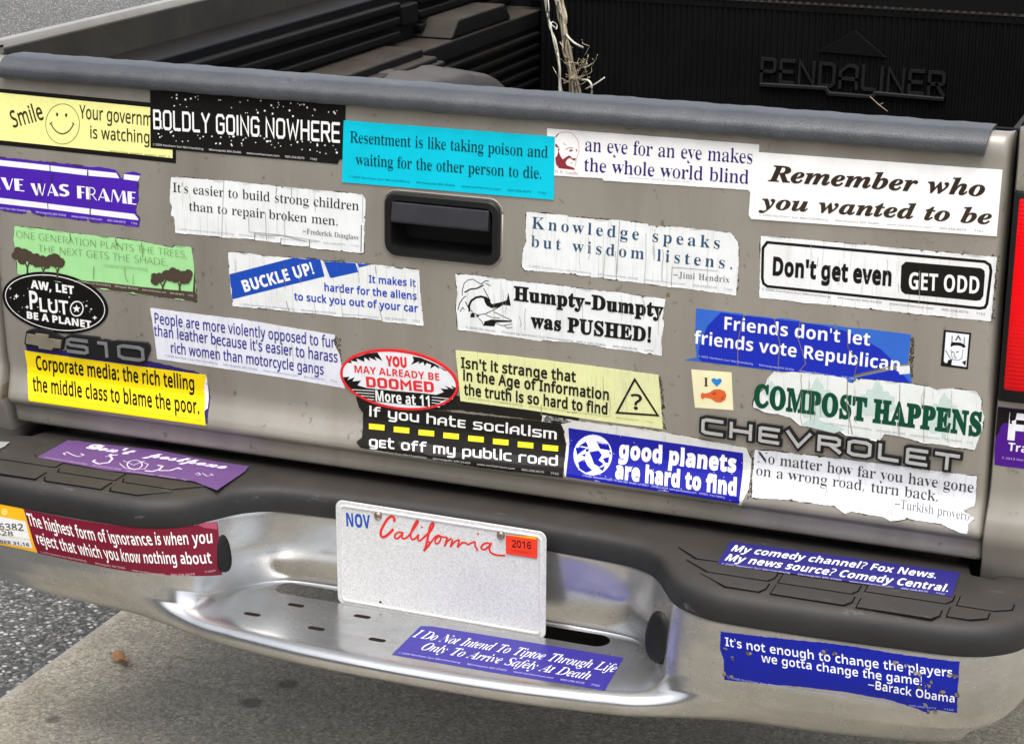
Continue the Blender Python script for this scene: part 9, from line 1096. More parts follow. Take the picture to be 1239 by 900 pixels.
# stroke alphabet: width, strokes (closed strokes end on their first point)
def _ob(x0, x1, y0, y1, c=0.13):
    return [(x0 + c, y0), (x1 - c, y0), (x1, y0 + c), (x1, y1 - c), (x1 - c, y1), (x0 + c, y1), (x0, y1 - c), (x0, y0 + c), (x0 + c, y0)]
TK = {
 'B': (.62, [[(0, 0), (.5, 0), (.62, .1), (.62, .42), (.52, .52), (.58, .62), (.58, .9), (.48, 1), (0, 1), (0, 0)], [(0, .52), (.5, .52)]]),
 'O': (.66, [_ob(0, .66, 0, 1)]), '0': (.8, [_ob(0, .8, 0, 1)]), 'L': (.55, [[(0, 1), (0, .08), (.08, 0), (.55, 0)]]),
 'D': (.64, [[(0, 0), (.5, 0), (.64, .14), (.64, .86), (.5, 1), (0, 1), (0, 0)]]), 'Y': (.64, [[(0, 1), (.32, .5), (.64, 1)], [(.32, .5), (.32, 0)]]),
 'G': (.64, [[(.64, .86), (.52, 1), (.12, 1), (0, .87), (0, .13), (.12, 0), (.52, 0), (.64, .13), (.64, .5), (.36, .5)]]),
 'I': (.02, [[(0, 0), (0, 1)]]), '1': (.24, [[(0, 1), (.24, 1), (.24, 0)]]), 'N': (.66, [[(0, 0), (0, 1), (.66, 0), (.66, 1)]]),
 'W': (.95, [[(0, 1), (.22, 0), (.475, .75), (.73, 0), (.95, 1)]]), 'H': (.64, [[(0, 0), (0, 1)], [(.64, 0), (.64, 1)], [(0, .5), (.64, .5)]]),
 'E': (.58, [[(.58, 0), (0.04, 0), (0, .04), (0, .96), (.04, 1), (.58, 1)], [(0, .5), (.52, .5)]]), 'R': (.64, [[(0, 0), (0, 1), (.54, 1), (.64, .9), (.64, .58), (.54, .48), (0, .48)], [(.34, .48), (.66, 0)]]),
 'C': (.62, [[(.62, 1), (.1, 1), (0, .9), (0, .1), (.1, 0), (.62, 0)]]), 'V': (.7, [[(0, 1), (.35, 0), (.7, 1)]]), 'T': (.66, [[(0, 1), (.66, 1)], [(.33, 1), (.33, 0)]]),
 'S': (.64, [[(.64, 1), (.1, 1), (0, .9), (0, .6), (.1, .52), (.54, .52), (.64, .42), (.64, .1), (.54, 0), (0, 0)]]),
 'P': (.6, [[(0, 0), (0, 1), (.5, 1), (.6, .9), (.6, .55), (.5, .45), (0, .45)]]), 'A': (.75, [[(0, 0), (0, .7), (.3, 1), (.6, 1), (.75, .88), (.75, 0)], [(0, .4), (.75, .4)]]),
 'M': (.8, [[(0, 0), (0, 1), (.4, .45), (.8, 1), (.8, 0)]]),
 'i': (.04, [[(.02, 0), (.02, 1)], [(.02, 1.27), (.02, 1.45)]]), 'f': (.55, [[(.15, 0), (.15, 1.25), (.3, 1.4), (.55, 1.4)], [(0, .93), (.5, .93)]]),
 'y': (.75, [[(0, 1), (0, .2), (.15, .05), (.75, .05)], [(.75, 1), (.75, -.25), (.6, -.4), (.1, -.4)]]), 'o': (.75, [_ob(0, .75, 0, 1, .16)]), 'u': (.75, [[(0, 1), (0, .16), (.16, 0), (.75, 0), (.75, 1)]]),
 'h': (.75, [[(0, 0), (0, 1.4)], [(0, 1), (.6, 1), (.75, .85), (.75, 0)]]), 't': (.55, [[(.1, 1.4), (.1, .15), (.25, 0), (.55, 0)], [(0, 1), (.5, 1)]]),
 's': (.72, [[(.7, 1), (.1, 1), (0, .9), (0, .6), (.1, .5), (.6, .5), (.72, .4), (.72, .1), (.62, 0), (0, 0)]]), 'c': (.65, [[(.65, 1), (.16, 1), (0, .85), (0, .15), (.16, 0), (.65, 0)]]),
 'l': (.3, [[(0, 1.4), (0, .15), (.15, 0), (.3, 0)]]), 'm': (1.1, [[(0, 0), (0, 1), (.95, 1), (1.1, .85), (1.1, 0)], [(.55, 1), (.55, 0)]]),
 'g': (.75, [_ob(0, .75, 0, 1, .16), [(.75, .9), (.75, -.25), (.6, -.4), (.05, -.4)]]), 'p': (.75, [[(0, -.4), (0, .9)], _ob(0, .75, 0, 1, .16)]), 'b': (.75, [[(0, .1), (0, 1.4)], _ob(0, .75, 0, 1, .16)]),
 'r': (.6, [[(0, 0), (0, .85), (.15, 1), (.6, 1)]]), 'd': (.75, [_ob(0, .75, 0, 1, .16), [(.75, .1), (.75, 1.4)]])}
BW = {'E': (.66, [[(0, 0), (.32, 0), (.32, 1), (0, 1)], [(.325, .92), (.62, .92), (.62, 1), (.325, 1)], [(.325, .48), (.54, .48), (.54, .56), (.325, .56)], [(.325, 0), (.66, 0), (.66, .08), (.325, .08)]]),
 'V': (.86, [[(0, 1), (.34, 1), (.56, .2), (.48, 0), (.40, 0)], [(.50, 0), (.57, 0), (.86, 1), (.79, 1)]]),
 'W': (1.26, [[(0, 1), (.34, 1), (.5, .2), (.44, 0), (.36, 0)], [(.45, 0), (.51, 0), (.66, .8), (.61, .8)], [(.60, 1), (.80, 1), (.92, .2), (.87, 0), (.80, 0)], [(.88, 0), (.94, 0), (1.26, 1), (1.19, 1)]]),
 'A': (.95, [[(0, 0), (.08, 0), (.45, .94), (.41, 1)], [(.415, 1), (.52, 1), (.95, 0), (.58, 0), (.455, .6)], [(.17, .26), (.50, .26), (.47, .33), (.2, .33)]]),
 'F': (.62, [[(0, 0), (.32, 0), (.32, 1), (0, 1)], [(.325, .92), (.62, .92), (.62, 1), (.325, 1)], [(.325, .46), (.54, .46), (.54, .54), (.325, .54)]]),
 'R': (.84, [[(0, 0), (.32, 0), (.32, 1), (0, 1)], [(.325, .93), (.5, .93), (.64, .82), (.66, .7), (.6, .55), (.48, .46), (.325, .44), (.325, .37), (.52, .39), (.68, .5), (.74, .68), (.72, .84), (.58, .98), (.5, 1), (.325, 1)], [(.48, .38), (.55, .38), (.84, 0), (.76, 0)]]),
 'M': (1.2, [[(0, 0), (.06, 0), (.16, .9), (.12, 1)], [(.125, 1), (.32, 1), (.62, .25), (.5, 0)], [(.53, .04), (.88, 1), (.94, 1), (.60, .12)], [(.9, 1), (1.08, 1), (1.2, 0), (.86, 0)]])}
OUTL['SA–'] = (0.42, [[(0.02, .17), (.40, .17), (.40, .225), (.02, .225)]])
CAPH = {'TK': 1.0, 'BW': 1.0}
for f_ in ('SA', 'SX', 'SB', 'SI', 'SC'):
    hs_c = sorted(max(q[1] for c in OUTL[f_ + ch][1] for q in c) for ch in 'EHITDFPRNM' if f_ + ch in OUTL)
    CAPH[f_] = hs_c[len(hs_c) // 2]
CAPH['SR'] = CAPH['SB']
_gc = {}
def glyph(font, ch, ex, ey, grid):
    key = (font, ch, ex, ey, grid)
    if key in _gc: return _gc[key]
    base = {'SR': 'SB'}.get(font, font); o = OUTL.get(base + ch)
    if o is None: o = OUTL.get('SA' + ch) or (0.3, [])
    adv, cs = o
    cs = embolden(cs, ex, ey)
    tri = fill(cs, grid) if cs else ([], [])
    xs = [v[0] for v in tri[0]] or [0.0, 0.0]
    _gc[key] = (adv, tri[0], tri[1], min(xs), max(xs)); return _gc[key]
def set_text(spec, fine):
    """flat lettering: list of (verts in mm, faces, colour)"""
    _, s, font, p0, p1, h, col, kw = spec
    jobs = []          # (glyph verts, faces, x offset, colour)
    x = 0.0; tr = kw.get('track', 0.0)
    if font == 'TK':
        sw = kw.get('stroke', .2); x0 = -sw / 2
        lower = any(c.islower() for c in s)
        gap = sw + (0.16 if lower else 0.15)
        for ch in s:
            if ch == ' ': x += 0.62 if lower else 0.42; continue
            wdt, strokes = TK[ch]
            for w_, c_ in [(sw, col)] + ([(kw['innerw'], kw['inner'])] if 'inner' in kw else []):
                for st_ in strokes:
                    closed = len(st_) > 2 and st_[0] == st_[-1]
                    V, F = ribbon(list(st_), w_, closed, 0 if closed else w_ * 0.5 if c_ == col else w_ * 0.2)
                    jobs.append((V, F, x, c_))
            x += wdt + gap
        x1 = x - gap + sw / 2
    elif font == 'BW':
        x0 = 0
        for ch in s:
            if ch == 'S':
                a, V, F, l, r_ = glyph('SX', 'S', .012, 0, 0.0); k = 1 / CAPH['SX']
                jobs.append(([((v[0] - l) * k * 1.15, v[1] * k) for v in V], F, x, col)); x += (r_ - l) * k * 1.15 + .09; continue
            wdt, polys = BW[ch]
            for p in polys:
                V, F = fill([p]); jobs.append((V, F, x, col))
            x += wdt + .07
        x1 = x - .07
    else:
        ex = ey = kw.get('bold', 0.0)
        if font == 'SR': ex, ey = -0.013 + kw.get('thick', 0.0), 0.0
        if font == 'SI' and 'thick' in kw: ex, ey = kw['thick'] - .012, 0.0
        if font == 'SX' and ex < 0: ey = 0.0
        first = True; x0 = 0.0; x1 = 0.0
        for ch in s:
            if ch == ' ': x += 0.20 + tr; continue
            a, V, F, l, r_ = glyph(font, ch, ex, ey, 0.14 if fine and kw.get('part') != 'fine_print' else 0.0)
            if first: x0 = x + l; first = False
            jobs.append((V, F, x, col)); x1 = x + r_; x += a + tr + (ex * 1.2 if ex > 0 else ex * 1.9)
    W = (x1 - x0) or 1.0; H = h / CAPH[font]; lift = 0.0
    if font == 'TK':
        lift = sw / 2; H = h / ((1.4 if any(c.islower() for c in s) else 1.0) + sw)
    sl = kw.get('slant', 0.0)
    cv = kw.get('curve')
    if cv:
        L = [0.0]
        for a, b in zip(cv, cv[1:]): L.append(L[-1] + math.hypot(b[0] - a[0], b[1] - a[1]))
    ux, uy = p1[0] - p0[0], p1[1] - p0[1]; ll = math.hypot(ux, uy); nx, ny = -uy / ll, ux / ll
    if 'up' in kw: nx, ny = kw['up'][0] / h, kw['up'][1] / h
    out = []
    for V, F, xo, c in jobs:
        Q = []
        for (gx, gy) in V:
            gy += lift
            t = (gx + xo - x0 + sl * gy) / W
            if cv:
                d = t * L[-1]; i = 0
                while i < len(L) - 2 and d > L[i + 1]: i += 1
                a, b = cv[i], cv[i + 1]; k = (d - L[i]) / (L[i + 1] - L[i]); dx, dy = (b[0] - a[0]) / (L[i + 1] - L[i]), (b[1] - a[1]) / (L[i + 1] - L[i])
                Q.append((a[0] + (b[0] - a[0]) * k + nx * gy * H, a[1] + (b[1] - a[1]) * k + ny * gy * H))
            else:
                Q.append((p0[0] + ux * t + nx * gy * H, p0[1] + uy * t + ny * gy * H))
        out.append((Q, F, c))
    return out

# ------------------------------------------------------------------ surfaces the stickers lie on
dg = bpy.context.evaluated_depsgraph_get(); dg.update()
BV_B = BVHTree.FromObject(bumper, dg); BV_S = BVHTree.FromObject(side_r, dg)
def place(on, u, v, d):
    """millimetres on a surface -> world point lifted d metres off it"""
    u /= 1000.0; v /= 1000.0
    if on == 'tailgate': return (u, tg_y(v) - d, v)
    if on == 'plate': return (u, -0.072 - d, v)
    if on == 'pad': return (u, v, 0.5466 + d)
    if on == 'bulk': return (u, 1.857 - d, v)
    if on == 'side':
        u = max(u, 0.7122)
        h = BV_S.ray_cast(Vector((u, -1, v)), Vector((0, 1, 0)))[0]; return (u, (h.y if h else 0.0) - d, v)
    if on == 'shelf':
        h = BV_B.ray_cast(Vector((u, v, 0.45)), Vector((0, 0, -1)))[0]; return (u, v, (h.z if h else 0.387) + d)
    h = BV_B.ray_cast(Vector((u, -1, v)), Vector((0, 1, 0)))[0]; return (u, (h.y if h else -0.15) - d, v)

_mats = {}
def ink(col):
    if ('i', col) not in _mats: _mats['i', col] = plain('print_' + col[1:], col, 0.6, spec=0.35 if sum(srgb(col)[:3]) > 0.4 else 0.12, var=0.06, scale=120)
    return _mats['i', col]
def vinyl(col, worn):
    k = ('v', col, worn)
    if k not in _mats:
        t = NT('vinyl_' + col[1:]); c = srgb(col)
        lo = tuple(x * 0.90 for x in c[:3]) + (1,)
        b = t.ramp(t.noise(22, 5, 0.65), [(0.3, lo), (0.62, c)])
        if worn:
            st_ = t.ramp(t.noise(70, 5, 0.7, stretch=(1, 1, 0.10)), [(0.56, 0.0), (0.72, 1.0)])
            b = t.mix(t.math('MULTIPLY', st_, 0.22), b, (0.30, 0.28, 0.24, 1))
            sp = t.ramp(t.noise(260, 3, 0.6), [(0.68, 0.0), (0.76, 1.0)])
            b = t.mix(t.math('MULTIPLY', sp, 0.35), b, (0.22, 0.19, 0.15, 1))
            cr = t.ramp(t.noise(330, 3, 0.6, stretch=(1, 1, 0.03)), [(0.60, 0.0), (0.66, 1.0)])
            b = t.mix(t.math('MULTIPLY', cr, 0.30), b, (0.30, 0.29, 0.27, 1))
            dirty = t.ramp(t.noise(9, 5, 0.7), [(0.45, 0.0), (0.75, 0.35)])
            b = t.mix(dirty, b, (0.55, 0.53, 0.48, 1))
            t.bump(t.noise(70, 4, 0.7, stretch=(1, 1, 0.15)), 0.35, 0.0014)
        else:
            sp = t.ramp(t.noise(140, 4, 0.7), [(0.66, 0.0), (0.78, 1.0)])
            b = t.mix(t.math('MULTIPLY', sp, 0.14), b, (0.25, 0.22, 0.18, 1))
            t.bump(t.noise(34, 3, 0.5), 0.16, 0.003)
        t.set(Base_Color=b, Roughness=0.62 if worn else 0.36, Specular_IOR_Level=0.15 if sum(c[:3]) < 0.1 else 0.3)
        _mats[k] = t.m
    return _mats[k]

class Sheet:
    def __init__(s): s.v = []; s.f = []; s.m = []; s.cols = []
    def add(s, on, V, F, d, col):
        if col not in s.cols: s.cols.append(col)
        k = len(s.v); s.v += [place(on, u, w, d) for u, w in V]; s.f += [tuple(i + k for i in f) for f in F]; s.m += [s.cols.index(col)] * len(F)
    def build(s, name, parent):
        o = mk(name, s.v, s.f, None, parent, False, [ink(c) for c in s.cols], s.m)
        return o

def jagged(poly, jag, notch, rng):
    c = subdivide(poly, 2.6 if jag else 8.0)
    if not jag: return c
    n = len(c); out = []; drift = 0.0
    cxm = sum(p[0] for p in c) / n; cym = sum(p[1] for p in c) / n
    bites = [(rng.randrange(n), rng.uniform(0.6, 1.6)) for _ in range(notch)]
    for i, p in enumerate(c):
        a, b = c[i - 1], c[(i + 1) % n]; L = math.hypot(b[0] - a[0], b[1] - a[1]) or 1
        nx, ny = (b[1] - a[1]) / L, -(b[0] - a[0]) / L
        if (p[0] + nx - cxm) ** 2 + (p[1] + ny - cym) ** 2 > (p[0] - cxm) ** 2 + (p[1] - cym) ** 2: nx, ny = -nx, -ny   # inward
        drift = 0.6 * drift + rng.gauss(0, 0.5)
        d = jag * (0.6 * drift + rng.gauss(0, 0.35))
        for k, dep in bites:
            if min(abs(i - k), n - abs(i - k)) == 0: d += dep * (1 + jag)
        d = max(-0.5, min(2.2, d))
        out.append((p[0] + nx * d, p[1] + ny * d))
    return out

truck_group = 'bumper stickers on the truck'
def make_sticker(sp, idx):
    rng = random.Random(100 + idx)
    on = sp['on']; base = 0.0004 + 0.00055 * sp.get('layer', 0)
    zmin = min(p[1] for p in sp['outline'])
    curved = on in ('bumper', 'side') or (on == 'tailgate' and zmin < 650)
    outline = sp['outline']
    if area(outline) < 0: outline = outline[::-1]
    outline = jagged(outline, sp.get('jag', 0.0), sp.get('notch', 0), rng)
    if sp.get('jag', 0) >= 0.3 and on == 'tailgate' and not curved: outline = subdivide(outline, 2.6)
    V, F = fill([outline], 3.2 if curved else 2.6 if sp.get('jag', 0) >= 0.3 and on == 'tailgate' else 0.0 if on != 'shelf' else 6.0)
    worn = sp.get('cracks', 0) > 0
    lift = {}
    if sp.get('jag', 0) >= 0.3 and on == 'tailgate':
        a1, a2, a3 = rng.uniform(0, 6), rng.uniform(0, 6), rng.uniform(0.25, 0.45)
        for i, q in enumerate(outline): lift[(round(q[0], 3), round(q[1], 3))] = 0.0009 * max(0.0, math.sin(i * a3 + a1) * math.sin(i * 0.071 + a2)) ** 1.5
    lf = lambda u, w: base + lift.get((round(u, 3), round(w, 3)), 0.0)
    P = [place(on, u, w, lf(u, w)) for u, w in V]; FM = [0] * len(F)
    # real thickness: a thin skirt down to the surface
    k = len(P); n = len(outline)
    ol = subdivide(outline, 3.2) if curved else outline
    n = len(ol)
    P += [place(on, u, w, lf(u, w)) for u, w in ol] + [place(on, u, w, 0.00002 if not lift else max(0.00002, lf(u, w) - 0.0004)) for u, w in ol]
    SK = [(k + i, k + n + i, k + n + (i + 1) % n, k + (i + 1) % n) for i in range(n)]
    mats = [vinyl(sp['col'], worn)]
    o = mk(sp.get('name', 'bumper_sticker'), P, list(F) + SK, None, None, False, mats, FM + [0] * n)
    tag(o, sp['label'], 'sticker' if sp.get('name') is None else 'scrap', truck_group if sp.get('name') is None else None)
    if sp.get('jag', 0) >= 0.3 and on == 'tailgate':
        under = []
        rim = subdivide(sp['outline'], 2.2); nr_ = len(rim)
        sg_ = 1 if area(rim) > 0 else -1; w_ = 0.0
        for i, b_ in enumerate(rim):
            a_, d_ = rim[i - 1], rim[(i + 1) % nr_]; L_ = math.hypot(d_[0] - a_[0], d_[1] - a_[1]) or 1
            w_ = 0.75 * w_ + rng.gauss(0, 0.55); e_ = max(-0.6, min(1.7, 0.25 + w_))
            under.append((b_[0] + sg_ * (d_[1] - a_[1]) / L_ * e_, b_[1] - sg_ * (d_[0] - a_[0]) / L_ * e_))
        sh = Sheet(); VV, FF = fill([under], 3.2 if curved else 0.0); sh.add(on, VV, FF, max(0.0001, base - 0.0002), '#463f34'); sh.build('glue_residue', o)
    parts = {}; d = base + 0.00018
    items = list(sp['items'])
    # age cracks: thin dark splits running down the sheet
    xs = [p[0] for p in sp['outline']]
    for _ in range(sp.get('cracks', 0)):
        for _try in range(20):
            x = rng.uniform(min(xs) + 8, max(xs) - 8); ys = [p[1] for p in sp['outline']]
            y = rng.uniform(min(ys), max(ys)); L = rng.uniform(10, 45)
            pts = [(x + rng.gauss(0, 0.6) + j * 0.2, y - L * j / 4) for j in range(5)]
            if all(inside(p, [sp['outline']]) for p in pts):
                items.append(['L', pts, rng.uniform(0.35, 0.7), rng.choice(['#8f8c86', '#77736b', '#a8a5a0']), 'crack', False]); break
    for it in items:
        d += 0.000014 if it[0] != 'T' else 0.00004
        if it[0] == 'T':
            name = it[7].get('part', 'lettering'); sh = parts.setdefault(name, Sheet())
            for q, (Q, FF, c) in enumerate(set_text(it, curved)):
                sh.add(on, Q, FF, d + (0.000003 * (q % 5) if it[2] == 'TK' else 0.0) + 0.00002 * (c != it[6]), c)
        elif it[0] == 'P':
            sh = parts.setdefault(it[3], Sheet()); VV, FF = fill([it[1]], 3.2 if curved else 0.0); sh.add(on, VV, FF, d, it[2])
        else:
            sh = parts.setdefault(it[4], Sheet()); pts = [tuple(p) for p in it[1]]
            if curved and not it[5]:
                q = []
                for a, b in zip(pts, pts[1:]):
                    m_ = max(1, int(math.hypot(b[0] - a[0], b[1] - a[1]) / 3)); q += [(a[0] + (b[0] - a[0]) * j / m_, a[1] + (b[1] - a[1]) * j / m_) for j in range(m_)]
                pts = q + [pts[-1]]
            VV, FF = ribbon(pts, it[2], it[5]); sh.add(on, VV, FF, d, it[3])
    for name, sh in parts.items(): sh.build(name, o)
    if 'grime' in sp:
        g_ = sp['grime']; sh = Sheet()
        for _ in range(90):
            a, b = rng.random(), rng.random()
            top = (g_[0][0] + (g_[1][0] - g_[0][0]) * a, g_[0][1] + (g_[1][1] - g_[0][1]) * a); bot = (g_[3][0] + (g_[2][0] - g_[3][0]) * a, g_[3][1] + (g_[2][1] - g_[3][1]) * a)
            c = (top[0] + (bot[0] - top[0]) * b, top[1] + (bot[1] - top[1]) * b); r_ = rng.uniform(0.4, 1.7)
            sh.add(on, [(c[0] + r_ * rng.uniform(.5, 1.2) * math.cos(w), c[1] + 1.3 * r_ * rng.uniform(.5, 1.2) * math.sin(w)) for w in (0, 1.05, 2.1, 3.1, 4.2, 5.2)], [(0, 1, 2, 3, 4, 5)], 0.00012 + 0.000003 * _, rng.choice(['#3b352c', '#4a4338', '#5c5345']))
        sh.build('glue_residue', o)
    return o
for i_, sp_ in enumerate(STICKERS): make_sticker(sp_, i_)

# ------------------------------------------------------------------ licence plate
def plate_mat():
    t = NT('plate_sheeting')
    n = t.noise(420, 4, 0.7); b = t.noise(16, 4, 0.6)
    c = t.ramp(n, [(0.32, (0.47, 0.47, 0.465, 1)), (0.6, (0.72, 0.72, 0.715, 1))])
    c = t.mix(t.ramp(b, [(0.35, 0.0), (0.7, 0.35)]), c, (0.55, 0.53, 0.52, 1))
    t.set(Base_Color=c, Roughness=0.45, Specular_IOR_Level=0.5); t.bump(n, 0.5, 0.0008)
    return t.m
po = [Vector(p) for p in PLATE['outline']]
tl, tr_, br_, bl_ = po
ux = ((tr_ - tl) + (br_ - bl_)) / 2; uy = ((tl - bl_) + (tr_ - br_)) / 2; Wp, Hp_ = ux.length, uy.length; ux.normalize(); uy.normalize()
pc = (tl + tr_ + br_ + bl_) / 4
def pp(x, y): q = pc + ux * x + uy * y; return (q.x, q.y)
def prr(inset, r): return [pp(x, y) for x, y in rrect(-Wp / 2 + inset, Wp / 2 - inset, -Hp_ / 2 + inset, Hp_ / 2 - inset, r, 6)]
rings = [(prr(0.0, 11), -0.0012), (prr(0.0, 11), 0.0), (prr(0.7, 10.5), 0.0006), (prr(5.5, 7.5), 0.0006), (prr(6.6, 7), 0.0018), (prr(8.4, 6), 0.0018), (prr(9.8, 5.5), 0.0002)]
V = []; F = []; nn = len(rings[0][0])
for pts, d in rings: V += [place('plate', u, w, d) for u, w in pts]
for k in range(len(rings) - 1):
    for i in range(nn):
        a, b = k * nn + i, k * nn + (i + 1) % nn; F.append((a, b, b + nn, a + nn))
F.append(tuple((len(rings) - 1) * nn + i for i in range(nn))); F.append(tuple(range(nn))[::-1])
M_PLATE = plate_mat()
lp = mk('license_plate', V, F, M_PLATE, truck, True); lp.modifiers.new('es', 'EDGE_SPLIT').split_angle = R(28)
sh = Sheet()
for it in (PLATE['NOV'],):
    for Q, FF, c in set_text(it, False): sh.add('plate', Q, FF, 0.0004, c)
def smooth(pts, k=5):
    out = []; n = len(pts)
    for i in range(n - 1):
        p0, p1, p2, p3 = pts[max(i - 1, 0)], pts[i], pts[i + 1], pts[min(i + 2, n - 1)]
        for j in range(k):
            t = j / k
            out.append(tuple(0.5 * (2 * p1[a] + (p2[a] - p0[a]) * t + (2 * p0[a] - 5 * p1[a] + 4 * p2[a] - p3[a]) * t * t + (3 * p1[a] - p0[a] - 3 * p2[a] + p3[a]) * t ** 3) for a in (0, 1)))
    return out + [tuple(pts[-1])]
for k, (pts, w) in enumerate(PLATE['SCRIPT']):
    VV, FF = ribbon(smooth(pts), w * 1.3)
    for j, f in enumerate(FF): sh.add('plate', [VV[i] for i in f], [(0, 1, 2, 3)], 0.0004 + 0.00012 * k / 10 + 0.000002 * j, '#d8302c')
for x, y in PLATE['DOTS']:
    sh.add('plate', [(x + 1.5 * math.cos(a * 0.8), y + 1.6 * math.sin(a * 0.8)) for a in range(8)], [tuple(range(8))], 0.0004, '#d8302c')
sh.build('lettering', lp)
sh = Sheet()
V_, F_ = fill([PLATE['TAGY']]); sh.add('plate', V_, F_, 0.0019, '#f0a51e')
V_, F_ = fill([PLATE['TAGR']]); sh.add('plate', V_, F_, 0.0021, '#e8391f')
for it in (PLATE['YEAR'], PLATE['YSM']):
    for Q, FF, c in set_text(it, False): sh.add('plate', Q, FF, 0.0023, c)
sh.build('year_tag', lp)
M_BOLT = plain('weathered_bolt', (0.30, 0.24, 0.19, 1), 0.4, 0.85, var=0.35, scale=200)
for x, y in PLATE['BOLTS']:
    b = MB(); V = []; F = []
    for k in range(6):
        ph = math.pi / 2 * k / 5
        for i in range(16):
            a = 2 * math.pi * i / 16; rr = 6.0 * max(0.02, math.cos(ph)); V.append(place('plate', x + rr * math.cos(a), y + rr * math.sin(a), 0.0003 + 0.0042 * math.sin(ph)))
    for k in range(5):
        for i in range(16): F.append((k * 16 + i, k * 16 + (i + 1) % 16, (k + 1) * 16 + (i + 1) % 16, (k + 1) * 16 + i))
    mk('bolt', V, F, M_BOLT, lp, True)
x, y = PLATE['HOLE']
sh = Sheet(); sh.add('plate', [(x + 2.2 * math.cos(a * 0.785), y + 1.7 * math.sin(a * 0.785)) for a in range(8)], [tuple(range(8))], 0.00045, '#1a1612'); sh.build('bolt_hole', lp)

# ------------------------------------------------------------------ raised badges on the tailgate
def solid(on, polys, d0, d1, name, mat, parent, bevel=0.0006):
    """raised prisms from flat (verts, faces) pieces"""
    V = []; F = []
    for VV, FF in polys:
        k = len(V); n = len(VV); V += [place(on, u, w, d1) for u, w in VV] + [place(on, u, w, d0) for u, w in VV]
        cnt = {}
        for f in FF:
            F.append(tuple(i + k for i in f))
            for i in range(len(f)):
                e = (f[i], f[(i + 1) % len(f)]); cnt[e] = cnt.get(e, 0) + 1
        for (a, b) in cnt:
            if (b, a) not in cnt: F.append((k + b, k + a, k + n + a, k + n + b))
    o = mk(name, V, F, mat, parent, False)
    if bevel:
        bm_ = o.modifiers.new('bevel', 'BEVEL'); bm_.width = bevel; bm_.segments = 2; bm_.limit_method = 'ANGLE'; bm_.angle_limit = R(50)
    return o
M_BADGE_BK = plain('badge_black', (0.010, 0.010, 0.011, 1), 0.5, spec=0.3)
M_BADGE_GR = plain('badge_grey', (0.26, 0.265, 0.265, 1), 0.4, 0.45, var=0.15)
M_CHROME_B = plain('badge_chrome', (0.50, 0.50, 0.49, 1), 0.4, 0.25, var=0.12)
M_GOLD = plain('badge_gold', (0.36, 0.32, 0.245, 1), 0.4, 0.6, var=0.2)
badge = solid('tailgate', [fill([BADGES['BOWTIE_B']])], 0.0, 0.0045, 'emblem', M_BADGE_BK, tailgate)
solid('tailgate', [fill([BADGES['BOWTIE']])], 0.0046, 0.0062, 'emblem_face', M_GOLD, tailgate)
solid('tailgate', [fill([BADGES['S10_B']])], 0.0, 0.0040, 'badge', M_BADGE_BK, tailgate, 0.001)
def strokes3d(it, extra, d0, d1, name, mat, wscale):
    it = list(it); kw = dict(it[7]); w0 = kw['stroke']; kw['stroke'] = w0; it[7] = kw
    _, s, font, p0, p1, h, col, kw = it
    ux_, uy_ = p1[0] - p0[0], p1[1] - p0[1]; ll = math.hypot(ux_, uy_); nx, ny = -uy_ / ll, ux_ / ll
    x = 0.0; gap = extra; lay = []
    for ch in s:
        wdt, st_ = TK[ch]; lay.append((x, st_)); x += wdt * kw.get('wide', 1.0) + gap
    W = x - gap; out = []; k_ = 0
    for xo, st_ in lay:
        for q in st_:
            pts = [(p0[0] + ux_ * (xo + a) / W + nx * b * h, p0[1] + uy_ * (xo + a) / W + ny * b * h) for a, b in q]
            closed = len(q) > 2 and q[0] == q[-1]
            out.append(ribbon(pts, w0 * h * wscale, closed, 0 if closed else w0 * h * wscale * 0.5))
    V = []; F = []
    for q, pc_ in enumerate(out):
        VV, FF = pc_; e = 0.00002 * (q % 5); n = len(VV); k = len(V)
        V += [place(it_on, u, w, d1 + e) for u, w in VV] + [place(it_on, u, w, d0) for u, w in VV]
        cnt = {}
        for f in FF:
            F.append(tuple(i + k for i in f[::-1]))
            for i in range(len(f)): cnt[(f[i], f[(i + 1) % len(f)])] = 1
        for (a, b) in cnt:
            if (b, a) not in cnt: F.append((k + a, k + b, k + n + b, k + n + a))
    return mk(name, V, F, mat, tailgate)
it_on = 'tailgate'
strokes3d(BADGES['S10'], 0.42, 0.0041, 0.0062, 'badge_letters', M_BADGE_GR, 1.0)
strokes3d(BADGES['CHEV'], 0.32, 0.0, 0.0042, 'maker_letters', M_BADGE_BK, 5.0)
strokes3d(BADGES['CHEV'], 0.32, 0.0042, 0.0058, 'maker_letter_faces', M_CHROME_B, 1.9)
# moulded name on the bed's front panel
it_on = 'bulk'
M_EMB = rubber_mat('moulded_plastic', 0.011, 0.4, 0.4, 250, bumps=0.1)
def bulk_text(it, d0, d1, name):
    _, s, font, p0, p1, h, col, kw = it
    V = []; F = []
    for Q, FF, c in set_text(it, False):
        k = len(V); n = len(Q); V += [place('bulk', u, w, d1) for u, w in Q] + [place('bulk', u, w, d0) for u, w in Q]; cnt = {}
        for f in FF:
            F.append(tuple(i + k for i in f[::-1]))
            for i in range(len(f)): cnt[(f[i], f[(i + 1) % len(f)])] = 1
        for (a, b) in cnt:
            if (b, a) not in cnt: F.append((k + a, k + b, k + n + b, k + n + a))
    o = mk(name, V, F, M_EMB, bl); bv_ = o.modifiers.new('bevel', 'BEVEL'); bv_.width = 0.002; bv_.segments = 2; bv_.limit_method = 'ANGLE'; bv_.angle_limit = R(60)
    return o
bulk_text(BADGES['PEND'], 0.0, 0.008, 'moulded_letters')
pl_ = BADGES['PENDLINE']
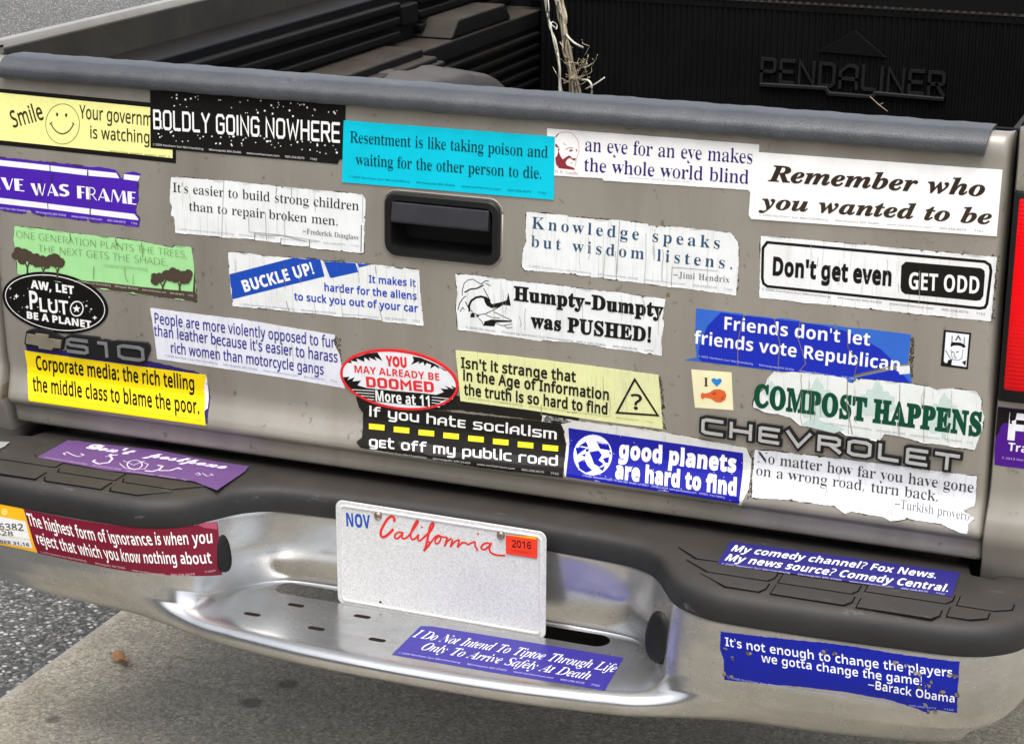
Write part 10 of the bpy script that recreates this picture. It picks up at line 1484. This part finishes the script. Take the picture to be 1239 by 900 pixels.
solid('bulk', [ribbon([tuple(p) for p in pl_], 9.0)], 0.0, 0.010, 'moulded_line', M_EMB, bl, 0.002)
solid('bulk', [fill([BADGES['PENDTRI']])], 0.0, 0.0032, 'moulded_peak', M_LINER, bl, 0.001)

# ------------------------------------------------------------------ loose things
rng = random.Random(11)
M_TWINE = plain('twine_fibre', (0.42, 0.36, 0.25, 1), 0.85, var=0.3, scale=60)
M_TWINE2 = plain('pale_fibre', (0.62, 0.59, 0.50, 1), 0.8, var=0.2, scale=60)
tw = tag(empty('twine', (-0.50, 1.79, 0.85)), 'frayed pale twine hanging down against the black front panel of the bed', 'twine')
def at_y(px, py, y):
    d = _right * ((px - 619.5) / 2499.3) + _down * ((py - 450) / 2499.3) + _fwd
    o = Vector(_m.translation); return o + d * ((y - o.y) / d.y)
def strand(m, pts, y, r, jit):
    P = [at_y(px + rng.gauss(0, jit), py, y + rng.gauss(0, 0.012)) for px, py in pts]
    Q = []
    for i in range(len(P) - 1):
        p0, p1, p2, p3 = P[max(i - 1, 0)], P[i], P[i + 1], P[min(i + 2, len(P) - 1)]
        for j in range(5):
            t = j / 5; Q.append(0.5 * (2 * p1 + (p2 - p0) * t + (2 * p0 - 5 * p1 + 4 * p2 - p3) * t * t + (3 * p1 - p0 - 3 * p2 + p3) * t ** 3))
    Q.append(P[-1]); m.tube(Q, r, 5)
def local(o):
    o.parent = tw; o.matrix_parent_inverse = Matrix.Translation(-Vector(tw.location)); return o
m = MB()
for k in range(9):
    strand(m, [(668 + k * 0.9, -25), (672 + k, 0), (677 + k, 20), (680 + k * 0.8, 42), (683 + k * .7, 62), (687 + k, 85), (690 + k * 1.6, 112), (690 + k * 2, 140)], 1.80, 0.0022, 1.2)
local(m.build('strand', M_TWINE, None, True))
m = MB()
for k in range(3): strand(m, [(658 + k, -25), (661 + k, 8), (665, 30), (670 + k, 50), (676 + k, 80), (675 + k * 2, 100), (679 + k * 2, 130)], 1.79, 0.0018, 0.6)
strand(m, [(703, 97), (712, 98), (716, 106), (715, 130)], 1.78, 0.0025, 0.3)
strand(m, [(708, 108), (720, 102), (732, 94)], 1.78, 0.0016, 0.2)
strand(m, [(672, 34), (667, 30), (669, 27), (674, 31), (673, 36)], 1.78, 0.0016, 0.2)
strand(m, [(674, 0), (678, 12), (682, 22), (684, 40), (694, 52), (705, 58)], 1.78, 0.0024, 0.8)
local(m.build('strand', M_TWINE2, None, True))
m = MB()
for k in range(26):
    cx_, cy_ = rng.gauss(695, 6), rng.gauss(74, 11); r_ = rng.uniform(8, 22); a0 = rng.uniform(-1.2, 1.6); sw = rng.uniform(0.7, 2.4)
    strand(m, [(cx_ + r_ * math.cos(a0 + sw * j / 6) * rng.uniform(.8, 1.2), cy_ + 1.1 * r_ * math.sin(a0 + sw * j / 6)) for j in range(7)], 1.78, rng.uniform(0.0005, 0.0013), 0.8)
local(m.build('frayed_knot', M_TWINE, None, True))
# straw on the tailgate's inner edge
m = MB(); m.tube([(0.517, 0.066, 1.127), (0.529, 0.064, 1.118), (0.541, 0.060, 1.1115)], 0.0006, 6); m.tube([(0.529, 0.064, 1.118), (0.533, 0.07, 1.1195)], 0.0004, 5)
tag(m.build('straw', plain('straw', (0.30, 0.20, 0.13, 1), 0.7), None, True), 'short bent piece of straw standing on the black tailgate cap', 'straw')
# dry leaf on the pavement
V = []; F = []; n = 9
for i in range(n):
    t = i / (n - 1); w = 0.010 * math.sin(math.pi * min(1, t * 0.93 + 0.05)) ** 0.7 * (1 + 0.2 * math.sin(i * 2.3)); x = -0.812 + 0.052 * t; y = 0.352 - 0.030 * t
    hz = 0.004 + 0.010 * math.sin(t * 5.5) ** 2
    V += [(x + w * 0.5, y + w, hz + 0.004), (x, y, hz), (x - w * 0.5, y - w, hz + 0.005)]
for i in range(n - 1):
    a = 3 * i; F += [(a, a + 1, a + 4, a + 3), (a + 1, a + 2, a + 5, a + 4)]
lf_ = mk('dry_leaf', V, F, plain('dead_leaf', (0.42, 0.22, 0.11, 1), 0.8, var=0.3, scale=90), None, True)
sd = lf_.modifiers.new('solid', 'SOLIDIFY'); sd.thickness = 0.0006
tag(lf_, 'curled brown dry leaf lying on the concrete near the road joint', 'leaf')
